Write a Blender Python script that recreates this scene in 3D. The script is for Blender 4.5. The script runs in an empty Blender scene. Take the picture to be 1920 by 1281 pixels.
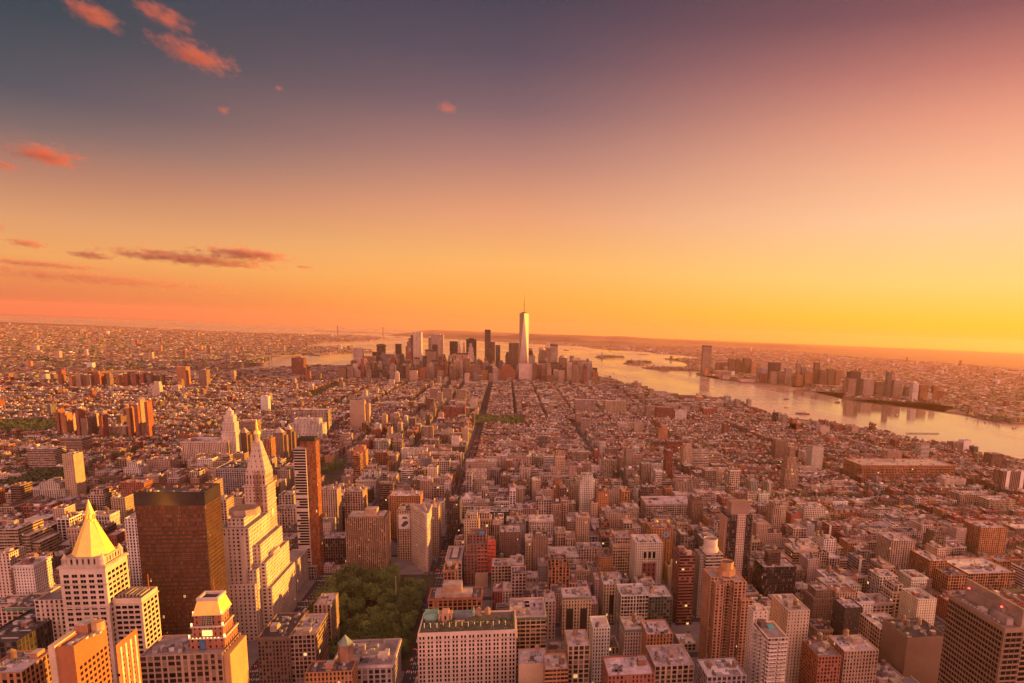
import bpy, math, random, sys
import numpy as np
R = random.Random(7)
D2R = math.radians
scn = bpy.context.scene
COL = scn.collection
# ------------------------------------------------------------------ camera, light, exposure
YAW, PITCH, ROLL, FPX, PPX, PPY = 0.17332556, 0.17850381, 0.03854537, 1238.748, 1160.573, 843.367
CZ = 335.0
def camera_axes():
    fw = np.array([math.sin(YAW), math.cos(YAW), 0]); rt = np.array([math.cos(YAW), -math.sin(YAW), 0]); up = np.array([0, 0, 1.])
    f = fw*math.cos(PITCH) - up*math.sin(PITCH); u = np.cross(rt, f)
    return rt*math.cos(ROLL)+u*math.sin(ROLL), -rt*math.sin(ROLL)+u*math.cos(ROLL), f
AX = camera_axes()
cam = bpy.data.objects.new('camera', bpy.data.cameras.new('camera')); COL.objects.link(cam)
from mathutils import Matrix, Vector
m3 = Matrix((AX[0], AX[1], -AX[2])).transposed()
cam.matrix_world = Matrix.Translation((0, 0, CZ)) @ m3.to_4x4()
cam.data.sensor_width = 36; cam.data.lens = 36*FPX/1920
cam.data.shift_x = -(PPX-960)/1920; cam.data.shift_y = (PPY-640.5)/1920
cam.data.clip_start = 1; cam.data.clip_end = 120000
scn.camera = cam
scn.view_settings.view_transform = 'Standard'; scn.view_settings.look = 'None'
scn.view_settings.exposure = 1.5; scn.view_settings.gamma = 1
SUN_AZ, SUN_EL = D2R(76), D2R(5.2)          # azimuth measured from +Y (downtown) towards +X (the river)
SUN_DIR = Vector((math.sin(SUN_AZ)*math.cos(SUN_EL), math.cos(SUN_AZ)*math.cos(SUN_EL), math.sin(SUN_EL)))
sl = bpy.data.lights.new('sun', 'SUN'); sl.energy = 5.0; sl.angle = D2R(0.6); sl.color = (1.0, 0.43, 0.06)
so = bpy.data.objects.new('sun', sl); COL.objects.link(so); so.rotation_euler = SUN_DIR.to_track_quat('Z', 'Y').to_euler()
def lin(c):
    return tuple(((v/255)/12.92 if v/255 <= .04045 else ((v/255+.055)/1.055)**2.4) for v in c)
world = bpy.data.worlds.new('World'); scn.world = world; world.use_nodes = True
def build_world():
    nt = world.node_tree; N = nt.nodes; L = nt.links; N.clear()
    out = N.new('ShaderNodeOutputWorld'); bg = N.new('ShaderNodeBackground'); L.new(bg.outputs[0], out.inputs[0])
    tc = N.new('ShaderNodeTexCoord'); nrm = N.new('ShaderNodeVectorMath'); nrm.operation = 'NORMALIZE'; L.new(tc.outputs['Generated'], nrm.inputs[0])
    sep = N.new('ShaderNodeSeparateXYZ'); L.new(nrm.outputs[0], sep.inputs[0])
    def M(op, a, b=None, c=None, clamp=False):
        n = N.new('ShaderNodeMath'); n.operation = op; n.use_clamp = clamp
        for i, v in enumerate((a, b, c)):
            if v is None: continue
            if isinstance(v, (int, float)): n.inputs[i].default_value = v
            else: L.new(v, n.inputs[i])
        return n.outputs[0]
    el = M('MULTIPLY', M('ARCSINE', sep.outputs[2]), 180/math.pi)
    pos = M('DIVIDE', M('ADD', el, 2.0), 92.0, clamp=True)
    hx = M('MULTIPLY', sep.outputs[0], math.sin(SUN_AZ)); hy = M('MULTIPLY', sep.outputs[1], math.cos(SUN_AZ))
    hl = M('SQRT', M('SUBTRACT', 1.0001, M('MULTIPLY', sep.outputs[2], sep.outputs[2])))
    s = M('DIVIDE', M('ADD', hx, hy), hl)
    def ramp(stops):
        n = N.new('ShaderNodeValToRGB'); cr = n.color_ramp; cr.interpolation = 'B_SPLINE' if 0 else 'LINEAR'
        while len(cr.elements) > 1: cr.elements.remove(cr.elements[-1])
        for i, (e, c) in enumerate(stops):
            q = (e+2)/92
            if i == 0: cr.elements[0].position = q; el_ = cr.elements[0]
            else: el_ = cr.elements.new(q)
            el_.color = (*lin(c), 1)
        L.new(pos, n.inputs[0]); return n.outputs[0]
    left = ramp([(-2, (196, 98, 70)), (0, (208, 110, 76)), (1.6, (230, 140, 84)), (3.4, (240, 170, 100)), (5.5, (222, 160, 112)), (8.5, (180, 128, 108)), (11, (122, 106, 106)), (13, (86, 88, 98)), (17.5, (54, 72, 82)), (24, (50, 68, 82)), (34, (120, 96, 110)), (90, (190, 140, 140))])
    mid = ramp([(-2, (248, 148, 80)), (0, (255, 160, 74)), (2, (255, 174, 76)), (5, (252, 184, 104)), (8.8, (232, 162, 120)), (13, (182, 130, 118)), (16.5, (130, 102, 108)), (20, (94, 82, 96)), (24, (68, 68, 84)), (34, (120, 96, 110)), (90, (190, 140, 140))])
    right = ramp([(-2, (250, 164, 60)), (0, (255, 186, 48)), (1.5, (255, 204, 56)), (4.5, (255, 214, 122)), (9, (255, 206, 158)), (12.8, (250, 184, 144)), (16, (234, 158, 130)), (19, (198, 126, 114)), (22.5, (140, 90, 94)), (27, (92, 70, 84)), (35, (120, 96, 110)), (90, (190, 140, 140))])  # top stops of all ramps, out of view, are raised to brighten the roofs
    def mixc(f, a, b):
        n = N.new('ShaderNodeMix'); n.data_type = 'RGBA'; L.new(f, n.inputs[0]); L.new(a, n.inputs[6]); L.new(b, n.inputs[7]); return n.outputs[2]
    f1 = M('DIVIDE', M('ADD', s, 0.31), 0.56, clamp=True); f2 = M('DIVIDE', M('SUBTRACT', s, 0.25), 0.56, clamp=True)
    def sm(f): return M('ADD', M('MULTIPLY', f, .55), M('MULTIPLY', M('MULTIPLY', M('MULTIPLY', f, f), M('SUBTRACT', 3.0, M('MULTIPLY', f, 2.0))), .45))
    c = mixc(sm(f2), mixc(sm(f1), left, mid), right)
    # added fill light: unseen pink glow behind the camera, raised to brighten shaded walls
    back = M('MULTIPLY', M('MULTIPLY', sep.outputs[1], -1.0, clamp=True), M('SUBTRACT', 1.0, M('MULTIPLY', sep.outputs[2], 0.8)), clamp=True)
    pk = N.new('ShaderNodeRGB'); pk.outputs[0].default_value = (*BACK_FILL, 1)
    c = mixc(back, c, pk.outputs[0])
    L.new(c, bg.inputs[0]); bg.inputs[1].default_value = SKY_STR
BACK_FILL = (4.7, 2.05, 1.72); SKY_STR = 0.354
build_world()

# ------------------------------------------------------------------ view geometry helpers
def ray(px, py): return AX[2] + AX[0]*((px-PPX)/FPX) - AX[1]*((py-PPY)/FPX)
def proj(X, Y, Z):
    d = np.array([X, Y, Z-CZ]); w = d @ AX[2]
    if w < 1: return (-9999, -9999)
    return PPX+FPX*(d @ AX[0])/w, PPY-FPX*(d @ AX[1])/w
def at_z(px, py, z=0.):
    r = ray(px, py); t = (z-CZ)/r[2]
    return r[0]*t, r[1]*t
def at_Y(px, py, Y):
    r = ray(px, py); t = Y/r[1]
    return r[0]*t, CZ+r[2]*t
def x_for(px, Y, z):
    lo, hi = -20000., 20000.
    for _ in range(44):
        m = (lo+hi)/2
        q = proj(m, Y, z)[0]
        if q < px: lo = m
        else: hi = m
    return (lo+hi)/2
GZ = 10.0     # street level above the river
def SY(s): return (33.55-s)*80.5
def AXX(a): return a-82.0

# ------------------------------------------------------------------ materials
def newmat(name):
    m = bpy.data.materials.new(name); m.use_nodes = True; nt = m.node_tree; nt.nodes.clear()
    out = nt.nodes.new('ShaderNodeOutputMaterial'); b = nt.nodes.new('ShaderNodeBsdfPrincipled'); nt.links.new(b.outputs[0], out.inputs[0])
    return m, nt, b, out
class NT:
    def __init__(s, nt): s.nt = nt; s.N = nt.nodes; s.L = nt.links
    def put(s, sock, v):
        if isinstance(v, (int, float)): sock.default_value = v
        elif isinstance(v, tuple): sock.default_value = v if len(v) == 4 or sock.type == 'VECTOR' else (*v, 1)
        else: s.L.new(v, sock)
    def m(s, op, a, b=None, c=None, clamp=False):
        n = s.N.new('ShaderNodeMath'); n.operation = op; n.use_clamp = clamp
        for i, v in enumerate((a, b, c)):
            if v is not None: s.put(n.inputs[i], v)
        return n.outputs[0]
    def mix(s, f, a, b, blend='MIX'):
        n = s.N.new('ShaderNodeMix'); n.data_type = 'RGBA'; n.blend_type = blend
        s.put(n.inputs[0], f); s.put(n.inputs[6], a); s.put(n.inputs[7], b); return n.outputs[2]
    def noise(s, vec, scale, detail=2, rough=.5, dim='3D'):
        n = s.N.new('ShaderNodeTexNoise'); n.noise_dimensions = dim; n.inputs['Scale'].default_value = scale; n.inputs['Detail'].default_value = detail; n.inputs['Roughness'].default_value = rough
        if vec is not None: s.L.new(vec, n.inputs['Vector'])
        return n.outputs[0]
    def rr(s, v, a, b, c=0., d=1.):
        n = s.N.new('ShaderNodeMapRange'); s.put(n.inputs[0], v)
        for i, q in enumerate((a, b, c, d)): n.inputs[i+1].default_value = q
        return n.outputs[0]
def wposn(t):
    g = t.N.new('ShaderNodeNewGeometry'); return g.outputs['Position']
def facade_material():
    m, nt, b, out = newmat('facade'); t = NT(nt)
    ac = t.N.new('ShaderNodeAttribute'); ac.attribute_name = 'col'
    aw = t.N.new('ShaderNodeAttribute'); aw.attribute_name = 'wp'
    uv = t.N.new('ShaderNodeUVMap'); uv.uv_map = 'UVMap'
    su = t.N.new('ShaderNodeSeparateXYZ'); t.L.new(uv.outputs[0], su.inputs[0])
    sw = t.N.new('ShaderNodeSeparateColor'); t.L.new(aw.outputs['Color'], sw.inputs[0])
    u, v = su.outputs[0], su.outputs[1]
    fu, fv = t.m('FRACT', u), t.m('FRACT', v)
    sd = t.m('MULTIPLY', ac.outputs['Alpha'], 997.)
    def wn1(a, o):
        c = t.N.new('ShaderNodeCombineXYZ'); t.L.new(t.m('FLOOR', a), c.inputs[0]); t.L.new(t.m('ADD', sd, o), c.inputs[1])
        w = t.N.new('ShaderNodeTexWhiteNoise'); w.noise_dimensions = '2D'; t.L.new(c.outputs[0], w.inputs['Vector']); return w.outputs['Value']
    colr = wn1(u, 3.); flr = wn1(v, 11.)
    wide = t.m('MULTIPLY', sw.outputs[0], t.rr(colr, 0, 1, .34, .58)); high = t.m('MULTIPLY', sw.outputs[1], t.rr(flr, 0, 1, .42, .55))
    mu = t.m('LESS_THAN', t.m('ABSOLUTE', t.m('SUBTRACT', fu, .5)), wide)
    mv = t.m('LESS_THAN', t.m('ABSOLUTE', t.m('SUBTRACT', fv, .52)), high)
    win = t.m('MULTIPLY', mu, mv)
    cx = t.N.new('ShaderNodeCombineXYZ'); t.L.new(t.m('FLOOR', u), cx.inputs[0]); t.L.new(t.m('FLOOR', v), cx.inputs[1]); t.L.new(t.m('MULTIPLY', ac.outputs['Alpha'], 997.), cx.inputs[2])
    wn = t.N.new('ShaderNodeTexWhiteNoise'); wn.noise_dimensions = '3D'; t.L.new(cx.outputs[0], wn.inputs['Vector'])
    wv = wn.outputs['Value']
    sc = t.N.new('ShaderNodeSeparateColor'); t.L.new(wn.outputs['Color'], sc.inputs[0])
    # glass darkness varies, some blinds are drawn
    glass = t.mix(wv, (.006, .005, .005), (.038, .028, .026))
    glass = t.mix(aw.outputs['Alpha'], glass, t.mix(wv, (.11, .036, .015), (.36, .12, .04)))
    blind = t.m('GREATER_THAN', sc.outputs[1], .88)
    glass = t.mix(blind, glass, (.17, .13, .10))
    # wall: soot, courses and small patches
    pos = wposn(t)
    n1 = t.noise(pos, .035, 4, .6); n2 = t.noise(pos, .6, 2, .5)
    k = t.m('MULTIPLY', t.rr(n1, .3, .7, .82, 1.16), t.rr(n2, .3, .7, .92, 1.08))
    course = t.m('LESS_THAN', fv, .10)
    k = t.m('MULTIPLY', k, t.m('SUBTRACT', 1., t.m('MULTIPLY', course, t.m('MULTIPLY', sw.outputs[2], .30))))
    spand = t.m('MULTIPLY', mu, t.m('SUBTRACT', 1., mv))
    k = t.m('MULTIPLY', k, t.m('SUBTRACT', 1., t.m('MULTIPLY', spand, t.m('MULTIPLY', sw.outputs[2], .45))))
    kc = t.N.new('ShaderNodeCombineXYZ')
    for i in range(3): t.L.new(k, kc.inputs[i])
    wall = t.mix(1., ac.outputs['Color'], kc.outputs[0], 'MULTIPLY')
    t.L.new(t.mix(win, wall, glass), b.inputs['Base Color'])
    t.L.new(t.m('SUBTRACT', .88, t.m('MULTIPLY', win, t.m('SUBTRACT', .74, t.m('MULTIPLY', blind, .4)))), b.inputs['Roughness'])
    t.L.new(t.m('ADD', .12, t.m('MULTIPLY', aw.outputs['Alpha'], .15)), b.inputs['Specular IOR Level'])
    lit = t.m('MULTIPLY', win, t.m('GREATER_THAN', sc.outputs[2], .996))
    b.inputs['Emission Color'].default_value = (1, .55, .2, 1)
    t.L.new(t.m('MULTIPLY', lit, .45), b.inputs['Emission Strength'])
    bp = t.N.new('ShaderNodeBump'); bp.inputs['Strength'].default_value = .6; bp.inputs['Distance'].default_value = .4
    t.L.new(t.m('SUBTRACT', 1., win), bp.inputs['Height']); t.L.new(bp.outputs[0], b.inputs['Normal'])
    return m
def roof_material():
    m, nt, b, out = newmat('roof_surface'); t = NT(nt)
    ac = t.N.new('ShaderNodeAttribute'); ac.attribute_name = 'col'
    pos = wposn(t)
    n1 = t.noise(pos, .09, 4, .65); n2 = t.noise(pos, .9, 3, .6)
    k = t.m('MULTIPLY', t.rr(n1, .32, .68, .62, 1.2), t.rr(n2, .3, .7, .8, 1.15))
    kc = t.N.new('ShaderNodeCombineXYZ')
    for i in range(3): t.L.new(k, kc.inputs[i])
    t.L.new(t.mix(1., ac.outputs['Color'], kc.outputs[0], 'MULTIPLY'), b.inputs['Base Color'])
    b.inputs['Roughness'].default_value = .85
    return m
def simple(name, col, rough=.6, metal=0., nscale=None, namt=.2, spec=.5, emit=None, estr=0):
    m, nt, b, out = newmat(name); t = NT(nt)
    if nscale:
        k = t.rr(t.noise(wposn(t), nscale, 4, .6), .3, .7, 1-namt, 1+namt)
        kc = t.N.new('ShaderNodeCombineXYZ')
        for i in range(3): t.L.new(k, kc.inputs[i])
        t.L.new(t.mix(1., (*col, 1), kc.outputs[0], 'MULTIPLY'), b.inputs['Base Color'])
    else: b.inputs['Base Color'].default_value = (*col, 1)
    b.inputs['Roughness'].default_value = rough; b.inputs['Metallic'].default_value = metal; b.inputs['Specular IOR Level'].default_value = spec
    if emit: b.inputs['Emission Color'].default_value = (*emit, 1); b.inputs['Emission Strength'].default_value = estr
    return m
MT = dict(facade=facade_material(), roof=roof_material(),
    gold=simple('gilded_tiles', (.86, .60, .13), .5, .15, .3, .1), glass=simple('window_glass', (.010, .008, .008), .2, 0, .2, .5, .15),
    steel=simple('steel', (.32, .28, .26), .5, .6), frame=simple('window_frame_paint', (.30, .24, .19), .6),
    asphalt=simple('asphalt', (.055, .05, .05), .9, 0, .05, .25), pave=simple('pavement', (.20, .18, .17), .9, 0, .08, .2),
    paint=simple('road_paint', (.7, .66, .6), .8, 0, .5, .2), bark=simple('bark', (.09, .06, .045), .9, 0, 2, .3),
    copper=simple('green_copper', (.17, .33, .27), .7, .1, .3, .2), red_light=simple('beacon', (.5, .03, .02), .5, emit=(1, .05, .03), estr=3),
    bulb=simple('bulb', (.9, .7, .4), .5, emit=(1, .62, .25), estr=.6), netting=simple('red_netting', (.50, .10, .06), .8, 0, .3, .35),
    tar=simple('dark_glass_wall', (.035, .026, .022), .2, 0, .05, .3, .7), umbrella=simple('blue_canvas', (.06, .10, .30), .7), lit=simple('lit_glass', (.8, .6, .3), .4, emit=(1, .62, .16), estr=.5))
def leaf_mat(name, c0, c1):
    m, nt, b, out = newmat(name); t = NT(nt)
    n = t.noise(wposn(t), .35, 3, .6)
    oi = t.N.new('ShaderNodeObjectInfo')
    t.L.new(t.mix(t.m('ADD', t.m('MULTIPLY', t.rr(n, .35, .65), .55), t.m('MULTIPLY', oi.outputs['Random'], .6)), (*c0, 1), (*c1, 1)), b.inputs['Base Color']); b.inputs['Roughness'].default_value = .8
    return m
MT['leaf_far'] = leaf_mat('distant_foliage', (.030, .048, .018), (.085, .10, .035))
MT['leaf'] = leaf_mat('foliage', (.040, .072, .018), (.16, .21, .05))
def water_material():
    m, nt, b, out = newmat('river_water'); t = NT(nt)
    pos = wposn(t)
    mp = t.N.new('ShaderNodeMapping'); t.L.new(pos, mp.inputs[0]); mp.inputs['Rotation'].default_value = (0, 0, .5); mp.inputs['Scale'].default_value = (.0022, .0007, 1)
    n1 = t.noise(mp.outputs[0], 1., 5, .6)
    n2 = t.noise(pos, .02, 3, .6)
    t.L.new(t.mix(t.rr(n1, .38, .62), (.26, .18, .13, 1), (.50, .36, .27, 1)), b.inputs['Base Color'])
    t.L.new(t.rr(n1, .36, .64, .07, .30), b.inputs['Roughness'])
    bp = t.N.new('ShaderNodeBump'); bp.inputs['Strength'].default_value = .10; bp.inputs['Distance'].default_value = 4.
    t.L.new(n2, bp.inputs['Height']); t.L.new(bp.outputs[0], b.inputs['Normal'])
    b.inputs['Specular IOR Level'].default_value = .9
    return m
MT['water'] = water_material()
def land_material(name, a, c, sc=.002):
    m, nt, b, out = newmat(name); t = NT(nt); pos = wposn(t)
    n1 = t.noise(pos, sc, 5, .65); n2 = t.noise(pos, sc*14, 3, .7)
    k = t.m('ADD', t.m('MULTIPLY', n1, .5), t.m('MULTIPLY', n2, .5))
    t.L.new(t.mix(t.rr(k, .38, .62), (*a, 1), (*c, 1)), b.inputs['Base Color']); b.inputs['Roughness'].default_value = .95
    return m
MT['far_land'] = land_material('far_land', (.09, .06, .04), (.22, .13, .09))
MT['ground'] = land_material('street_ground', (.045, .042, .040), (.06, .055, .05), .02)
MT['grass'] = land_material('park_ground', (.035, .045, .018), (.08, .075, .035), .05)

# ------------------------------------------------------------------ mesh builder
class MB:
    """collects quads/tris with uv (window cells), colour and window parameters; one mesh object"""
    def __init__(s): s.v = []; s.f = []; s.uv = []; s.c = []; s.w = []; s.m = []; s.n = 0
    def face(s, pts, mat=0, uv=None, col=(.3, .3, .3, 0), wp=(0, 0, 0, 0)):
        k = len(pts); s.v.extend(pts); s.f.append(tuple(range(s.n, s.n+k))); s.n += k
        s.uv.extend(uv if uv else [(0, 0)]*k); s.c.append(col); s.w.append(wp); s.m.append(mat)
    def wallq(s, a, b, z0, z1, col, win, mat=0, seed=None):
        """vertical wall from a to b (outside on the right when walking a->b seen from above is handled by order)"""
        L = math.hypot(b[0]-a[0], b[1]-a[1])
        if win:
            wu, wvv, fw, fh = win[:4]; con = win[4] if len(win) > 4 else .5; tint = win[5] if len(win) > 5 else 0
            nu = max(1, round(L/wu)); nv = max(1, round((z1-z0)/wvv))
        else: nu = nv = 1; fw = fh = 0; con = tint = 0
        sd = R.random() if seed is None else seed
        s.face([(a[0], a[1], z0), (b[0], b[1], z0), (b[0], b[1], z1), (a[0], a[1], z1)], mat, [(0, 0), (nu, 0), (nu, nv), (0, nv)], (*col, sd), (fw, fh, con, tint))
    def box(s, x0, x1, y0, y1, z0, z1, col, win=None, mat=0, top=True, tcol=None, tmat=None, bottom=False):
        P = [(x0, y0), (x1, y0), (x1, y1), (x0, y1)]
        for i in range(4): s.wallq(P[i], P[(i+1) % 4], z0, z1, col, win, mat)
        if top: s.face([(*p, z1) for p in P], mat if tmat is None else tmat, None, (*(tcol or col), 0))
        if bottom: s.face([(*p, z0) for p in P[::-1]], mat, None, (*col, 0))
    def poly(s, P, z0, z1, col, win=None, mat=0, top=True, tcol=None, tmat=None):
        n = len(P)
        for i in range(n): s.wallq(P[i], P[(i+1) % n], z0, z1, col, win, mat)
        if top: s.face([(*p, z1) for p in P], mat if tmat is None else tmat, None, (*(tcol or col), 0))
    def cone(s, cx, cy, z0, z1, r0, r1, n, col, mat=0, cap=True, rot=0., win=None):
        A = [(cx+r0*math.cos(rot+2*math.pi*i/n), cy+r0*math.sin(rot+2*math.pi*i/n), z0) for i in range(n)]
        if r1 <= 1e-6:
            for i in range(n): s.face([A[i], A[(i+1) % n], (cx, cy, z1)], mat, None, (*col, 0))
            return
        B = [(cx+r1*math.cos(rot+2*math.pi*i/n), cy+r1*math.sin(rot+2*math.pi*i/n), z1) for i in range(n)]
        for i in range(n):
            j = (i+1) % n
            if win:
                L = 2*r0*math.sin(math.pi/n); nu = max(1, round(L/win[0])); nv = max(1, round((z1-z0)/win[1]))
                s.face([A[i], A[j], B[j], B[i]], mat, [(0, 0), (nu, 0), (nu, nv), (0, nv)], (*col, R.random()), (win[2], win[3], .5, 0))
            else: s.face([A[i], A[j], B[j], B[i]], mat, None, (*col, 0))
        if cap: s.face(B, mat, None, (*col, 0))
    def dome(s, cx, cy, z0, r, h, n, col, mat=0, rings=4):
        for k in range(rings):
            a0, a1 = k/rings*math.pi/2, (k+1)/rings*math.pi/2
            s.cone(cx, cy, z0+h*math.sin(a0), z0+h*math.sin(a1), r*math.cos(a0), r*math.cos(a1) if k < rings-1 else 0, n, col, mat, cap=False)
    def bar(s, p, q, r, col=(.3, .3, .3), mat=0, n=4):
        p = Vector(p); q = Vector(q); d = (q-p).normalized(); a = d.orthogonal().normalized(); b = d.cross(a)
        A = [p+a*r*math.cos(2*math.pi*i/n)+b*r*math.sin(2*math.pi*i/n) for i in range(n)]; B = [x+(q-p) for x in A]
        for i in range(n):
            j = (i+1) % n; s.face([tuple(A[i]), tuple(A[j]), tuple(B[j]), tuple(B[i])], mat, None, (*col, 0))
        s.face([tuple(x) for x in B], mat, None, (*col, 0)); s.face([tuple(x) for x in A[::-1]], mat, None, (*col, 0))
    def build(s, name, mats, parent=None, link=True):
        me = bpy.data.meshes.new(name); nv = len(s.v); nf = len(s.f)
        me.vertices.add(nv); me.vertices.foreach_set('co', np.array(s.v, dtype=np.float32).ravel())
        ln = np.array([len(f) for f in s.f], dtype=np.int32); st = np.concatenate([[0], np.cumsum(ln)[:-1]]).astype(np.int32)
        me.loops.add(nv); me.loops.foreach_set('vertex_index', np.arange(nv, dtype=np.int32))
        me.polygons.add(nf); me.polygons.foreach_set('loop_start', st); me.polygons.foreach_set('loop_total', ln)
        me.polygons.foreach_set('material_index', np.array(s.m, dtype=np.int32))
        me.update(calc_edges=True)
        ul = me.uv_layers.new(name='UVMap'); ul.data.foreach_set('uv', np.array(s.uv, dtype=np.float32).ravel())
        for nm, arr in (('col', s.c), ('wp', s.w)):
            at = me.attributes.new(nm, 'FLOAT_COLOR', 'CORNER')
            at.data.foreach_set('color', np.repeat(np.array(arr, dtype=np.float32), ln, axis=0).ravel())
        for mm in mats: me.materials.append(MT[mm] if isinstance(mm, str) else mm)
        me.validate()
        o = bpy.data.objects.new(name, me)
        if link: COL.objects.link(o)
        if parent is not None: o.parent = parent; o.matrix_parent_inverse = Matrix.Translation(-parent.location)
        return o
def tag(o, label=None, cat=None, group=None, kind=None):
    if label: o['label'] = label
    if cat: o['category'] = cat
    if group: o['group'] = group
    if kind: o['kind'] = kind
    return o
def empty(name, loc=(0, 0, 0)):
    o = bpy.data.objects.new(name, None); COL.objects.link(o); o.location = loc; o.empty_display_size = 5
    return o
def vbox(boxes, name, mats, parent=None):
    """boxes: array rows x0 x1 y0 y1 z0 z1 | r g b seed | nu-x nu-y nv fw fh con | roof r g b ; many axis-aligned buildings as one mesh, vectorised"""
    B = np.asarray(boxes, dtype=np.float64); n = len(B)
    x0, x1, y0, y1, z0, z1 = B[:, :6].T
    c = [(x0, y0), (x1, y0), (x1, y1), (x0, y1)]
    V = []; UV = []; nx, ny, nvv = B[:, 10], B[:, 11], B[:, 12]
    zero = np.zeros(n)
    for i in range(4):
        a, b = c[i], c[(i+1) % 4]; nu = nx if i % 2 == 0 else ny
        V.append(np.stack([a[0], a[1], z0, b[0], b[1], z0, b[0], b[1], z1, a[0], a[1], z1], 1))
        UV.append(np.stack([zero, zero, nu, zero, nu, nvv, zero, nvv], 1))
    V.append(np.stack([c[0][0], c[0][1], z1, c[1][0], c[1][1], z1, c[2][0], c[2][1], z1, c[3][0], c[3][1], z1], 1)); UV.append(np.zeros((n, 8)))
    V = np.stack(V, 1).reshape(-1, 3); UV = np.stack(UV, 1).reshape(-1, 2)
    nf = n*5; nv = nf*4
    C = np.repeat(B[:, None, 6:10], 5, 1); C[:, 4, :3] = B[:, 16:19]
    W = np.zeros((n, 5, 4)); W[:, :4, 0] = B[:, 13:14]; W[:, :4, 1] = B[:, 14:15]; W[:, :4, 2] = B[:, 15:16]
    me = bpy.data.meshes.new(name)
    me.vertices.add(nv); me.vertices.foreach_set('co', V.astype(np.float32).ravel())
    me.loops.add(nv); me.loops.foreach_set('vertex_index', np.arange(nv, dtype=np.int32))
    me.polygons.add(nf); me.polygons.foreach_set('loop_start', np.arange(0, nv, 4, dtype=np.int32)); me.polygons.foreach_set('loop_total', np.full(nf, 4, dtype=np.int32))
    mi = np.zeros((n, 5), dtype=np.int32); mi[:, 4] = 1; me.polygons.foreach_set('material_index', mi.ravel())
    me.update(calc_edges=True)
    ul = me.uv_layers.new(name='UVMap'); ul.data.foreach_set('uv', UV.astype(np.float32).ravel())
    for nm, arr in (('col', C), ('wp', W)):
        at = me.attributes.new(nm, 'FLOAT_COLOR', 'CORNER'); at.data.foreach_set('color', np.repeat(arr.reshape(-1, 4), 4, axis=0).astype(np.float32).ravel())
    for mm in mats: me.materials.append(MT[mm])
    o = bpy.data.objects.new(name, me); COL.objects.link(o)
    if parent: o.parent = parent
    return o
def inpoly(px, py, P):
    px = np.asarray(px); py = np.asarray(py); r = np.zeros(px.shape, bool); n = len(P)
    for i in range(n):
        x0, y0 = P[i]; x1, y1 = P[(i+1) % n]
        if y0 == y1: continue
        c = ((y0 > py) != (y1 > py)) & (px < (x1-x0)*(py-y0)/(y1-y0)+x0); r ^= c
    return r

# ------------------------------------------------------------------ water and land
EDGE = 35300.
def fan(name, P, z0, z1, mat, kind='structure'):
    """land sheet with a bank down to the water, triangulated from its outline"""
    import bmesh
    bm = bmesh.new(); vs = [bm.verts.new((x, y, z1)) for x, y in P]; f = bm.faces.new(vs)
    if f.normal.z < 0 or sum((P[i][0]*P[(i+1) % len(P)][1]-P[(i+1) % len(P)][0]*P[i][1]) for i in range(len(P))) < 0: f.normal_flip()
    bmesh.ops.triangulate(bm, faces=[f])
    xs = [p[0] for p in P]; ys = [p[1] for p in P]; st = max(900., (max(ys)-min(ys))/26)
    for ax, lo_, hi_ in ((0, min(xs), max(xs)), (1, min(ys), max(ys))):
        q = lo_+st
        while q < hi_:
            bmesh.ops.bisect_plane(bm, geom=bm.verts[:]+bm.edges[:]+bm.faces[:], plane_co=(q, 0, 0) if ax == 0 else (0, q, 0), plane_no=(1, 0, 0) if ax == 0 else (0, 1, 0)); q += st
    for g in bm.faces:
        g.normal_update()
        if g.normal.z < 0: g.normal_flip()
    n = len(P); lo = [bm.verts.new((x, y, z0)) for x, y in P]
    for i in range(n):
        j = (i+1) % n; bm.faces.new((vs[i], vs[j], lo[j], lo[i]))
    me = bpy.data.meshes.new(name); bm.to_mesh(me); bm.free(); me.materials.append(MT[mat])
    o = bpy.data.objects.new(name, me); COL.objects.link(o); o['kind'] = kind
    return o
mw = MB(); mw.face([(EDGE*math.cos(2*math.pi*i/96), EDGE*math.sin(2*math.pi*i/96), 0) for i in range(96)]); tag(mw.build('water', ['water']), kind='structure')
W = lambda L: [at_z(x, y, 0.) for x, y in L]
MANH = W([(2100, 905), (1870, 868), (1780, 850), (1700, 830), (1620, 812), (1560, 803), (1500, 797), (1440, 785), (1400, 772), (1350, 760), (1310, 755), (1245, 752), (1218, 743), (1190, 729), (1160, 722), (1155, 717), (1112, 711), (1090, 703), (1030, 695), (960, 690), (880, 688), (800, 687), (720, 689), (655, 691), (600, 691), (560, 690), (540, 694), (500, 697), (450, 700), (400, 702), (350, 703), (300, 705), (200, 706), (107, 706), (0, 706), (-250, 712)]) + [(-3600, 2500), (-3600, -900), (2600, -900)]
fan('ground', MANH, 0, GZ, 'ground')
BROOK = W([(-500, 697), (0, 698), (107, 698), (200, 697), (350, 694), (440, 692), (490, 685), (503, 678), (505, 671), (545, 667), (570, 665), (600, 668), (640, 664), (697, 662), (697, 656), (650, 654), (640, 650), (600, 652), (580, 649), (600, 643), (660, 641), (700, 639), (722, 636), (718, 633), (700, 631), (640, 629), (560, 627), (480, 625), (400, 622), (300, 617), (200, 612), (100, 608), (0, 604), (-500, 585.5)])
fan('brooklyn_land', BROOK, 0, 6, 'far_land')
FARL = W([(727, 629), (760, 630.5), (800, 631.5), (840, 635.5), (900, 637), (1000, 641), (1060, 644), (1100, 648), (1200, 649.5), (1300, 650.5), (1430, 654.5), (1600, 670), (1700, 676.5), (1800, 684), (1920, 694), (2150, 712)])
def far_edge(a0, a1, n):
    return [((EDGE-300)*math.sin(D2R(a)), (EDGE-300)*math.cos(D2R(a))) for a in np.linspace(a0, a1, n)]
fan('staten_island_and_mainland', FARL + far_edge(58, -6.0, 20), 0, 6, 'far_land')
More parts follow.
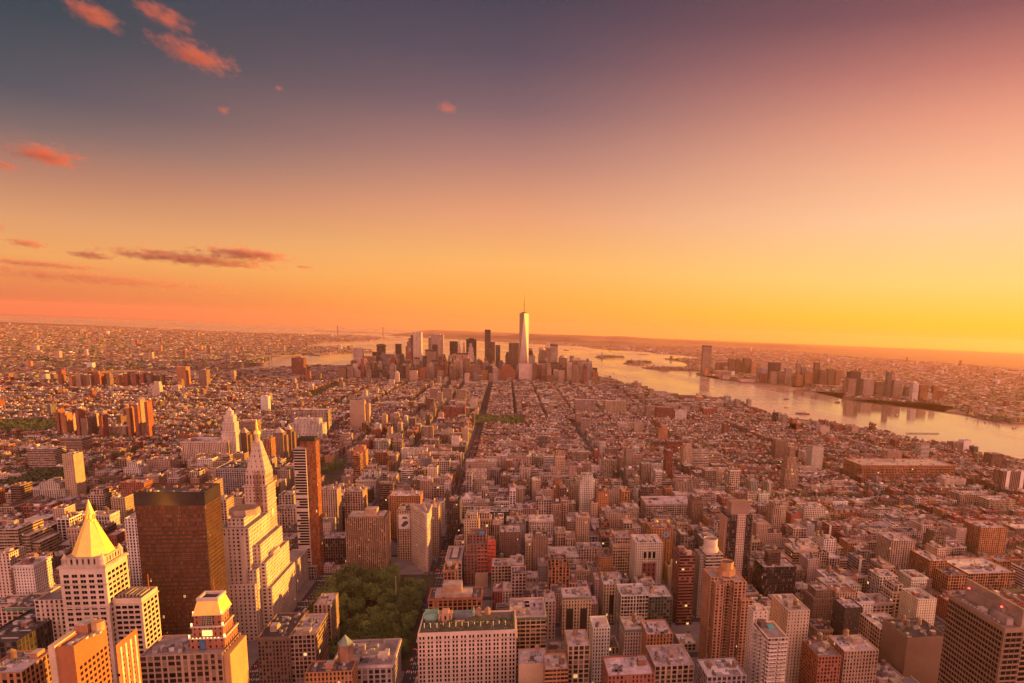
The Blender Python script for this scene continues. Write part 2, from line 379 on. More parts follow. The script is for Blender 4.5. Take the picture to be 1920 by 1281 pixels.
NJ = W([(1101, 650), (1113, 653.5), (1160, 657), (1215, 660), (1230, 663), (1275, 666), (1330, 672), (1300, 673), (1262, 673), (1246, 672.5), (1247, 674), (1275, 677.5), (1288, 682), (1291, 685), (1285, 688), (1270, 690), (1240, 689), (1203, 690), (1218, 692), (1240, 695), (1300, 696), (1318, 696.5), (1310, 700), (1306, 703), (1322, 706), (1345, 707), (1350, 712), (1400, 718), (1440, 721), (1484, 725), (1490, 722), (1506, 727), (1540, 728), (1528, 731), (1500, 730.5), (1490, 732.5), (1530, 736), (1590, 739), (1588, 744), (1578, 747), (1600, 751), (1640, 752), (1700, 757), (1730, 757), (1750, 759), (1795, 766), (1780, 770), (1772, 773), (1800, 777), (1840, 786), (1870, 793), (1930, 797), (2200, 820), (2200, 724), (2100, 714), (1920, 702), (1800, 691), (1700, 684), (1600, 675), (1440, 659), (1300, 654), (1150, 651)])
fan('new_jersey_land', NJ, 0, 5, 'far_land')
for nm, P in (('liberty_island', [(1115, 670.5), (1128, 671.5), (1150, 672), (1172, 672), (1170, 670), (1150, 669.5), (1130, 669)]), ('ellis_island', [(1168, 682), (1180, 683.3), (1200, 683.5), (1222, 683), (1223, 681), (1200, 679.5), (1180, 679.5)]), ('rock_islet', [(1197, 665), (1216, 666), (1216, 665.3), (1197, 664.4)])):
    fan(nm, W(P), 0, 5, 'far_land')
def hills(name, cx, cy, lx, ly, h, ang, seed, nn=34):
    m = MB(); rr = random.Random(seed); ph = [rr.random()*6 for _ in range(6)]
    def H(i, j):
        u, v = i/nn*2-1, j/12*2-1
        e = max(0, 1-u*u)*max(0, 1-v*v); k = .7+.2*math.sin(u*7+ph[0])+.14*math.sin(u*17+ph[1]+v*2)+.06*math.sin(u*37+ph[2])
        x, y = u*lx, v*ly; ca, sa = math.cos(ang), math.sin(ang)
        return (cx+x*ca-y*sa, cy+x*sa+y*ca, 4+h*e*k)
    for i in range(nn):
        for j in range(12): m.face([H(i, j), H(i+1, j), H(i+1, j+1), H(i, j+1)])
    return tag(m.build(name, ['far_land']), kind='structure')
hx, hy = at_z(1010, 641, 0); hills('hills', hx*1.12, hy*1.14, 3600, 1100, 150, -.45, 3)
hx, hy = at_z(1330, 648.5, 0); hills('far_hills', hx*.98, hy*1.3, 9000, 1800, 120, -.9, 5, 50)

# ------------------------------------------------------------------ buildings
C = dict(tan=(.40, .28, .20), cream=(.52, .42, .33), white=(.62, .55, .48), pink=(.46, .34, .28), brown=(.20, .13, .095), red=(.27, .10, .065), orange=(.40, .19, .09), grey=(.27, .24, .23), dark=(.075, .06, .055), black=(.035, .028, .025), green=(.10, .12, .095), sand=(.45, .33, .22))
NAMES = {'tan': 'tan brick', 'cream': 'cream stone', 'white': 'white', 'pink': 'pale pinkish stone', 'brown': 'dark brown brick', 'red': 'red brick', 'orange': 'orange brick', 'grey': 'grey concrete', 'dark': 'dark', 'black': 'black', 'green': 'dark greenish', 'sand': 'sand coloured'}
ROOFS = [((.62, .53, .50), 'pale'), ((.46, .38, .36), 'pinkish grey'), ((.26, .22, .21), 'grey'), ((.12, .10, .095), 'dark'), ((.07, .06, .055), 'black tar'), ((.30, .13, .08), 'rusty red'), ((.70, .62, .58), 'whitish')]
WIN = dict(punch=(3.2, 3.6, .56, .62, .35), loft=(4.2, 4.0, .80, .70, .6), rib=(3.0, 3.7, 1.2, .54, .3), grid=(3.6, 3.8, .80, .74, .4), small=(2.9, 3.2, .46, .54, .25), pier=(3.2, 3.4, .56, .80, .8), balc=(5.5, 3.0, .80, .48, .3), blank=None, glass=(1.6, 3.8, .9, .86, .4), strip=(4.5, 60, .42, 1.3, .6))
def vary(c, k=.10):
    f = 1+R.uniform(-k, k); return tuple(max(.01, v*f*(1+R.uniform(-.04, .04))) for v in c)
def parapet(mb, rb, x0, x1, y0, y1, zt, col, win, rcol, z0=None, t=.6, ph=1.3, mat=0):
    """walls up to zt with a coping, inner parapet faces and a sunken roof deck"""
    z0 = GZ if z0 is None else z0
    mb.box(x0, x1, y0, y1, z0, zt, col, win, mat, top=False)
    t = min(t, (x1-x0)/6, (y1-y0)/6)
    O = [(x0, y0), (x1, y0), (x1, y1), (x0, y1)]; I = [(x0+t, y0+t), (x1-t, y0+t), (x1-t, y1-t), (x0+t, y1-t)]
    cc = tuple(min(.7, v*1.15) for v in col)
    for i in range(4):
        j = (i+1) % 4
        mb.face([(*O[i], zt), (*O[j], zt), (*I[j], zt), (*I[i], zt)], 0, None, (*cc, 0))
        mb.face([(*I[j], zt-ph), (*I[i], zt-ph), (*I[i], zt), (*I[j], zt)], 0, None, (*col, 0))
    rb.face([(*p, zt-ph) for p in I], 0, None, (*rcol, 0))
def tank(cx, cy, z, s, parent, woodcol=(.16, .085, .05), legs=True):
    m = MB(); m.cone(cx, cy, z+3.2*s, z+7.6*s, 2.3*s, 2.2*s, 10, woodcol); m.cone(cx, cy, z+7.6*s, z+9.4*s, 2.5*s, 0, 10, (.22, .15, .11))
    for a in (.8, 2.4, 3.9, 5.5): m.bar((cx+1.7*s*math.cos(a), cy+1.7*s*math.sin(a), z), (cx+1.7*s*math.cos(a), cy+1.7*s*math.sin(a), z+3.3*s), .18*s, (.12, .09, .08))
    return m.build('water_tank', ['roof'], parent)
def bulkhead(x0, x1, y0, y1, z, h, col, parent, name='stair_bulkhead'):
    m = MB(); m.box(x0, x1, y0, y1, z, z+h, col, None, 0, tcol=(.42, .36, .33)); return m.build(name, ['roof'], parent)
ANCH = []    # (label phrase, px, py)  landmarks the automatic labels refer to
ALLB = []    # every building thing: root, facts for its label
FOOT = []    # footprints (x0,x1,y0,y1) kept free by the filler
def building(x0, x1, y0, y1, zt, col='tan', win='punch', roof=None, label=None, group=None, name='building', tiers=None, tanks=None, bulks=None, cornice=False, clutter=True, rooms=None, foot=True, cat='building'):
    """one building thing: Empty > wall, roof, cornice, water_tank, stair_bulkhead ...; tiers = extra (fx0,fx1,fy0,fy1,z) boxes"""
    if foot: FOOT.append((x0, x1, y0, y1))
    W_, D_ = x1-x0, y1-y0
    root = empty(name, ((x0+x1)/2, (y0+y1)/2, GZ))
    cv = vary(C[col]) if isinstance(col, str) else col
    wn = WIN[win] if isinstance(win, str) else win
    if isinstance(win, str) and wn and wn[1] < 50:
        wn = (wn[0]*R.uniform(.85, 1.15), wn[1]*R.uniform(.93, 1.07), min(1.2, wn[2]*R.uniform(.85, 1.12)), wn[3]*R.uniform(.9, 1.1), wn[4])
    ri = R.choices(range(7), (5, 4, 3, 2, 2, .5, 3))[0] if roof is None else roof
    rc, rn = ROOFS[ri]; rc = vary(rc)
    wb, rb = MB(), MB()
    T = tiers or [(0, 1, 0, 1, zt)]
    for (a, b, c, d, z) in T: parapet(wb, rb, x0+W_*a, x0+W_*b, y0+D_*c, y0+D_*d, z, cv, wn, rc)
    wb.build('wall', ['facade'], root)
    # roof clutter belongs to the roof itself
    for (a, b, c, d, z) in T:
        if not clutter: break
        ww, dd = W_*(b-a), D_*(d-c)
        if ww < 9 or dd < 9: continue
        for _ in range(int(min(3, ww*dd/200))):      # tar patches and ducts
            pw, pl = R.uniform(2, ww*.4), R.uniform(2, dd*.4); px_, py_ = x0+W_*a+R.uniform(1, ww-pw-1), y0+D_*c+R.uniform(1, dd-pl-1)
            rb.face([(px_, py_, z-1.285), (px_+pw, py_, z-1.285), (px_+pw, py_+pl, z-1.285), (px_, py_+pl, z-1.285)], 0, None, (*(lambda g_: tuple(q*g_ for q in rc))(R.choice((.4, .6, 1.3))), 0))
            du = R.uniform(3, min(14, ww-4)); px_ = x0+W_*a+R.uniform(1.5, max(1.6, ww-du-1.5)); py_ = y0+D_*c+R.uniform(2, dd-3); rb.box(px_, px_+du, py_, py_+.7, z-1.2, z-.4, (.42, .38, .36), None)
        for _ in range(int(min(20, 2+ww*dd/60))):
            w, h, l = R.uniform(1, 3.4), R.uniform(.7, 2.6), R.uniform(1, 4.5)
            cx, cy = x0+W_*a+R.uniform(2.5, ww-2.5-w), y0+D_*c+R.uniform(2.5, dd-2.5-min(l, dd-6))
            rb.box(cx, cx+w, cy, cy+l, z-1.3, z-1.3+h, R.choice([(.3, .27, .26), (.5, .45, .42), (.14, .12, .11), (.22, .18, .16)]), None)
    rb.build('roof', ['roof'], root)
    if cornice:
        m = MB(); e = R.uniform(.7, 1.3); h = R.uniform(1.2, 2.2); cc = vary(cornice if isinstance(cornice, tuple) else cv)
        (a, b, c, d, z) = T[0]; X0, X1, Y0, Y1 = x0+W_*a, x0+W_*b, y0+D_*c, y0+D_*d
        m.box(X0-e, X1+e, Y0-e, Y0-.003, z-h-.5, z-.4, cc, bottom=True); m.box(X0-e, X0-.003, Y0, Y1, z-h-.5, z-.4, cc, bottom=True); m.box(X1+.003, X1+e, Y0, Y1, z-h-.5, z-.4, cc, bottom=True)
        m.build('cornice', ['roof'], root)
    if cornice and zt-GZ > 18:
        a, b, c, d, z = T[0]; m = MB(); cc = tuple(min(.7, q*1.12) for q in cv)
        for zz in (z-R.uniform(6.5, 9), GZ+R.uniform(8, 11)): ring(m, x0+W_*a, x0+W_*b, y0+D_*c, y0+D_*d, zz, .6, .4, cc)
        tag(m.build('string_courses', ['roof'], root), kind='stuff')
    a, b, c, d, z = T[0]; X0, X1, Y0, Y1 = x0+W_*a, x0+W_*b, y0+D_*c, y0+D_*d
    nb = bulks if bulks is not None else (1 if min(X1-X0, Y1-Y0) > 9 else 0)
    spots = []
    for _ in range(nb):
        w, l, h = min(R.uniform(4, 9), (X1-X0)*.4), min(R.uniform(4, 8), (Y1-Y0)*.4), R.uniform(3, 5.5)
        cx, cy = R.uniform(X0+2, X1-2-w), R.uniform(Y0+2, Y1-2-l); spots.append((cx, cy, w, l, h))
        bulkhead(cx, cx+w, cy, cy+l, z-1.3, h, vary(R.choice([cv, cv, C['tan'], C['pink'], C['red']])), root)
    nt = tanks if tanks is not None else (1 if (R.random() < .5 and min(X1-X0, Y1-Y0) > 8) else 0)
    for _ in range(nt):
        tank(R.uniform(X0+3, X1-3), R.uniform(Y0+3, Y1-3), z-1.3+(R.uniform(0, 2)), R.uniform(.8, 1.1), root, vary(R.choice([(.16, .085, .05), (.24, .13, .08), (.10, .07, .055)])))
    px, py = proj((x0+x1)/2, y0, zt)
    ALLB.append(dict(root=root, col=col, rn=rn, nt=nt, z=zt, w=W_, d=D_, px=px, py=py, win=win, label=label, group=group, cat=cat, Y=y0, X=(x0+x1)/2))
    if label: tag(root, label, cat, group)
    return root
def hb(xL, xR, yT, Y, dep, col='tan', win='punch', label=None, **k):
    """building whose north front spans pixels xL..xR at its top, standing at downtown distance Y"""
    x0, zt = at_Y(xL, yT, Y); x1 = x_for(xR, Y, zt)
    zt = max(zt, GZ+5)
    if 'tz' in k: k['tiers'] = [(a, b, c, d, GZ+(zt-GZ)*f) for a, b, c, d, f in k.pop('tz')]
    o = building(x0, x1, Y, Y+dep, zt, col, win, label=label, **k)
    o['_dims'] = [x0, x1, Y, Y+dep, zt]
    return o, (x0, x1, Y, Y+dep, zt)
def anchor(phrase, px, py): ANCH.append((phrase, px, py))
def facade_windows(root, spec, w, h, sill=True, name='window', depth=.16, glass='glass', maxn=100):
    """spec: list of (x, y, z, facing) centre points; facing 'n' (towards camera) or 'w' (to the river) or 'e'. 100 own meshes, the rest one part"""
    def wmesh(mb, x, y, z, f):
        d = depth
        if f == 'n':
            mb.box(x-w/2, x+w/2, y-d, y-.004, z-h/2, z+h/2, (.02, .02, .02), None, 0, bottom=True)
            if sill: mb.box(x-w/2-.2, x+w/2+.2, y-d-.25, y-.004, z-h/2-.35, z-h/2-.004, (.42, .34, .28), None, 1, bottom=True)
        else:
            sgn = 1 if f == 'w' else -1
            a, b = sorted((x+sgn*.004, x+sgn*d)); mb.box(a, b, y-w/2, y+w/2, z-h/2, z+h/2, (.02, .02, .02), None, 0, bottom=True)
            if sill:
                a, b = sorted((x+sgn*.004, x+sgn*(d+.25))); mb.box(a, b, y-w/2-.2, y+w/2+.2, z-h/2-.35, z-h/2-.004, (.42, .34, .28), None, 1, bottom=True)
    def size(p):
        q = np.array([p[0], p[1], p[2]-CZ]); px, py = proj(p[0], p[1], p[2])
        vis = 1 if (0 < px < 1920 and py < 1290) else .01
        return -vis/(q @ q)
    spec = sorted(spec, key=size)
    protos = {}
    for (x, y, z, f) in spec[:maxn]:
        if f not in protos:
            m = MB(); wmesh(m, 0, 0, 0, f); o = m.build(name, [glass, 'roof'], None)
            protos[f] = o
        else: o = protos[f].copy(); COL.objects.link(o)
        o.parent = root; o.matrix_parent_inverse = Matrix.Translation(-root.location); o.location = (x, y, z)
    if len(spec) > maxn:
        m = MB()
        for p in spec[maxn:]: wmesh(m, *p)
        tag(m.build('window_rows', [glass, 'roof'], root), kind='stuff')
def grid_spec(x0, x1, z0, z1, y, wu, hv, f='n', pair=False, skip=None):
    n = max(1, round((x1-x0)/wu)); k = max(1, round((z1-z0)/hv)); out = []
    for i in range(n):
        for j in range(k):
            if skip and skip(i, j, n, k): continue
            u = x0+(i+.5)*(x1-x0)/n; z = z0+(j+.5)*(z1-z0)/k
            us = (u-wu*.18, u+wu*.18) if pair else (u,)
            for uu in us: out.append((uu, y, z, f) if f == 'n' else (y, uu, z, f))
    return out
# ================================================================== NAMED LANDMARKS
def ring(mb, x0, x1, y0, y1, z, h, e, col):
    """projecting string course round a block"""
    mb.box(x0-e, x1+e, y0-e, y0-.004, z, z+h, col, bottom=True); mb.box(x0-e, x1+e, y1+.004, y1+e, z, z+h, col, bottom=True)
    mb.box(x0-e, x0-.004, y0, y1, z, z+h, col, bottom=True); mb.box(x1+.004, x1+e, y0, y1, z, z+h, col, bottom=True)
def nylife():
    # white tower with gilded pyramid between two lower wings
    x0, x1, y0, y1 = -340, -308, 551, 578
    root = empty('gilded_pyramid_tower', ((x0+x1)/2, (y0+y1)/2, GZ)); tag(root, 'white stone office tower with a gilded octagonal pyramid roof and golden lantern', 'building')
    FOOT.append((-366, -283, 545, 612)); c = (.50, .40, .32); ZT = 139
    w, r, t = MB(), MB(), MB()
    parapet(w, r, x0, x1, y0, y1+4, ZT, c, None, (.3, .25, .22)); 
    w.build('tower_wall', ['facade'], root)
    for z, h_, e_ in ((58, .9, .5), (84, .9, .5), (104, .9, .5), (123, .9, .5), (ZT-2, 1.6, .9)): t = MB(); ring(t, x0, x1, y0, y1+4, z, h_, e_, (.45, .36, .29)); t.build('cornice', ['roof'], root)
    sp = grid_spec(x0+1.5, x1-1.5, 30, ZT-6, y0, 5.4, 4.4, pair=True)+grid_spec(y0+2, y1+2, 60, ZT-6, x1, 5.6, 4.4, 'w', pair=True)
    wl, wr = MB(), MB()
    parapet(wl, wr, -364, x0-.01, 558, 600, 109, c, WIN['punch'], (.22, .19, .17)); wl.build('wing', ['facade'], root)
    wr.build('wing_roof', ['roof'], root); wr = MB()
    wl = MB(); parapet(wl, wr, x1+.01, -287, 556, 581, 109, c, None, (.25, .21, .19)); ring(wl, x1+2, -287, 556, 581, 104, 1.2, .6, (.44, .35, .28)); wl.build('wing', ['facade'], root)
    sp += grid_spec(x1+1.5, -288.5, 30, 104, 556, 4.8, 4.4, pair=True)+grid_spec(557, 580, 30, 104, -287, 5.6, 4.4, 'w', pair=True)
    for i in range(7):
        x = x1+1.5+i*2.6; wr.box(x, x+1.2, 561, 575, 107.7, 108.6+R.uniform(1, 3), (.3, .25, .22))
    wr.build('wing_roof', ['roof'], root); r.build('roof', ['roof'], root)
    # octagonal drum, corner turrets, pyramid, lantern
    m = MB(); cx, cy = (x0+x1)/2, (y0+y1+4)/2+1
    m.box(x0+2, x1-2, y0+2, y1+2, ZT-1, ZT+6, (.42, .34, .27), (4, 7, .4, .6)); m.build('attic_storey', ['facade'], root)
    m = MB(); m.cone(cx, cy, ZT+5, ZT+32, 14.4, 3.3, 8, (.6, .5, .1), rot=math.pi/8); p = m.build('pyramid_roof', ['gold'], root)
    m = MB()
    for k in range(8): a = math.pi/8+k*math.pi/4; m.bar((cx+14.3*math.cos(a), cy+14.3*math.sin(a), ZT+4), (cx+3.4*math.cos(a), cy+3.4*math.sin(a), ZT+32), .3)
    m.build('ridge_ribs', ['gold'], p)
    m = MB()
    for k in range(8): m.bar((cx+3.*math.cos(k*math.pi/4+.39), cy+3.*math.sin(k*math.pi/4+.39), ZT+32), (cx+2.7*math.cos(k*math.pi/4+.39), cy+2.7*math.sin(k*math.pi/4+.39), ZT+37.5), .4)
    m.cone(cx, cy, ZT+32, ZT+33, 4.0, 3.8, 8, (.6, .4, .1)); m.cone(cx, cy, ZT+37.5, ZT+38.5, 3.6, 3.4, 8, (.6, .4, .1)); m.cone(cx, cy, ZT+38.5, ZT+49, 2.9, .2, 8, (.6, .4, .1)); m.cone(cx, cy, ZT+32, ZT+37.5, 1.4, 1.4, 6, (.3, .2, .1)); m.build('lantern', ['gold'], root)
    for (a, b) in ((x0+3, y0+3), (x1-3, y0+3), (x1-3, y1), (x0+3, y1)):
        m = MB(); m.cone(a, b, ZT-1, ZT+4.5, 2.4, 2.2, 8, (.48, .38, .30)); m.cone(a, b, ZT+4.5, ZT+9.5, 2.6, 0, 8, (.52, .40, .26)); m.build('corner_turret', ['roof'], root)
    m = MB(); m.bar((-291, 576, 108), (-291, 576, 122), .35, (.4, .12, .06)); m.build('flagpole', ['roof'], root)
    facade_windows(root, sp, 1.7, 2.3)
    anchor('the gilded pyramid tower', 170, 1040)
nylife()
def orange_slabs():
    (xa, z), (xb, _) = at_Y(138, 1212, 355), at_Y(105, 1216, 355)
    x1, x0 = xa, xb; FOOT.append((x0-2, x1+26, 349, 420))
    root = empty('orange_brick_slab', ((x0+x1)/2, 370, GZ)); tag(root, 'orange brick apartment slab with a blank glowing side wall at the bottom left', 'building')
    w, r = MB(), MB(); parapet(w, r, x0, x1, 355, 383, z, (.34, .13, .06), None, (.30, .25, .22)); w.build('wall', ['facade'], root)
    for k in range(5): r.box(x0+3+k*1.5, x0+5+k*1.6, 359+k*3, 361+k*3, z-1.3, z, (.5, .45, .4))
    r.build('roof', ['roof'], root); m = MB(); m.box(x0-3, x0-.01, 354, 384, GZ, z+1, (.50, .38, .26)); m.build('corner_pier', ['facade'], root)
    m = MB(); m.cone(x0+8, 376, z-1, z+4, 3, 3, 10, (.5, .3, .15)); m.build('roof_vent', ['roof'], root)
    bulkhead(x1-9, x1-3, 372, 381, z-1.3, 5, (.34, .15, .08), root)
    facade_windows(root, grid_spec(357, 382, 60, z-12, x1, 3.6, 3.3, 'w')+grid_spec(x0+1, x1-1, 60, z-20, 355, 5, 3.3), 1.9, 1.7, sill=False)
    X0 = x1+1; X1 = x_for(215, 388, z-10); zz = at_Y(213, 1210, 388)[1]
    root = empty('orange_brick_slab', ((X0+X1)/2, 395, GZ)); tag(root, 'narrower orange brick slab with white window strips just right of the blank walled slab', 'building')
    w, r = MB(), MB(); parapet(w, r, X0, X1, 388, 410, zz, (.36, .13, .06), None, (.34, .30, .27)); w.build('wall', ['facade'], root); r.build('roof', ['roof'], root)
    for k in range(4):
        m = MB(); m.box(X1+.004, X1+.5, 391+k*5, 392.6+k*5, GZ+15, zz-3, (.62, .5, .36)); m.build('pilaster', ['roof'], root)
    facade_windows(root, [(X0+(X1-X0)*.6, 388, 60+i*6.5, 'n') for i in range(12)]+[(X1, 393.5+5*k, 70+i*3.4, 'w') for k in range(3) for i in range(22)], 1.5, 1.6, sill=False)
    anchor('the orange slabs at the bottom left', 170, 1210)
orange_slabs()
def black_tower():
    x0, x1, y0, y1 = -319, -263, 622, 655; z = 180; FOOT.append((x0-3, x1+3, y0, y1+3))
    root = empty('dark_glass_tower', ((x0+x1)/2, y0, GZ)); tag(root, 'tall dark brown glass office slab right of the gilded pyramid, its narrow side glowing orange', 'building')
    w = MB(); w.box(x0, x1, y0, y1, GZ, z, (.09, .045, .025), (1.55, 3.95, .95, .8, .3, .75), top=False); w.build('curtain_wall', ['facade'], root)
    r = MB(); r.face([(x0, y0, z-2), (x1, y0, z-2), (x1, y1, z-2), (x0, y1, z-2)], 0, None, (.10, .08, .07, 0)); 
    for _ in range(26):
        a, b = R.uniform(x0+3, x1-7), R.uniform(y0+3, y1-7); r.box(a, a+R.uniform(1.5, 4), b, b+R.uniform(1.5, 4), z-2, z+R.uniform(-1, .6), R.choice([(.35, .22, .15), (.12, .10, .09), (.5, .38, .3)]))
    r.build('roof', ['roof'], root)
    m = MB(); ring(m, x0, x1, y0, y1, z-12, 12.4, .35, (.03, .024, .02)); m.build('mechanical_band', ['tar'], root)
    m = MB()
    for i in range(36): xx = x0+(i+.5)*(x1-x0)/36; m.box(xx-.12, xx+.12, y0-.35, y0-.004, GZ+8, z-12.5, (.06, .038, .026))
    for i in range(21): yy = y0+(i+.5)*(y1-y0)/21; m.box(x1+.004, x1+.35, yy-.12, yy+.12, GZ+8, z-12.5, (.09, .05, .03))
    tag(m.build('mullions', ['roof'], root), kind='stuff')
    for i in range(40):
        m = MB(); zz = GZ+10+i*3.78; ring(m, x0, x1, y0, y1, zz, .9, .2, (.085, .05, .032)); m.build('spandrel', ['roof'], root)
    anchor('the dark glass slab', 330, 1000)
black_tower()
def mansard_tower():
    Y = 440; cx = -192.5; FOOT.append((cx-52, cx+24, Y-6, Y+60)); br = (.30, .13, .085)
    root = empty('golden_mansard_hotel', (cx, Y, GZ)); tag(root, 'brick tower stepping up to a golden mansard roof with a lit glass bay, bottom left', 'building')
    zb = 118.5
    w, r = MB(), MB(); parapet(w, r, cx-37, cx+12, Y-4, Y+26, zb, (.32, .22, .16), WIN['loft'], (.34, .28, .26)); w.build('base_block', ['facade'], root)
    m = MB(); m.box(cx+12.01, cx+16, Y-3, Y+25, GZ, zb-1.5, (.42, .25, .12)); m.build('side_wall', ['facade'], root)
    for _ in range(16):
        a, b = R.uniform(cx-35, cx-15), R.uniform(Y, Y+20); r.box(a, a+R.uniform(1, 4), b, b+R.uniform(1, 5), zb-1.3, zb+R.uniform(0, 2), R.choice([(.3, .26, .24), (.12, .1, .1), (.5, .45, .4)]))
    r.build('roof', ['roof'], root)
    h = 0
    for k, (hw, hh) in enumerate(((10.6, 9), (9.4, 8), (8.4, 8))):
        w, r = MB(), MB(); z0 = zb-1.4+h; parapet(w, r, cx-hw, cx+hw, Y+4+k*1.5, Y+4+2*hw-k, z0+hh, br, (3.4, 3.6, .35, .45, .2), (.3, .26, .24), z0=z0, ph=.5); w.build('tower_stage', ['facade'], root); r.build('stage_roof', ['roof'], root)
        m = MB(); ring(m, cx-hw, cx+hw, Y+4+k*1.5, Y+4+2*hw-k, z0+hh-1.2, 1., .7, (.5, .42, .35)); m.build('cornice', ['roof'], root)
        for sx in (-1, 1):
            m = MB(); m.cone(cx+sx*hw, Y+4+k*1.5, z0+hh, z0+hh+1.4, .6, .6, 6, (.5, .4, .3)); m.dome(cx+sx*hw, Y+4+k*1.5, z0+hh+1.4, .7, .7, 6, (.8, .6, .3)); m.build('corner_lamp', ['bulb'], root)
        h += hh-.5
    zt = zb-1.4+h
    m = MB(); a, b = 8.7, 6.2; yc = Y+4+3+7.6
    P0 = [(cx-a, yc-a), (cx+a, yc-a), (cx+a, yc+a), (cx-a, yc+a)]; P1 = [(cx-b, yc-b), (cx+b, yc-b), (cx+b, yc+b), (cx-b, yc+b)]
    for i in range(4): j = (i+1) % 4; m.face([(*P0[i], zt), (*P0[j], zt), (*P1[j], zt+9), (*P1[i], zt+9)], 0, None, (.6, .4, .1, 0))
    m.build('mansard_roof', ['gold'], root)
    m = MB(); rr = MB(); parapet(m, rr, cx-b-.4, cx+b+.4, yc-b-.4, yc+b+.4, zt+11, (.5, .42, .36), None, (.06, .05, .05), z0=zt+9.003, t=1.6, ph=1.8); m.build('roof_curb', ['facade'], root); rr.build('roof_well', ['roof'], root)
    m = MB(); m.box(cx-3, cx+3, Y+5.2, Y+6.9, zb+7, zb+22, (.45, .40, .3), (1, 1.4, .8, .8)); m.build('glazed_bay', ['facade'], root)
    m = MB(); m.box(cx-3, cx+3, Y+4.6, Y+5.1, zb+8.2, zb+12, (.45, .40, .3)); m.build('lit_panel', ['lit'], root)
    for k in range(8):
        m = MB(); m.dome(cx-8+k*2.2, Y+2.8, zb+7.6, .5, .5, 6, (.8, .6, .3)); m.build('terrace_lamp', ['bulb'], root)
    m = MB(); m.box(cx-4.5, cx-1.2, Y+3.2, Y+3.9, zb-1, zb+6, (.05, .13, .26)); m.build('blue_panel', ['roof'], root)
    m = MB(); m.bar((cx+2, yc, zt+10), (cx+2, yc, zt+22), .18, (.4, .1, .05)); m.build('mast', ['roof'], root)
    anchor('the golden mansard tower', 385, 1180)
mansard_tower()
def stepped_white():
    # deco office block with many setbacks
    Y = 688; xl, xr = x_for(408, Y, 124), x_for(466, Y, 124); FOOT.append((xl-10, -234, 676, 772)); c = (.50, .40, .32)
    root = empty('setback_office_block', (xl, Y, GZ)); tag(root, 'white stepped office block with square punched windows between the dark slab and the clock tower', 'building')
    w, r = MB(), MB(); wn = (4.2, 4.0, .42, .5, .1)
    T = [(xl, xr, Y, Y+60, 126), (xl+6, xr-7, Y+9, Y+54, 134), (xr+.02, xr+7, Y+9, Y+76, 106), (xl-3, xl-.02, Y+6, Y+66, 108), (xr+7.02, xr+13, Y+4, Y+77, 88), (xr+13.02, xr+18, Y+2, Y+78, 62), (xr+.03, xr+6.9, Y-5, Y+8.9, 84), (xl-2, xr+6, Y-9, Y-5.01, 70)]
    for (a, b, c_, d, z) in T: parapet(w, r, a, b, c_, d, z, c, wn if b-a > 30 else None if (b-a) < 4 else wn, (.3, .25, .22))
    w.build('wall', ['facade'], root); r.build('roof', ['roof'], root)
    m = MB(); m.cone((xl+xr)/2, Y+32, 133, 139, 15, 14, 8, (.36, .26, .2), rot=math.pi/8); m.cone((xl+xr)/2, Y+32, 139, 139.4, 12.5, 12.5, 8, (.18, .12, .1), rot=math.pi/8); m.build('octagonal_crown', ['roof'], root)
    for a in (xl+4, xr-8): 
        m = MB(); m.poly([(a, Y-1.2), (a+4, Y-1.2), (a+4, Y-.01), (a, Y-.01)], GZ, 118, c); m.build('pier', ['facade'], root)
    bulkhead(xr+8, xr+12, Y+30, Y+50, 86.7, 4, c, root); anchor('the white stepped block', 455, 1080)
stepped_white()
